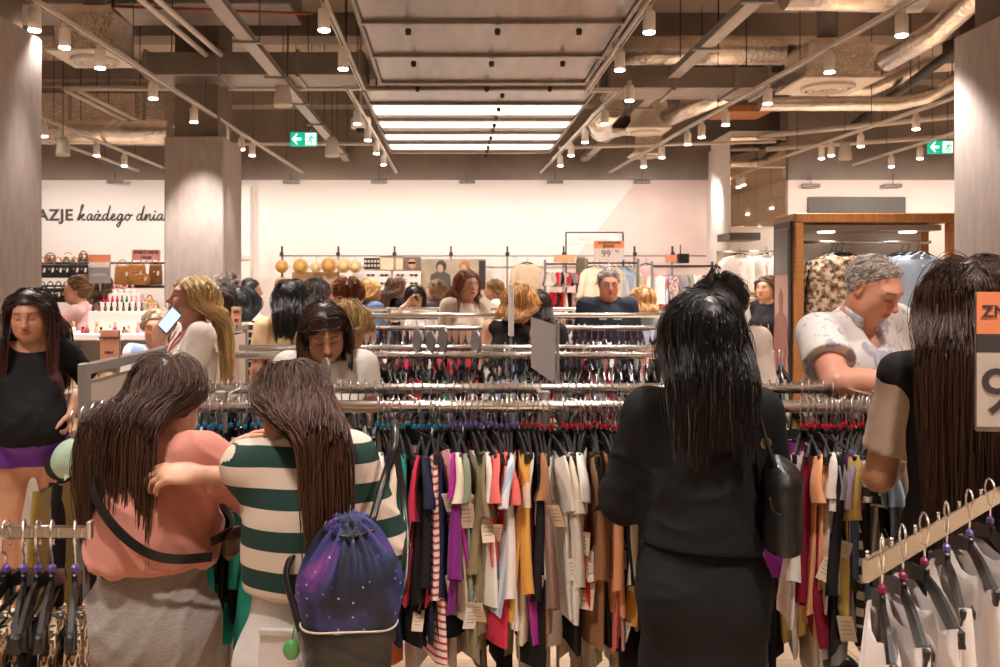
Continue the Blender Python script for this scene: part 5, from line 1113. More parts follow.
for i in range(8): bottle(f'pale jar on the lower white counter, {ORD[i]} from the left', X(141, 7.6) + .035 * i, 7.68 + .06 * (i % 2), z6 + .001, 'glass_clear' if i % 2 else 'glass_peach', 'glass_clear', .09 + .04 * (i % 3), .015)
# small rack at the left with an olive coat
t = thing('coat_stand', 'low stand with silver prongs holding an olive coat at the left', 'clothes rack', (-1.02, 2.5, 0)); MB().box((0, 0, .62), (.03, .03, 1.24), bevel=.004).obj('post', M_greym, t); MB().box((0, 0, .015), (.34, .34, .03), bevel=.005).obj('base', M_greym, t); MB().tube([(0, -.06, 1.245), (0, .25, 1.245)], .012, 8).obj('rail', M_chrome, t)
for k in range(5): MB().tube([(-.0, -.08 + .07 * k, 1.25), (-.0, -.08 + .07 * k, 1.30), (.0, -.06 + .07 * k, 1.315)], .004, 5).obj('prong', M_chrome, t)
for i, (yy, c, ln) in enumerate(((2.47, 'olive', .75), (2.57, 'black', .8), (2.67, 'white', .7))):
    o = link('coat', garment_mesh('long', 'coat', cloth(c) if c != 'olive' else fabric('cloth_mustard_olive', (.26, .17, .03)), ln, 90 + i, True, .17), None, (-1.06, yy, 1.235), -.05); tag(o, f'{c} coat on the low stand at the left' + ('' if i else ', in front'), 'coat', 'coats on the low stand')
# ================================================================== people
V3 = lambda *a: np.array(a, float)
def nrm(v): v = np.asarray(v, float); return v / (np.linalg.norm(v) + 1e-9)
def npm(M): return np.array(M)
def ik(sh, wr, l1, l2, pole):
    d = wr - sh; D = np.linalg.norm(d); D2 = min(D, (l1 + l2) * .995); u = d / (D + 1e-9); wr = sh + u * D2
    a = (l1 * l1 - l2 * l2 + D2 * D2) / (2 * D2); h = math.sqrt(max(l1 * l1 - a * a, 0)); p = pole - u * (pole @ u); return sh + u * a + nrm(p) * h, wr
class Skel: pass
def skeleton(H, lean=0., roll=0., twist=0., sw=.168, fat=1., female=True, arms=None, head=(0, 0, 0), bulk=1.0, belly=0., hs=1.0, stance=.09, hipx=0., stoop=0.):
    """joints of a figure facing +Y with feet at the origin"""
    k = Skel(); s = H; q = H / 1.65; k.H = H; k.q = q; k.hs = hs * (H / 1.65) ** .55
    hip = V3(hipx, 0, .52 * s); R = npm(Euler((-lean, roll, twist), 'XYZ').to_matrix()); k.R = R
    T = lambda x, y, z: hip + R @ (V3(x, y, z * s) - V3(0, 0, .52 * s))
    k.hip = hip; k.waist = T(0, 0, .615); k.chest = T(0, 0, .715); k.neck = T(0, -.012 * q, .828); k.T = T
    k.shL, k.shR = T(-sw, -.012 * q, .803), T(sw, -.012 * q, .803)       # L = the -X side (person's own left when facing +Y)
    Rh = npm((Euler((0, 0, head[1])).to_matrix() @ Euler((-head[0], 0, 0)).to_matrix() @ Euler((0, head[2], 0)).to_matrix())); k.Rh = R @ Rh if lean < .3 else npm(Euler((0, 0, twist)).to_matrix()) @ Rh
    nb = k.neck + R @ V3(0, .012 * q + stoop, .045 * q - stoop * .8); k.nb = nb; k.hc = nb + k.Rh @ V3(0, .018, .092 * k.hs)
    l1, l2 = .172 * s, .150 * s; arms = arms or {}
    for sd, sh in (('L', k.shL), ('R', k.shR)):
        sg = -1 if sd == 'L' else 1; a = arms.get(sd)
        if a is None: wr = sh + V3(sg * .06, .03, -(l1 + l2) * .985); pole = V3(sg * .3, -1, 0)
        else: wr = V3(*a[0]); pole = V3(*(a[1] if len(a) > 1 else (sg * .8, -.5, -.6)))
        el, wr = ik(sh, wr, l1, l2, pole); setattr(k, 'el' + sd, el); setattr(k, 'wr' + sd, wr)
    for sd, sg in (('L', -1), ('R', 1)):
        setattr(k, 'hp' + sd, hip + V3(sg * .085 * q, 0, -.01)); setattr(k, 'kn' + sd, V3(hipx * .5 + sg * (.085 + stance * .3) * q, .015, .285 * s)); setattr(k, 'an' + sd, V3(sg * stance * 1.15 * q, -.02, .052 * s))
    b = Sdf(); f = fat; R3 = Matrix(R.tolist())
    b.ell(hip + V3(0, -.005, .02), (.158 * q * f, .112 * q * f, .12 * q), tag=1, k=.05)
    b.ell(k.waist, (.128 * q * f, .095 * q * f, .15 * q), R3, .06, tag=1); b.ell(k.chest, ((sw - .022) * (1 + .5 * (f - 1)), .103 * q * f ** .7, .155 * q), R3, .06, tag=1)
    for sg in (-1, 1):
        b.ell(hip + V3(sg * .075 * q * f, -.055 * q * f, -.035 * q), (.088 * q * f, .082 * q * f, .095 * q), k=.05, tag=1)
        if female: b.ell(T(sg * .068 * q, .085 * q, .70), (.062 * q * f, .055 * q * f, .06 * q), R3, .04, tag=1)
    if belly: b.ell(T(0, .06 * q + belly * .5, .60), (.13 * q * f, .08 * q + belly * .6, .12 * q), R3, .06, tag=1)
    for sd, sg in (('L', -1), ('R', 1)):
        sh, el, wr = getattr(k, 'sh' + sd), getattr(k, 'el' + sd), getattr(k, 'wr' + sd); t0 = 2 if sd == 'L' else 4; ar = (.047 if female else .054) * q * bulk
        b.cone(k.neck + R @ V3(0, -.012, -.02), .046 * q, sh + R @ V3(-sg * .012, 0, -.008), .044 * q * bulk, .045, tag=1)
        b.cone(sh, ar * 1.06, el, ar * .80, .04, tag=t0); b.cone(el, ar * .82, el + (wr - el) * .35, ar * .80, .02, tag=t0 + 1); b.cone(el + (wr - el) * .3, ar * .80, wr, ar * .50, .03, tag=t0 + 1)
        hp, kn, an = getattr(k, 'hp' + sd), getattr(k, 'kn' + sd), getattr(k, 'an' + sd); t1 = 6 if sd == 'L' else 7
        b.cone(hp, .088 * q * f, kn, .054 * q * f ** .5, .05, tag=t1); b.cone(kn, .054 * q, kn + (an - kn) * .35 + V3(0, -.018, 0), .056 * q * f ** .4, .03, tag=t1); b.cone(kn + (an - kn) * .35 + V3(0, -.015, 0), .054 * q * f ** .4, an, .034 * q, .03, tag=t1)
        b.ell(an + V3(0, .065, -.022), (.040 * q, .115 * q, .036 * q), k=.03, tag=10)
    b.cone(k.neck + R @ V3(0, -.01, -.02), (.056 if female else .064) * q, k.hc + k.Rh @ V3(0, -.02, -.05), (.050 if female else .060) * q, .035, tag=8)
    k.body = b; k.female = female; head_prims(k); return k
def head_prims(k):
    b, c, R, h = k.body, k.hc, k.Rh, k.hs; RM = Matrix(R.tolist()); P = lambda x, y, z: c + R @ (V3(x, y, z) * h)
    E = lambda x, y, z, r, kk, sub=False: b.ell(P(x, y, z), tuple(q * h for q in r), RM, kk * h, sub, 9)
    E(0, -.016, .030, (.0765, .096, .086), .02); E(0, .022, -.025, (.0625, .072, .083), .04); E(0, .052, -.086, (.034, .032, .026), .05)
    for s in (-1, 1): E(s * .042, .052, -.030, (.025, .026, .028), .035); E(s * .044, .012, -.070, (.020, .04, .025), .04)
    E(0, .074, .026, (.050, .018, .012), .03)
    for s in (-1, 1): E(s * .032, .102, .002, (.019, .020, .0135), .014, True)
    for s in (-1, 1): E(s * .031, .0745, .0015, (.0135, .0135, .0125), .002); E(s * .031, .078, .007, (.0155, .0115, .0065), .004)
    b.cone(P(0, .088, .012), .0085 * h, P(0, .112, -.030), .0115 * h, .016 * h, tag=9); E(0, .111, -.031, (.0115, .0105, .009), .008)
    for s in (-1, 1): E(s * .0125, .101, -.034, (.0085, .010, .0075), .006)
    E(0, .0905, -.0605, (.022, .0125, .0062), .007); E(0, .0885, -.0715, (.0195, .0115, .0072), .006); E(0, .103, -.0658, (.021, .006, .0012), .002, True)
    for s in (-1, 1):
        b.ell(P(s * .0765, -.012, -.002), (.0095 * h, .021 * h, .033 * h), RM @ Matrix(npm(rotm(.1, 0, -s * .35)).tolist()), .008 * h, tag=9); E(s * .086, -.006, .002, (.006, .011, .018), .004, True)
def skin_colour(k, P, tone, lips=(.44, .135, .11), brow=(.06, .035, .025), closed=False, grey=0):
    L = (P - k.hc) @ k.Rh / k.hs; x, y, z = np.abs(L[:, 0]), L[:, 1], L[:, 2]; C = np.tile(np.array(tone, float), (len(P), 1))
    def mix(m, c, a=1.0): m = np.clip(m, 0, 1)[:, None] * a; C[:] = C * (1 - m) + np.array(c) * m
    g = lambda u, s: np.exp(-(u / s) ** 2); near = np.linalg.norm(L, axis=1) < .17; n = near * (y > .03)
    mix(n * g(x - .042, .022) * g(z + .03, .024), (tone[0] * 1.02, tone[1] * .70, tone[2] * .64), .55); mix(n * g(x, .014) * g(z + .03, .014) * (y > .09), (tone[0], tone[1] * .74, tone[2] * .68), .5)
    mix(near * (x > .07) * g(y + .01, .03), (tone[0] * 1.0, tone[1] * .66, tone[2] * .58), .6)
    mix(n * (x < .0225 - 40 * (z + .066) ** 2) * (np.abs(z + .066) < .0115) * (y > .078), lips, .9)
    mix(n * (np.abs(z + .0658) < .0016) * (x < .021) * (y > .08), (.09, .02, .02), .9)
    mix(n * g(z - (.0285 - 5 * (x - .033) ** 2), .0042) * (x > .013) * (x < .053), brow, .88)
    if closed: mix(n * g(z - (-.0058 + 9 * (x - .031) ** 2), .0026) * (x > .016) * (x < .047) * (y > .06), (.025, .015, .012), .9); mix(n * g(z - .006, .010) * g(x - .031, .013), (tone[0] * .72, tone[1] * .58, tone[2] * .55), .5)
    else:
        e = n * ((x - .031) ** 2 / .0125 ** 2 + (z - .0) ** 2 / .0058 ** 2 < 1) * (y > .07); mix(e, (.62, .56, .52)); mix(n * ((x - .031) ** 2 + (z - .0005) ** 2 < .0055 ** 2) * (y > .07), (.04, .025, .018)); mix(n * g(z - (.0060 - 14 * (x - .031) ** 2), .0022) * (x > .017) * (x < .047) * (y > .06), (.02, .012, .01), .95)
    return C
def hand_prims(b, wr, d, n, side, q=1.0, curl=.35, spread=.10, thumb=.5, tag=11):
    d = nrm(d); n = nrm(n - d * (n @ d)); s = np.cross(d, n) * side; R = np.stack([s, d, n], 1); RM = Matrix(R.tolist())
    b.cone(wr - d * .05, .024 * q, wr + d * .012, .0235 * q, .012, sc=(R, V3(1.12, 1, .82)), tag=tag); b.ell(wr + d * .05 * q, (.040 * q, .056 * q, .0155 * q), RM, .018, tag=tag); b.ell(wr + d * .035 * q + s * .022 * q + n * .006 * q, (.017 * q, .034 * q, .016 * q), RM, .014, tag=tag)
    tips = []
    for i, (o, l) in enumerate(((.030, .070), (.010, .079), (-.010, .073), (-.029, .057))):
        p = wr + (d * (.092 - .006 * abs(i - 1)) + s * o) * q; a = .12 + curl * (.55 + .1 * i); di = nrm(d + s * (o * spread * 22))
        for j, (fr, r0, r1) in enumerate(((.46, .0094, .0082), (.31, .0083, .0074), (.23, .0075, .0062))):
            v = di * math.cos(a) + n * math.sin(a); p2 = p + v * l * fr * q; b.cone(p, r0 * q, p2, r1 * q, .006 if j == 0 else .003, tag=tag); p = p2; a += curl * (1.15 - .25 * j)
        tips.append(p)
    p = wr + (d * .030 + s * .030 + n * .006) * q; v = nrm(d * .75 + s * (.75 - .4 * thumb) + n * (.25 + .6 * thumb))
    for j, (l, r0, r1) in enumerate(((.038, .0125, .0105), (.032, .0105, .0088), (.026, .0088, .0068))):
        p2 = p + v * l * q; b.cone(p, r0 * q, p2, r1 * q, .008, tag=tag); p = p2; v = nrm(v + d * .25 - s * .18 * thumb + n * .18 * thumb)
    return tips
def merge(parts):
    V = []; Q = []; o = 0
    for v, q in parts:
        if len(q): V.append(v); Q.append(q + o); o += len(v)
    return np.concatenate(V), np.concatenate(Q)
M_skin = attr_mat('skin', 'tone', .48, .12)
def body_mesh(name, k, tone, res, hres, hands, closed=False, brow=(.06, .035, .025), lips=(.44, .135, .11), hand_res=.004):
    b = k.body; hb = (k.hc - .135 * k.hs, k.hc + .135 * k.hs); parts = [b.mesh(res, skip=[(hb[0] + .012, hb[1] - .012)])]
    v, q_ = b.mesh(hres, *hb); parts.append((v, q_))
    for hd in hands:
        hsdf = Sdf(); wr = hd['wr']; hand_prims(hsdf, wr, hd['d'], hd['n'], hd['side'], hd.get('q', k.q), hd.get('curl', .35), hd.get('spread', .1), hd.get('thumb', .5)); lo, hi = hsdf.bounds(.012); parts.append(hsdf.mesh(hd.get('res', hand_res), lo, hi))
    V, Q = merge(parts); C = skin_colour(k, V, tone, lips, brow, closed); C *= (1 + .05 * vnoise(V * 30, 3))[:, None]
    return np_mesh(name, V, Q, M_skin, {'tone': C})
def hand_for(k, sd, d=None, n=None, **kw):
    wr, el = getattr(k, 'wr' + sd), getattr(k, 'el' + sd); sg = -1 if sd == 'L' else 1; d0 = nrm(wr - el); return dict(wr=wr, d=d0 if d is None else V3(*d), n=V3(-sg, .2, 0) if n is None else V3(*n), side=kw.pop('side', -1 if sd == 'L' else 1), **kw)
# ------------------------------------------------------------------ clothing
def wrinkle(V, Q, amp, seed, S=(7, 7, 4), relax_it=1):
    """pushes the cloth into soft creases running in a few slanted directions"""
    V = relax(V, Q, relax_it, .5); N = normals(V, Q); R = random.Random(seed); f = S[0] / 7.0; w_ = .45 * vnoise(V * np.array(S, float), seed); mask = .45 + .55 * np.clip(.5 + 1.2 * vnoise(V * 4.2, seed + 9), 0, 1)
    for i in range(3):
        th = (.5, -.6, 1.35)[i] + R.uniform(-.25, .25); c, s_ = math.cos(th), math.sin(th); h_ = V[:, 0] + .8 * V[:, 1]; a = h_ * c + V[:, 2] * s_; b = -h_ * s_ + V[:, 2] * c; U = np.stack([a * 4.2 * f, b * 17 * f, V[:, 1] * 5 + i * 9], 1); U[:, 1] += .8 * vnoise(V * 5 * f, seed + 20 + i)
        r = np.clip(1 - 2.3 * np.abs(vnoise(U, seed + 3 + i)), 0, 1) ** 1.5; w_ = w_ + (.75, .75, .5)[i] * r * np.clip(.3 + vnoise(V * 5 + 3 * i, seed + 30 + i) * 1.6, 0, 1)
    return V + N * ((w_ - .25) * mask * amp)[:, None]
def add_torso(g, k, grow, hemz=None, flare=0., waist_in=0.):
    """torso cloth; hemz = fraction of height where it ends"""
    for t in k.body.copy(grow, {1}).p: g.p.append(t)
def sleeve(g, k, sd, frac, grow, loose=0., end=None):
    """sleeve down to frac (1 = elbow, 2 = wrist)"""
    sh, el, wr = getattr(k, 'sh' + sd), getattr(k, 'el' + sd), getattr(k, 'wr' + sd); ar = (.047 if k.female else .054) * k.q
    r0 = ar * 1.08 + grow; r1 = ar * .84 + grow + loose
    if frac <= 1: g.flat(sh, r0, sh + (el - sh) * frac, r0 + (r1 - r0) * frac + .004, .045, tag=2 if sd == 'L' else 4)
    else:
        g.cone(sh, r0, el, r1, .045, tag=2 if sd == 'L' else 4); g.flat(el, r1, el + (wr - el) * (frac - 1), (ar * .55 + grow + loose * .5 if end is None else end), .03, tag=3 if sd == 'L' else 5)
def cloth_obj(name, g, k, res, m, parent, amp=.006, seed=1, S=(7, 7, 4), attrs=None, it=1):
    V, Q = g.mesh(res); V = wrinkle(V, Q, amp, seed, S, it); return link(name, np_mesh(name, V, Q, m, attrs(V) if attrs else None), parent)
def band_coord(k, off=0.):
    """stripe coordinate: down the body, and along each sleeve from the shoulder"""
    def f(V):
        u = (k.neck[2] - V[:, 2]); best = np.full(len(V), .06)
        for sd in 'LR':
            sh, el, wr = getattr(k, 'sh' + sd), getattr(k, 'el' + sd), getattr(k, 'wr' + sd)
            for a, b, base in ((sh, el, 0.), (el, wr, np.linalg.norm(el - sh))):
                ab = b - a; t = np.clip((V - a) @ ab / (ab @ ab), 0, 1); d = np.linalg.norm(V - a - t[:, None] * ab, axis=1); lat = np.abs(V[:, 0] - k.neck[0]) > np.abs(sh[0] - k.neck[0]) - .012
                m = (d < best) & (lat | (base > 0)); u[m] = (k.neck[2] - sh[2]) + base + t[m] * np.linalg.norm(ab) ; best[m] = d[m]
        return {'band': u + off + 2}
    return f
# ------------------------------------------------------------------ hair
def smooth(a, b, x): t = np.clip((x - a) / (b - a), 0, 1); return t * t * (3 - 2 * t)
def hairline(L): return L[:, 2] - (.066 * smooth(-.005, .075, L[:, 1]) - .062 * (1 - smooth(-.045, .012, L[:, 1])))
HAIRM = {}
def hair_mat(name, rough=.42):
    if name in HAIRM: return HAIRM[name]
    m, N, L, b = _new('hair_' + name); a = N.new('ShaderNodeAttribute'); a.attribute_name = 'hc'; L.new(a.outputs['Color'], b.inputs['Base Color'])
    b.inputs['Roughness'].default_value = rough; b.inputs['Specular IOR Level'].default_value = .45; b.inputs['Anisotropic'].default_value = .5; HAIRM[name] = m; return m
def strand_mesh(Pts, rad, cols):
    """Pts (n, m, 3) -> three-sided tapering strands"""
    n, m, _ = Pts.shape; T = np.gradient(Pts, axis=1); T /= np.linalg.norm(T, axis=2, keepdims=True) + 1e-9; up = np.where(np.abs(T[:, :, 2:3]) > .9, V3(1, .3, 0), V3(0, 0, 1)); A = np.cross(T, up); A /= np.linalg.norm(A, axis=2, keepdims=True) + 1e-9; B = np.cross(T, A)
    prof = np.interp(np.linspace(0, 1, m), [0, .15, .7, 1], [.7, 1, 1, .25]); V = np.stack([Pts + (A * math.cos(a) + B * math.sin(a)) * (rad[:, None] * prof)[:, :, None] for a in (0, 2.094, 4.189)], 2)
    idx = np.arange(n * m * 3).reshape(n, m, 3); Q = [np.stack([idx[:, :-1, j], idx[:, :-1, (j + 1) % 3], idx[:, 1:, (j + 1) % 3], idx[:, 1:, j]], -1).reshape(-1, 4) for j in range(3)]
    C = np.repeat(np.repeat(cols[:, None, None, :], m, 1), 3, 2); return V.reshape(-1, 3), np.concatenate(Q), C.reshape(-1, 3)
def hair(name, k, parent, col, L=.45, guides=150, kids=9, rad=.0014, style='long', part=0., seed=0, off=.016, cap=.010, curl=0., capres=.006, var=.35, tip=None, bun=None, face=True, lvar=.12, spread=.012, m=18, fwd=0., coll=.012, grey=None, hl=0., ws=.088, yb=-.15, fl=0., xo=0.):
    R = np.random.RandomState(seed); h = k.hs; RM = k.Rh; W = lambda q: k.hc + (q * h) @ RM.T; Lc = lambda p: (p - k.hc) @ RM / h
    C0, RA = V3(0, -.016, .030), V3(.0775, .097, .087)
    # cap over the scalp
    sd = Sdf(); HM = Matrix(RM.tolist()); sd.ell(W(C0), tuple(RA * h + cap), HM, .01); sd.ell(W(V3(0, -.03, -.03)), tuple(V3(.066, .072, .075) * h + cap * .6), HM, .03)
    lo, hi = sd.bounds(.02); ax = [np.arange(lo[i], hi[i] + capres, capres) for i in range(3)]; G = sd.field(*ax); PP = np.stack(np.meshgrid(*ax, indexing='ij'), -1).reshape(-1, 3); hl_ = hairline(Lc(PP)) * h + hl; ins = k.body.at(PP[np.abs(G.reshape(-1)) < .03]) if False else None
    G = np.maximum(G, -hl_.reshape(G.shape) ); V, Q = nets(G, ax); V = wrinkle(V, Q, .003, seed, (40, 40, 12), 1); cols = [np.tile(np.array(col) * .62, (len(V), 1))]; meshes = [(V, Q)]
    # strands
    n = guides; D = R.normal(size=(n * 6, 3)); D /= np.linalg.norm(D, axis=1, keepdims=True); Lp = C0 + D * RA * 1.02; ok = hairline(Lp) + hl > .002
    Lp = Lp[ok][:n]; n = len(Lp); D = Lp - C0; Nn = nrm_rows(D / RA ** 2); p = W(Lp); nw = Nn @ RM.T; sgn = np.where(Lp[:, 0] - part + R.normal(size=n) * .004 > 0, 1, -1)
    top = smooth(.02, .09, Lp[:, 2]); front = smooth(-.01, .07, Lp[:, 1]); Ls = L * (1 + lvar * R.normal(size=n)) * (1 + .12 * top)
    if L > .13 and style in ('long', 'bangs'): Ls = np.maximum((L - (C0[2] + RA[2] - Lp[:, 2]) * h * .85) * (1 + lvar * .6 * R.normal(size=n)), .06)
    if style == 'bangs': Ls = np.where((front > .5), .085, Ls)
    rad_ = D[:, :2] / (np.linalg.norm(D[:, :2], axis=1, keepdims=True) + 1e-6); tp = smooth(.45, .95, Nn[:, 2])[:, None]; cxy = rad_ * (1 - tp) + np.stack([sgn * .75, -.45 * np.ones(n)], 1) * tp; fr_ = front[:, None]
    cxy = cxy * (1 - fr_ * .8) + np.stack([sgn * .9, -.45 * np.ones(n)], 1) * fr_; comb = np.concatenate([cxy, -.35 * np.ones((n, 1))], 1); frontlock = (Lp[:, 1] > .035) & (R.rand(n) < fl)
    if style in ('bun', 'back'): comb = np.stack([.0 * sgn, -1.0 * np.ones(n), .15 * np.ones(n)], 1)
    if style == 'bangs': comb[front > .5] = (0, 1, -.2); 
    if style == 'short': comb = np.stack([.3 * sgn, -.35 * np.ones(n), -.3 * (1 - front) + .2 * front], 1)
    cw = comb @ RM.T; v = nrm_rows(nw * .35 + cw - nw * (cw * nw).sum(1, keepdims=True) * .9); offs = off * (.25 + .75 * R.rand(n)) * (.6 + .4 * top) ; pts = [p]; ph = R.rand(n) * 6.28; gdir = V3(0, 0, -1); bw = W(V3(*bun)) if bun is not None else None
    mem = Sdf(); mem.p = [t for t in k.body.p if t[8] in (1, 2, 4, 8, 9) and not t[6]]
    for i in range(m - 1):
        t = i / (m - 1); seg = Ls / (m - 1)
        if bw is not None: tgt = nrm_rows(bw - p); v = nrm_rows(v * .5 + tgt * .6); rem = np.linalg.norm(bw - p, axis=1); seg = np.minimum(seg, rem * .35)
        else: f = min(1, .25 + 2.2 * t) if style != 'short' else .25; v = nrm_rows(v * .62 + gdir * .42 * f + cw * .22 * max(0, 1 - 4 * t))
        if curl: v = nrm_rows(v + curl * np.stack([np.sin(ph + i * 1.5), np.cos(ph * 1.7 + i * 1.5), .5 * np.sin(ph * 2.3 + i * 1.2)], 1))
        q = p + v * seg[:, None]; hw_ = smooth(-.07, .06, Lc(q)[:, 2]) * (np.linalg.norm(q - k.hc, axis=1) < .165 * h) if style != 'short' else np.zeros(n); hug = hw_ > .01
        d = mem.at(q); wrap = offs + np.where(np.linalg.norm((q - k.hc), axis=1) > .16 * h, coll, 0); pen = wrap - d; m_ = pen > 0
        if m_.any(): q[m_] += mem.grad(q[m_]) * pen[m_][:, None]
        m_ = hug & (pen < -.004)
        if m_.any(): q[m_] += mem.grad(q[m_]) * ((pen[m_] + .004) * hw_[m_])[:, None] * .7
        if bw is None and style != 'short':
            tq = (q - k.neck) @ k.R; low = smooth(.15, .03, tq[:, 2]); tq[:, 0] += (np.clip(tq[:, 0], xo * low - ws, xo * low + ws) - tq[:, 0]) * .45 * low; bk = low * ~frontlock; tq[:, 1] += (np.minimum(tq[:, 1], yb) - tq[:, 1]) * .4 * bk; fk = low * frontlock; tq[:, 1] += (np.maximum(tq[:, 1], .10) - tq[:, 1]) * .4 * fk; q = k.neck + tq @ k.R.T
            d = mem.at(q); pen = wrap - d; m_ = pen > 0
            if m_.any(): q[m_] += mem.grad(q[m_]) * pen[m_][:, None]
        if face and bw is None:
            l = Lc(q); inf = (l[:, 1] > .012) & (np.abs(l[:, 0]) < .069) & (l[:, 2] < .058) & (l[:, 2] > -.15)
            if style == 'bangs': inf &= ~((front > .5))
            fb = inf & frontlock if style != 'bangs' else inf; l[fb, 0] = sgn[fb] * .071; ib = (l[:, 1] > .004) & (np.abs(l[:, 0]) < .095) & (l[:, 2] < .040) & (l[:, 2] > -.15) & ~fb & ~((front > .5) & (style == 'bangs')); l[ib, 1] += (.0 - l[ib, 1]) * .75; q = W(l)
        v = nrm_rows(q - p) ; p = q; pts.append(p)
    Gd = np.stack(pts, 1)
    offk = R.normal(size=(n, kids, 1, 3)) * spread; tt = np.linspace(0, 1, m)[None, None, :, None]; kin = Gd[:, None] + offk * (.55 + .45 * np.sin(tt * 3.1) - .25 * tt) + .0035 * np.sin(tt * 9 + R.rand(n, kids, 1, 3) * 6.28) * tt
    kin = kin.reshape(n * kids, m, 3); keep = R.rand(n * kids) > .0; base = np.array(col); bright = 1 + var * R.normal(size=(n * kids)); cs = np.clip(base * np.clip(bright, .35, 2.2)[:, None], .003, 1)
    if grey is not None: mk = R.rand(n * kids) < grey[1]; cs[mk] = np.array(grey[0]) * np.clip(bright[mk], .5, 1.5)[:, None]
    rr = rad * (.7 + .6 * R.rand(n * kids)); V2, Q2, C2 = strand_mesh(kin, rr, cs)
    if tip is not None: tcol = np.array(tip); w_ = np.tile(np.repeat(np.linspace(0, 1, m) ** 2, 3), n * kids)[:, None]; C2 = C2 * (1 - w_) + C2 * (tcol / base) * w_
    meshes.append((V2, Q2)); cols.append(C2)
    if bw is not None:
        bs = Sdf(); bs.ell(bw, (.036 * h, .034 * h, .036 * h)); Vb, Qb = bs.mesh(.006); Vb = wrinkle(Vb, Qb, .008, seed, (60, 60, 60)); meshes.append((Vb, Qb)); cols.append(np.tile(base * .8, (len(Vb), 1)))
    V, Q = merge(meshes); return link(name, np_mesh(name, V, Q, hair_mat('strands'), {'hc': np.concatenate(cols)}), parent)
def nrm_rows(v): return v / (np.linalg.norm(v, axis=1, keepdims=True) + 1e-9)
TONES = dict(fair=(.62, .35, .245), warm=(.56, .29, .18), tan=(.46, .215, .125), ruddy=(.60, .27, .18))
def person(label, px_, d, top_py, rz, sk=None, tone='fair', res=.016, hres=.0075, closed=False, brow=(.06, .035, .025), Hadd=0., hands='', hk=None, Hfix=None):
    """figure whose crown shows at top_py when it stands at distance d"""
    H = Hfix or (CH + (HY - top_py) * d / F + Hadd); k = skeleton(H, **(sk or {})); t = thing('person', label, 'person', (X(px_, d), d, 0), rz)
    hl = [hand_for(k, s, **((hk or {}).get(s, {}))) for s in 'LR']
    body = link('body', body_mesh('body', k, TONES[tone], res, hres, hl, closed, brow, hand_res=.0045 if hands else .007), t); k.t = t; k.res = res; return k
def top(k, m, frac=.6, grow=.014, hem=.54, neck=(.085, .03), amp=.012, seed=1, res=None, loose=.01, attrs=None, fr=None, extra=None, name='top', S=(7, 7, 4), flare=.02, frR=None):
    g = Sdf(); add_torso(g, k, grow); q = k.q; f = k.body.p[0][2][0]
    if hem < .5: g.cone(k.waist, .11 * q, k.hip + V3(0, 0, (hem - .52) * k.H), .13 * q + flare, .06, sc=(np.eye(3), V3(1.25, .9, 1)), tag=1)
    for s in 'LR': 
        fq = (frR if s == 'R' and frR is not None else frac)
        if fq: sleeve(g, k, s, fq, grow, loose)
    if extra: extra(g)
    g.plane((0, 0, hem * k.H), (0, 0, -1)); nz = k.neck + k.R @ V3(0, .02, neck[1]); g.ell(nz, (neck[0] * q, .075 * q, .06 * q), Matrix(k.R.tolist()), .006, True)
    return cloth_obj(name, g, k, res or max(.009, k.res * .75), m, k.t, amp, seed, S, attrs)
def legs(k, m, a=.53, b=.06, grow=.014, name='trousers', res=None, amp=.006, seed=2, loose=.0):
    g = Sdf(); q = k.q; f = 1
    for t in k.body.copy(grow, {1, 6, 7}).p:
        g.p.append(t if not loose or t[8] == 1 else (*t[:2], t[2] + loose, t[3], t[4] + loose, *t[5:]))
    g.plane((0, 0, a * k.H), (0, 0, 1)); g.plane((0, 0, b * k.H), (0, 0, -1)); return cloth_obj(name, g, k, res or k.res, m, k.t, amp, seed)
def shoes(k, m):
    g = Sdf(); [g.p.append(t) for t in k.body.copy(.008, {10}).p]; return cloth_obj('shoes', g, k, .012, m, k.t, 0, 1)
P_ = {}
BR, BL, DK, AU = (.060, .026, .014), (.50, .30, .12), (.022, .013, .010), (.26, .075, .022)
# ---- shopper in black with a handbag, seen from behind in the middle
k = P_['black'] = person('person in a black dress with long straight black hair, seen from behind', 702, 2.45, 277, -.10, dict(sw=.150, hs=1.0, fat=.92, stoop=-.03, arms=dict(L=((-.13, .30, 1.08), (-.35, -.2, -1)), R=((.13, .29, 1.07), (.3, -.2, -1)))), Hfix=1.63, res=.013, hres=.008)
def ex(g): 
    g.ell(k.hip + V3(0, -.01, .10), (.143, .12, .10), k=.05, tag=1); g.ell(k.waist + V3(0, -.01, .0), (.130, .108, .2), k=.08, tag=1); g.ell(k.chest + V3(0, -.012, 0), (.136, .11, .17), k=.07, tag=1)
top(k, fabric('cloth_black_crepe', (.011, .0105, .011), .08), 1.45, .012, .585, (.105, .030), .020, 4, .007, .016, extra=ex, name='blouse', S=(7, 7, 4))
g = Sdf(); [g.p.append(t) for t in k.body.copy(.018, {1}).p]; g.cone(k.hip, .146, V3(0, 0, .45), .168, .06, sc=(np.eye(3), V3(1.08, .86, 1))); g.plane((0, 0, k.H * .63), (0, 0, 1)); g.plane((0, 0, .42), (0, 0, -1))
cloth_obj('skirt', g, k, .009, fabric('cloth_black_crepe', (.011, .0105, .011), .08), k.t, .018, 9, (6, 6, 3)); shoes(k, M_black)
hair('hair', k, k.t, (.013, .0105, .0105),   .37, 330, 13, .00125, seed=4, off=.013, cap=.006, part=.01, var=.5, spread=.010, lvar=.2, ws=.098, grey=((.09, .075, .07), .05), tip=(.016, .012, .011), m=20)
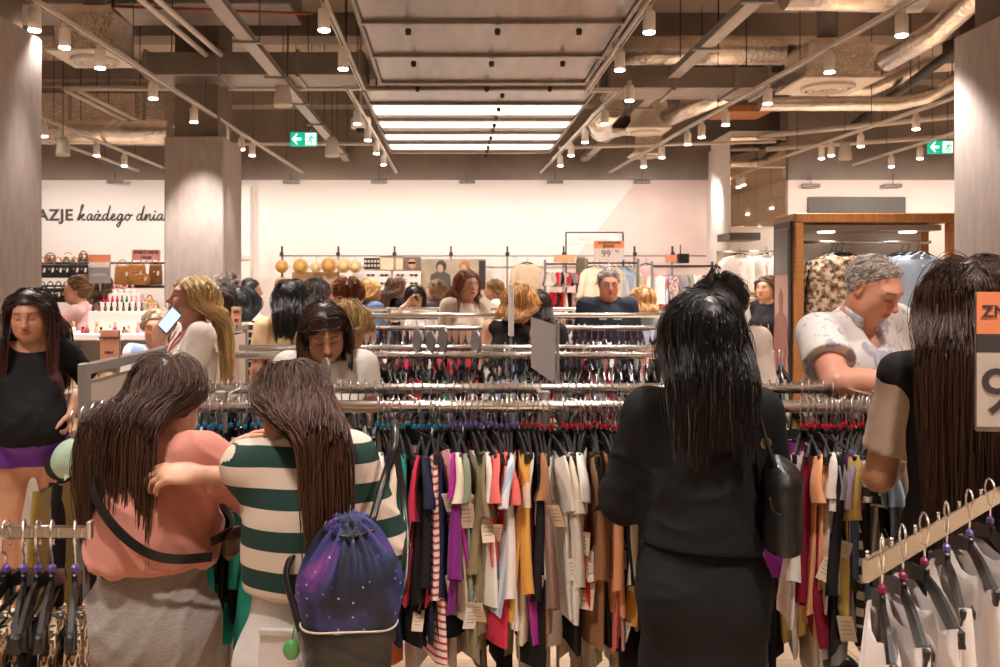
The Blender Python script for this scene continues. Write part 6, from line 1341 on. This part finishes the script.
# ---- tall shopper with very long brown hair at the right
k = P_['long'] = person('person with very long brown hair, black vest and beige sleeves, at right', 971, 2.4, 247, -.42, dict(sw=.165, arms=dict(L=((-.15, .28, 1.16), (-.3, -.3, -1)), R=((.2, .2, 1.0),)), head=(.05, .05, 0)), 'tan', .013, .008)
top(k, fabric('cloth_beige_tee', (.50, .37, .28)), .74, .005, .55, (.08, .04), .004, 3, .008, .008, name='tee_shirt')
def ex(g): g.ell(k.chest + V3(0, 0, .02), (.15, .12, .16), k=.06, tag=1); [g.cone(k.neck + V3(0, -.01, -.02), .050, getattr(k, 'sh' + s) + V3(0, 0, .0), .060, .04) for s in 'LR']
top(k, fabric('cloth_black_vest', (.012, .010, .010)), 0, .016, .5, (.09, .03), .012, 5, .009, extra=ex, name='vest'); legs(k, cloth('black')); shoes(k, M_black)
hair('hair', k, k.t, (.050, .022, .012), .62, 360, 14, .0012, seed=7, off=.024, var=.30, spread=.012, lvar=.22, coll=.03, ws=.115, m=24, tip=(.062, .028, .015))
# ---- girl in the pink sweatshirt
k = P_['pink'] = person('person in a pink sweatshirt and grey joggers with a black crossbody strap', 152, 2.3, 352, -.36, dict(sw=.162, hs=1.0, fat=1.0, lean=.09, roll=-.05, stoop=.03, arms=dict(L=((-.02, .38, 1.16), (-.8, -.2, -.7)), R=((.16, .33, 1.10), (1, -.7, -.6))), head=(.32, .40, 0)), 'fair', .012, .007, Hfix=1.51, hands='LR', hk=dict(L=dict(curl=.5), R=dict(curl=.5)))
def ex(g): g.ell(k.waist + V3(0, -.01, .02), (.160, .135, .16), k=.07, tag=1); g.ell(k.chest + V3(0, -.015, -.01), (.15, .125, .17), k=.07, tag=1); g.ell(k.neck + V3(0, -.055, -.02), (.08, .045, .04), k=.03, tag=1)
top(k, fabric('cloth_pink_sweat', (.62, .255, .20), .05), 1.62, .016, .63, (.078, .045), .030, 11, .007, .018, extra=ex, name='sweatshirt', S=(7, 7, 5))
g = Sdf(); g.ell(V3(0, -.01, k.H * .635), (.150, .124, .035)); cloth_obj('waistband', g, k, .008, fabric('cloth_pink_sweat', (.62, .255, .20), .05), k.t, .004, 2, (26, 26, 3))
legs(k, mat('heather_grey', (.30, .26, .235), .9, noise=.22, nscale=70, stretch=(1, 1, 6), bump=.2, bscale=200), .635, .05, .018, 'joggers', .009, .012, loose=.012); shoes(k, M_whitep)
hair('hair', k, k.t, (.078, .036, .021), .41, 340, 13, .0013, seed=11, off=.014, cap=.007, var=.30, spread=.010, lvar=.34, curl=.06, ws=.115, yb=-.12, tip=(.10, .043, .020), m=20)
def strap(k, pts, name, m, w_=.011, t=.003, off=.03, grow=None, n=40):
    """a flat band laid over the clothes"""
    P = np.array([(p.x, p.y, p.z) for p in crom3(pts, 10)]); G = grow or k.cl
    for _ in range(3): d = G.at(P); P += G.grad(P) * (off - d)[:, None] * (1 if _ else 1)
    N_ = G.grad(P); T = nrm_rows(np.gradient(P, axis=0)); B = nrm_rows(np.cross(T, N_)); mb = MB(); mb.loft([[Vector(p + b * w_ * a + n_ * t * c) for a, c in ((-1, -1), (1, -1), (1, 1), (-1, 1))] for p, b, n_ in zip(P, B, N_)], True, True, False); return mb.obj(name, m, k.t)
def crom3(P, n=8):
    P = [Vector(p) for p in P]; P = [P[0] * 2 - P[1]] + P + [P[-1] * 2 - P[-2]]; out = []
    for i in range(1, len(P) - 2):
        for j in range(n): t = j / n; a, b, c, d = P[i - 1:i + 3]; out.append(.5 * (2 * b + (c - a) * t + (2 * a - 5 * b + 4 * c - d) * t * t + (3 * b - 3 * c + d - a) * t ** 3))
    return out + [P[-2]]
def cl_of(k, ex=None):
    g = Sdf(); [g.p.append(t) for t in k.body.copy(0, {1}).p]
    if ex: ex(g)
    return g
k.cl = cl_of(k, ex); z = k.H
strap(k, [(-.13, -.02, z * .83), (-.10, -.16, z * .79), (-.0, -.2, z * .73), (.12, -.15, z * .67), (.2, -.02, z * .65)], 'bag_strap', M_black, .011, .003, .036)
strap(k, [(-.13, -.02, z * .83), (-.10, .1, z * .78), (.0, .2, z * .72), (.14, .15, z * .68), (.2, -.02, z * .675)], 'bag_strap', M_black, .011, .003, .036)
MB().box((.19, .08, z * .655), (.04, .10, .07), rotm(0, 0, .3), .015).obj('crossbody_bag', mat('bag_brown_small', (.10, .06, .035), .5), k.t)
# ---- girl in the striped top with the galaxy backpack
k = P_['striped'] = person('person in a white and green striped top wearing a galaxy print backpack', 311, 2.06, 357, .16, dict(sw=.120, hs=.90, fat=.86, lean=.06, roll=-.06, stoop=.035, arms=dict(L=((-.265, .17, 1.19), (.6, 1, -.4)), R=((.15, .28, 1.05), (.3, -.2, -1))), head=(.45, .25, 0)), 'warm', .012, .007, Hfix=1.55, hands='LR', hk=dict(L=dict(n=(.1, .5, -.9), curl=.6, d=(-1, -.15, .10)), R=dict(curl=.5)))
ex = None
def ex(g): g.ell(k.waist + V3(0, 0, .01), (.128, .105, .17), k=.07, tag=1); g.ell(k.chest + V3(0, -.01, 0), (.128, .108, .16), k=.07, tag=1)
GS = band_mat('green_white_stripes', 'band', .088, [(0, (.66, .54, .45)), (.5, (.008, .04, .032))])
top(k, GS, .95, .013, .62, (.08, .035), .016, 21, .0065, .022, attrs=band_coord(k, -.012), extra=ex, name='striped_top', S=(7, 7, 4))
legs(k, mat('white_denim', (.60, .55, .52), .85, noise=.08, nscale=8, bump=.35, bscale=420), .635, .33, .016, 'denim_shorts', .008, .010)
m = MB()
for s in (-1, 1): m.box((s * .068, -.143, k.H * .562), (.088, .006, .10), rotm(-.12, 0, s * .22), .004); m.box((s * .068, -.147, k.H * .562 + .046), (.088, .004, .006), rotm(-.12, 0, s * .22), .001)
m.obj('back_pockets', MATS['white_denim'], k.t); g = Sdf(); g.ell(V3(0, -.003, k.H * .622), (.134, .110, .021)); cloth_obj('waistband', g, k, .007, MATS['white_denim'], k.t, .002, 3); shoes(k, M_whitep)
hair('hair', k, k.t, (.070, .030, .017), .43, 340, 14, .0013, seed=17, off=.012, cap=.006, var=.30, spread=.010, lvar=.4, curl=.04, ws=.066, xo=.085, tip=(.12, .045, .024), m=22, coll=.03)
# galaxy drawstring backpack
def galaxy():
    m, N, L, b = _new('galaxy_print'); tc = N.new('ShaderNodeTexCoord'); n1 = N.new('ShaderNodeTexNoise'); n1.inputs['Scale'].default_value = 7; n1.inputs['Detail'].default_value = 6; n1.inputs['Distortion'].default_value = .8; L.new(tc.outputs['Object'], n1.inputs['Vector'])
    r = ramp(N, [(.32, (.005, .006, .016)), (.45, (.010, .014, .055)), (.52, (.028, .038, .16)), (.58, (.08, .03, .18)), (.65, (.24, .06, .26)), (.80, (.35, .15, .42))]); L.new(n1.outputs['Fac'], r.inputs[0])
    v = N.new('ShaderNodeTexVoronoi'); v.inputs['Scale'].default_value = 62; L.new(tc.outputs['Object'], v.inputs['Vector']); s = N.new('ShaderNodeMapRange'); s.inputs['From Min'].default_value = .16; s.inputs['From Max'].default_value = .05; L.new(v.outputs['Distance'], s.inputs['Value'])
    sp = N.new('ShaderNodeSeparateColor'); L.new(v.outputs['Color'], sp.inputs[0]); gt = N.new('ShaderNodeMath'); gt.operation = 'GREATER_THAN'; gt.inputs[1].default_value = .55; L.new(sp.outputs[0], gt.inputs[0]); mu = N.new('ShaderNodeMath'); mu.operation = 'MULTIPLY'; L.new(gt.outputs[0], mu.inputs[0]); L.new(s.outputs[0], mu.inputs[1])
    mx = N.new('ShaderNodeMix'); mx.data_type = 'RGBA'; L.new(mu.outputs[0], mx.inputs[0]); L.new(r.outputs[0], mx.inputs[6]); mx.inputs[7].default_value = (.75, .75, .9, 1); L.new(mx.outputs[2], b.inputs['Base Color']); b.inputs['Roughness'].default_value = .6; return m
bx, by = at(349, 0, 1.88).x, 1.88; t = thing('backpack', 'galaxy print drawstring backpack with black base on the striped top', 'backpack', (bx, by, 0), .08)
zb = lambda py: CH + (HY - py) * 1.80 / F
g = Sdf(); g.cone((0, 0, zb(640)), .090, (0, 0, zb(595)), .090, .05, sc=(np.eye(3), V3(1.05, .66, 1))); g.cone((0, 0, zb(595)), .088, (0, .01, zb(558)), .050, .05, sc=(np.eye(3), V3(1.1, .66, 1))); g.cone((0, .012, zb(560)), .042, (0, .02, zb(540)), .026, .03, sc=(np.eye(3), V3(1.3, .8, 1))); g.plane((0, 0, zb(641)), (0, 0, -1))
V, Q = g.mesh(.006); N_ = normals(V, Q); a = np.arctan2(V[:, 1], V[:, 0]); up = smooth(zb(615), zb(535), V[:, 2]); V += N_ * ((.009 * up * np.sin(a * 13 + .6 * np.sin(V[:, 2] * 20)) + .006 * vnoise(V * (9, 9, 5), 5)))[:, None]; link('pouch', np_mesh('pouch', V, Q, galaxy()), t)
g = Sdf(); g.cone((0, 0, zb(700)), .084, (0, 0, zb(640)), .096, .05, sc=(np.eye(3), V3(1.02, .68, 1))); g.plane((0, 0, zb(637)), (0, 0, 1)); V, Q = g.mesh(.007); V = wrinkle(V, Q, .006, 8, (9, 9, 6)); link('base_panel', np_mesh('base_panel', V, Q, mat('black_nylon', (.02, .017, .016), .4)), t)
ring = [(.101 * math.cos(q), .066 * math.sin(q), zb(637) + .004 * math.sin(3 * q)) for q in [2 * PI * j / 40 for j in range(41)]]; MB().tube(ring, .0022, 5).obj('piping', M_beige, t)
m = MB(); m.tube([(-.055, -.005, zb(542)), (0, -.035, zb(544)), (.05, -.01, zb(541)), (.04, .05, zb(540)), (-.04, .05, zb(528)), (-.055, -.005, zb(542))], .0045, 6); m.obj('drawstring', M_black, t)
for s in (-1, 1): MB().tube([Vector(p) for p in crom3([(s * .045, .045, zb(542)), (s * .075, .13, zb(500)), (s * .10, .16, zb(465)), (s * .10, .24, zb(447)), (s * .10, .33, zb(470)), (s * .125, .28, zb(560)), (s * .12, .12, zb(610)), (s * .09, .03, zb(640))], 6)], .009, 6, flat=(1.0, .6)).obj('shoulder_strap', M_black, t)
MB().tube([Vector(p) for p in crom3([(-.10, .10, zb(560)), (-.135, .06, zb(590)), (-.115, .02, zb(625)), (-.10, .0, zb(645))], 6)], .010, 6, flat=(1, .5)).obj('side_strap', M_black, t)
m = MB(); m.ball((-.118, -.01, zb(662)), (.018, .012, .022), 12); m.tube([(-.112, 0, zb(640)), (-.118, -.005, zb(655))], .002, 5); m.obj('key_ring_charm', mat('green_charm', (.10, .32, .10), .25), t)
# ---- black shoulder bag of the shopper in black
t = thing('shoulder_bag', 'black leather shoulder bag with brass ring hanging by the black dress', 'handbag', (at(783, 0, 2.33).x, 2.33, 0), -.25); zb = lambda py: CH + (HY - py) * 2.31 / F
g = Sdf(); g.cone((0, .02, zb(545)), .052, (0, -.0, zb(480)), .046, .04, sc=(np.eye(3), V3(.95, 2.2, 1))); g.cone((-.005, 0, zb(482)), .038, (-.02, .0, zb(462)), .018, .03, sc=(np.eye(3), V3(1, 2.2, 1))); g.plane((0, 0, zb(552)), (0, 0, -1)); V, Q = g.mesh(.006); V = wrinkle(V, Q, .006, 3, (10, 10, 8)); link('bag_body', np_mesh('bag_body', V, Q, mat('black_leather', (.014, .013, .013), .34, bump=.25, bscale=140)), t)
for dy in (-.05, .06): MB().tube([Vector(p) for p in crom3([(-.02, dy, zb(468)), (-.045, dy * .8 + .01, zb(440)), (-.068, .03 + dy * .5, zb(405)), (-.093, .10 + dy * .2, zb(388)), (-.09, .19, zb(398)), (-.05, .19, zb(440)), (-.02, .12, zb(470))], 6)], .010, 8, flat=(1.6, .6)).obj('strap', MATS['black_leather'], t)
MB().lathe([(.012 + .0028 * math.cos(q), .0028 * math.sin(q)) for q in [2 * PI * j / 10 for j in range(11)]], (-.045, -.036, zb(443)), 20, rotm(PI / 2, 0, .3)).obj('ring', mat('brass', (.5, .36, .18), .3, 1.0), t); MB().tube([(.03 * math.cos(q) - .01, -.09 - .0 * q, zb(492) - .045 * math.sin(q)) for q in [PI * j / 12 for j in range(13)]], .003, 6).obj('flap_seam', MATS['black_leather'], t)
# ---- man in the white printed shirt leaning over the rack
TONES['man'] = (.60, .285, .195)
k = P_['man'] = person('person in a white printed short sleeved shirt leaning over the front rack', 851, 3.85, 262, PI + .30, dict(female=False, lean=.20, roll=.10, sw=.195, fat=1.15, bulk=1.12, belly=.05, head=(.36, .18, -.12), arms=dict(R=((.10, .44, 1.28), (1, .1, -.35)), L=((-.20, .44, 1.25), (-1, -.2, -.6)))), 'man', .012, .0042, True, (.10, .07, .055), Hfix=1.845, hands='LR')
def shirt_print():
    m, N, L, b = _new('white_leaf_print'); tc = N.new('ShaderNodeTexCoord'); n = N.new('ShaderNodeTexNoise'); n.inputs['Scale'].default_value = 13; n.inputs['Detail'].default_value = 3; n.inputs['Distortion'].default_value = 1.2; mp = N.new('ShaderNodeMapping'); mp.inputs['Scale'].default_value = (1.3, 1.3, .8); L.new(tc.outputs['Object'], mp.inputs[0]); L.new(mp.outputs[0], n.inputs['Vector'])
    r = ramp(N, [(0, (.66, .63, .61)), (.53, (.66, .63, .61)), (.56, (.48, .44, .48)), (.63, (.33, .33, .46)), (.69, (.40, .36, .33)), (.75, (.72, .68, .65))]); L.new(n.outputs['Fac'], r.inputs[0]); L.new(r.outputs[0], b.inputs['Base Color']); b.inputs['Roughness'].default_value = .85; return m
MPR = shirt_print()
def ex(g): 
    g.ell(k.waist + V3(0, .01, 0), (.20, .175, .2), k=.08, tag=1); g.ell(k.chest + V3(0, .0, 0), (.205, .155, .16), k=.08, tag=1); g.ell(k.neck + k.R @ V3(0, .115, -.02), (.040, .08, .085), Matrix(k.R.tolist()), .01, True)
top(k, MPR, .62, .020, .50, (.072, .05), .011, 31, .008, .035, extra=ex, name='shirt', S=(6, 6, 4))
m = MB()
for s in (-1, 1): m.loft([[Vector(k.neck + k.R @ V3(s * (.062 + .012 * c) * math.cos(q) - 0, .074 * math.sin(q) + .012 + .02 * c, .02 + .045 * h_ - .03 * max(0, math.sin(q)))) for c, h_ in ((0, 0), (0, 1), (1, .5), (1.2, -.25))] for q in [-1.5 + 2.35 * j / 12 for j in range(13)]], True, True, True)
m.obj('collar', MPR, k.t); m = MB()
for j in range(4): m.ball(k.T(.0, .205 + .01 * j, .755 - .045 * j), (.0055, .004, .0055), 8)
m.obj('shirt_buttons', M_darkm, k.t); legs(k, cloth('navy')); shoes(k, M_black)
hair('hair', k, k.t, (.34, .28, .24),   .017, 520, 5, .0010, 'short', seed=23, off=.003, cap=.0012, m=5, var=.35, spread=.006, grey=((.60, .54, .49), .55), capres=.004, hl=-.021)
# ---- woman in the black tunic at the left, holding a mint cap
k = P_['tunic'] = person('person with long auburn-black hair in a black tunic and purple shorts, holding a cap', 33, 4.35, 284, PI + .26, dict(sw=.140, fat=1.0, bulk=1.0, belly=.09, head=(.16, -.10, .03), arms=dict(L=((-.19, .09, 1.06), (-.5, -1, 0)))), 'warm', .012, .0042, True, hands='LR', hk=dict(L=dict(curl=.8, d=(.1, .25, -1), n=(1, .1, 0))))
def ex(g): g.ell(k.waist + V3(0, .05, .0), (.148, .16, .19), k=.08, tag=1)
top(k, fabric('cloth_black_jersey', (.010, .009, .0095), .06), .66, .008, .545, (.105, .012), .012, 41, .008, .006, extra=ex, name='tunic')
legs(k, fabric('cloth_violet', (.13, .035, .33)), .56, .475, .014, 'shorts', .010, .004); shoes(k, M_whitep); 
hair('hair', k, k.t, (.035, .014, .012), .53, 240, 9, .0019, seed=31, off=.018, var=.4, tip=(.11, .030, .025), spread=.012, m=18, fl=.9, ws=.17)
hp = k.wrL + V3(.0, .05, -.115); cw = Matrix.Rotation(PI + .26, 4, 'Z') @ Vector(hp); t = thing('cap', 'pale mint green cap held by the person in the black tunic', 'hat', (k.t.location.x + cw.x + .02, k.t.location.y + cw.y - .03, cw.z - .10), .5)
m = MB(); Rc = rotm(2.0, .5, .2); m.lathe([(.083, -.008), (.086, -.01), (.094, .02), (.088, .05), (.062, .078), (.0, .088)], (0, 0, 0), 24, Rc, sy=1.12); m.lathe([(.083, -.008), (.085, .045), (.058, .072), (0, .082)], (0, 0, 0), 24, Rc, sy=1.12); m.obj('crown', fabric('cap_mint', (.42, .58, .46)), t); m = MB(); m.loft([[Vector(Rc @ Vector((r_ * math.sin(q), -.09 - (r_ - .09) * 1.0 * math.cos(q) * 3.2 + .09 * (1 - math.cos(q)), -.005 - .25 * (r_ - .09)))) for r_ in (.088, .108)] for q in [-1.1 + 2.2 * j / 12 for j in range(13)]], False, False); m.obj('peak', fabric('cap_black', (.02, .03, .025)), t)
# ---- woman with sunglasses on her head, looking down
k = P_['shades'] = person('person with sunglasses pushed up on dark hair, looking down behind the front rack', 326, 4.05, 326, PI + .12, dict(lean=.10, head=(.42, .12, .10)), 'warm', .014, .0042, True, Hadd=.0, Hfix=1.61)
top(k, cloth('white'), .5, .016, .5, (.085, .03), seed=51); legs(k, cloth('denim')); shoes(k, M_whitep); hair('hair', k, k.t, (.045, .022, .015), .42, 220, 9, .0018, seed=37, off=.014, spread=.009, var=.35, tip=(.12, .06, .03), fl=.4, ws=.13)
t = thing('sunglasses', 'dark sunglasses pushed up on the hair of the downward looking person', 'sunglasses', (0, 0, 0)); MW = Matrix.Translation(k.t.location) @ Matrix.Rotation(PI + .12, 4, 'Z'); HM = Matrix(k.Rh.tolist()); hp = MW @ Vector(k.hc + k.Rh @ (V3(0, .074, .088) * k.hs)); t.matrix_world = Matrix.Translation(hp) @ (MW.to_3x3() @ HM @ rotm(.75, 0, 0)).to_4x4()
m = MB()
for s in (-1, 1): m.loft([[Vector((s * .036 + .030 * math.copysign(abs(math.cos(a)) ** .6, math.cos(a)), y_, .022 * math.copysign(abs(math.sin(a)) ** .7, math.sin(a)))) for a in [2 * PI * q / 20 for q in range(20)]] for y_ in (0, .004)], True, True)
m.obj('lenses', mat('dark_lens', (.02, .008, .008), .08), t); m = MB()
for s in (-1, 1): m.tube([(s * .036 + .032 * math.copysign(abs(math.cos(a)) ** .6, math.cos(a)), .002, .024 * math.copysign(abs(math.sin(a)) ** .7, math.sin(a))) for a in [2 * PI * q / 20 for q in range(21)]], .003, 6); m.tube([(s * .066, .002, .01), (s * .083, -.04, .006), (s * .086, -.11, -.01)], .003, 6)
m.tube([(-.008, .003, .008), (.008, .003, .008)], .003, 6); m.obj('frame', M_black, t)
# ---- blonde woman on the phone
k = P_['blonde'] = person('person with long blonde hair in a white blouse holding a phone to the chin', 191, 4.7, 270, PI / 2 + .5, dict(head=(-.22, .0, 0), arms=dict(L=((-.10, .19, 1.35), (-.25, -.2, -1)), R=((.12, .22, 1.05),))), 'fair', .014, .0045, hands='LR', brow=(.16, .09, .05), hk=dict(L=dict(d=(.25, -.1, 1), n=(.6, -1, .2), curl=.55)))
top(k, fabric('cloth_white_blouse', (.76, .68, .62)), 1.75, .018, .5, (.08, .035), .010, 61, .011, .02, name='blouse'); legs(k, cloth('beige')); shoes(k, M_black)
hair('hair', k, k.t, (.78, .53, .25), .52, 230, 9, .0021, seed=41, off=.016, spread=.010, var=.28, tip=(.62, .40, .18)); k.cl = cl_of(k); strap(k, [(-.06, .08, k.H * .82), (-.03, .16, k.H * .75), (0, .2, k.H * .66)], 'lanyard', mat('red_lanyard', (.45, .02, .03), .6), .008, .002, .026); strap(k, [(.06, .08, k.H * .82), (.03, .16, k.H * .75), (0, .2, k.H * .66)], 'lanyard', MATS['red_lanyard'], .008, .002, .026)
ph = at(170, 320, 4.50); t = thing('phone', 'phone with a lit pale blue screen in the blonde person’s hand'.replace('’', "'"), 'phone', ph); Rp = rotm(.15, .75, -.1); m = MB(); m.box((0, 0, 0), (.068, .009, .135), Rp, .004); m.obj('case', M_black, t); MB().box(Rp @ Vector((0, -.005, 0)), (.060, .002, .122), Rp).obj('screen', mat('phone_screen', (.3, .45, .8), .2, emit=.75, ecol=(.42, .60, 1.0)), t)
# ---- everybody else, from left to right
def who(label, px_, d, py, rz, hc, hl, mt, tone='fair', frac=.7, sk=None, style='long', curl=0., bun=None, trous='denim', hem=.5, seed=1, closed=False, hkw=None, name='top', attrs=None, neck=(.085, .03), hk=None, H=None, res=.018):
    far = d > 7.4; k = person(label, px_, d, py, rz, dict(sk or {}), tone, res if not far else .02, .0058 if not far else .0072, closed, hk=hk, Hfix=H)
    top(k, mt, frac, .013, hem, neck, .014, seed, .013, .012, name=name, attrs=attrs(k) if attrs else None); legs(k, cloth(trous)); shoes(k, M_black)
    if style in ('long', 'bangs') and hl > .13: hl += .10 if hl > .25 else .05
    kw = dict(guides=150 if not far else 110, kids=7 if not far else 6, rad=.0026 if not far else .0036, spread=.010, m=14, var=.3, capres=.008); kw.update(hkw or {}); hair('hair', k, k.t, hc, hl, style=style, curl=curl, bun=bun, seed=seed, **kw); return k
f_pink = fabric('cloth_soft_pink', (.66, .40, .40)); f_blk = cloth('black')
who('person in a pink top reaching left behind the cosmetics counter', 79, 8.1, 273, PI / 2 + .1, (.25, .14, .06), .17, f_pink, 'fair', .9, dict(arms=dict(L=((-.16, .42, 1.40), (-1, 0, -1)), R=((.14, .42, 1.22), (1, 0, -1))), head=(0, .05, 0)), 'bun', bun=(0, -.11, .03), seed=71)
who('person in a pink top with raised arm behind the orange topped sign', 101, 8.6, 271, .3, (.12, .06, .03), .2, f_pink, 'warm', .5, dict(arms=dict(R=((.26, .20, 1.55), (1, -.2, -1)))), seed=72)
who('older person with pale hair and a blue and white top behind the phone', 158, 5.9, 307, PI, (.55, .42, .30), .12, stripe_mat('cloth_wide_blue', (.72, .70, .72), (.30, .42, .66), .16, .5, 'X'), 'ruddy', .7, dict(head=(.1, .1, 0)), seed=73, closed=True, hkw=dict(guides=130))
DS = band_mat('dark_cream_stripes', 'band', .050, [(0, (.013, .011, .011)), (.66, (.60, .52, .42))])
who('person with a dark bun in a black and cream striped jumper', 221, 6.0, 282, .5, (.055, .032, .022), .12, DS, 'warm', 1.8, dict(head=(0, -.3, 0)), 'bun', bun=(0, -.075, .085), seed=74, attrs=lambda k: band_coord(k))
who('grey haired person behind the striped jumper', 226, 6.9, 271, -.9, (.30, .26, .23), .05, cloth('beige'), 'ruddy', 1.5, dict(female=False, sw=.185), 'short', seed=75, hkw=dict(guides=220, cap=.008, m=6))
who('person with long black hair in a black top beside the middle pillar', 243, 6.45, 283, -.2, (.012, .011, .013), .42, f_blk, 'warm', 1.4, seed=76)
who('distant person with tied dark hair in a white top by the wall', 250, 10.1, 277, -1.2, (.03, .02, .015), .12, cloth('white'), 'tan', .7, None, 'bun', bun=(0, -.10, .02), seed=77)
who('person in a pale yellow top with shoulder length black hair', 290, 6.0, 275, .15, (.016, .013, .013), .30, fabric('cloth_pale_yellow', (.62, .42, .22)), 'warm', .7, dict(sw=.175), seed=78)
who('person with long dark hair in a pink printed top, seen from the side', 316, 6.6, 274, -1.1, (.030, .017, .014), .42, cloth('floral'), 'warm', .9, seed=79)
who('person with curly red hair behind the blonde bob', 347, 7.95, 279, .0, (.34, .10, .022), .16, cloth('beige'), 'fair', 1, None, curl=.75, seed=80, hkw=dict(guides=260, kids=6, off=.05, cap=.022, m=16, rad=.003))
k = who('person with a blonde bob bending over the second rack', 303, 4.45, 302, -1.2, (.62, .42, .19), .12, fabric('cloth_white_knit', (.72, .64, .55)), 'fair', .9, dict(lean=.30, stoop=.03, head=(.40, .55, .0), arms=dict(R=((.15, .42, 1.0),), L=((-.15, .42, 1.0),))), curl=.14, seed=81, H=1.64, hkw=dict(guides=260, kids=9, off=.034, cap=.02, rad=.0022, spread=.011)); k.cl = cl_of(k); strap(k, [(-.13, -.06, k.H * .80), (-.12, -.16, k.H * .73), (-.1, -.18, k.H * .62)], 'bag_strap', M_black, .014, .003, .03)
who('person with blonde hair in a blue denim jacket before the sunglasses', 370, 9.8, 276, -1.0, (.55, .30, .10), .24, cloth('denim'), 'warm', 1.8, seed=82, curl=.25)
who('person in black raising a phone before the sunglasses boards', 396, 10.3, 273, -.9, (.12, .055, .03), .36, f_blk, 'fair', 1.8, dict(arms=dict(R=((.14, .24, 1.5), (1, 0, -1)))), seed=83)
who('person with a black fringe looking down, hand at the face', 415, 9.7, 283, PI, (.010, .009, .010), .27, cloth('white'), 'warm', .6, dict(head=(.22, 0, 0), arms=dict(R=((.07, .17, 1.46), (1, .2, -1)))), 'bangs', seed=84, closed=True)
who('person with light brown hair and a dark grey top, facing left', 437, 10.15, 277, 1.2, (.24, .13, .065), .34, cloth('charcoal'), 'fair', 1.8, seed=85)
who('person with auburn hair in a cream jacket above the fourth rack', 466, 8.15, 266, PI + .35, (.27, .09, .035), .31, fabric('cloth_cream_jacket', (.68, .56, .45)), 'fair', 1.8, dict(head=(.06, .2, 0)), seed=86, hkw=dict(guides=170, fl=.7, ws=.14))
who('distant person in white by the mirror post', 495, 11.2, 277, 1.5, (.34, .18, .08), .13, cloth('white'), 'warm', .8, seed=87, curl=.3)
who('person with loose orange-blonde updo and a low backed black top', 503, 6.2, 282, -.45, (.50, .24, .07), .17, f_blk, 'warm', .0, dict(roll=.16, head=(.1, -.3, .0)), curl=.30, seed=88, neck=(.13, -.02), hkw=dict(guides=190, off=.03, cap=.016))
who('person with long smooth dark brown hair behind the price plate', 535, 6.45, 287, .05, (.028, .016, .014), .36, f_blk, 'warm', 1, seed=89)
k = who('older person with short grey hair, glasses and a navy sweater', 608, 8.15, 265, PI, (.36, .30, .26), .025, fabric('cloth_dark_navy', (.022, .028, .042)), 'ruddy', 1.9, dict(female=False, sw=.205, bulk=1.15, head=(.14, .0, 0), fat=1.05), 'short', seed=90, hkw=dict(guides=260, kids=4, cap=.004, m=5, hl=-.006, off=.006), name='sweater', neck=(.075, .045))
m = MB(); c = k.hc + k.Rh @ (V3(0, .098, .002) * k.hs)
for s in (-1, 1): m.tube([Vector(c + k.Rh @ V3(s * .033 + .022 * math.cos(a), 0, .016 * math.sin(a))) for a in [2 * PI * q / 14 for q in range(15)]], .0022, 5); m.tube([Vector(c + k.Rh @ V3(s * .056, 0, .004)), Vector(c + k.Rh @ V3(s * .078, -.1, .004))], .002, 5)
m.obj('glasses', M_darkm, k.t); g = MB().box(Vector(k.T(-.0, .125, .735)), (.20, .006, .012)); g.obj('chest_print', mat('print_grey', (.40, .40, .42), .7), k.t)
who('person with a golden bob in a denim top beside the navy sweater', 643, 8.3, 286, .1, (.52, .27, .09), .20, fabric('cloth_light_denim', (.36, .46, .60)), 'fair', .8, seed=91, hkw=dict(off=.03, cap=.016))
k = who('person with dark curly hair and a cream top behind the black dress', 719, 4.4, 271, -.35, (.028, .017, .014), .17, fabric('cloth_cream_tee', (.66, .54, .47)), 'warm', .8, dict(sw=.18), curl=.8, seed=92, hkw=dict(guides=300, kids=7, off=.036, cap=.018, rad=.0019, m=16)); k.cl = cl_of(k); strap(k, [(.10, -.01, k.H * .83), (.11, -.13, k.H * .75), (.12, -.16, k.H * .62)], 'bag_strap', M_black, .016, .003, .03)
who('person with brown hair in black beside the wooden unit', 767, 9.5, 273, PI - .9, (.10, .045, .025), .32, f_blk, 'warm', 1.8, seed=93)
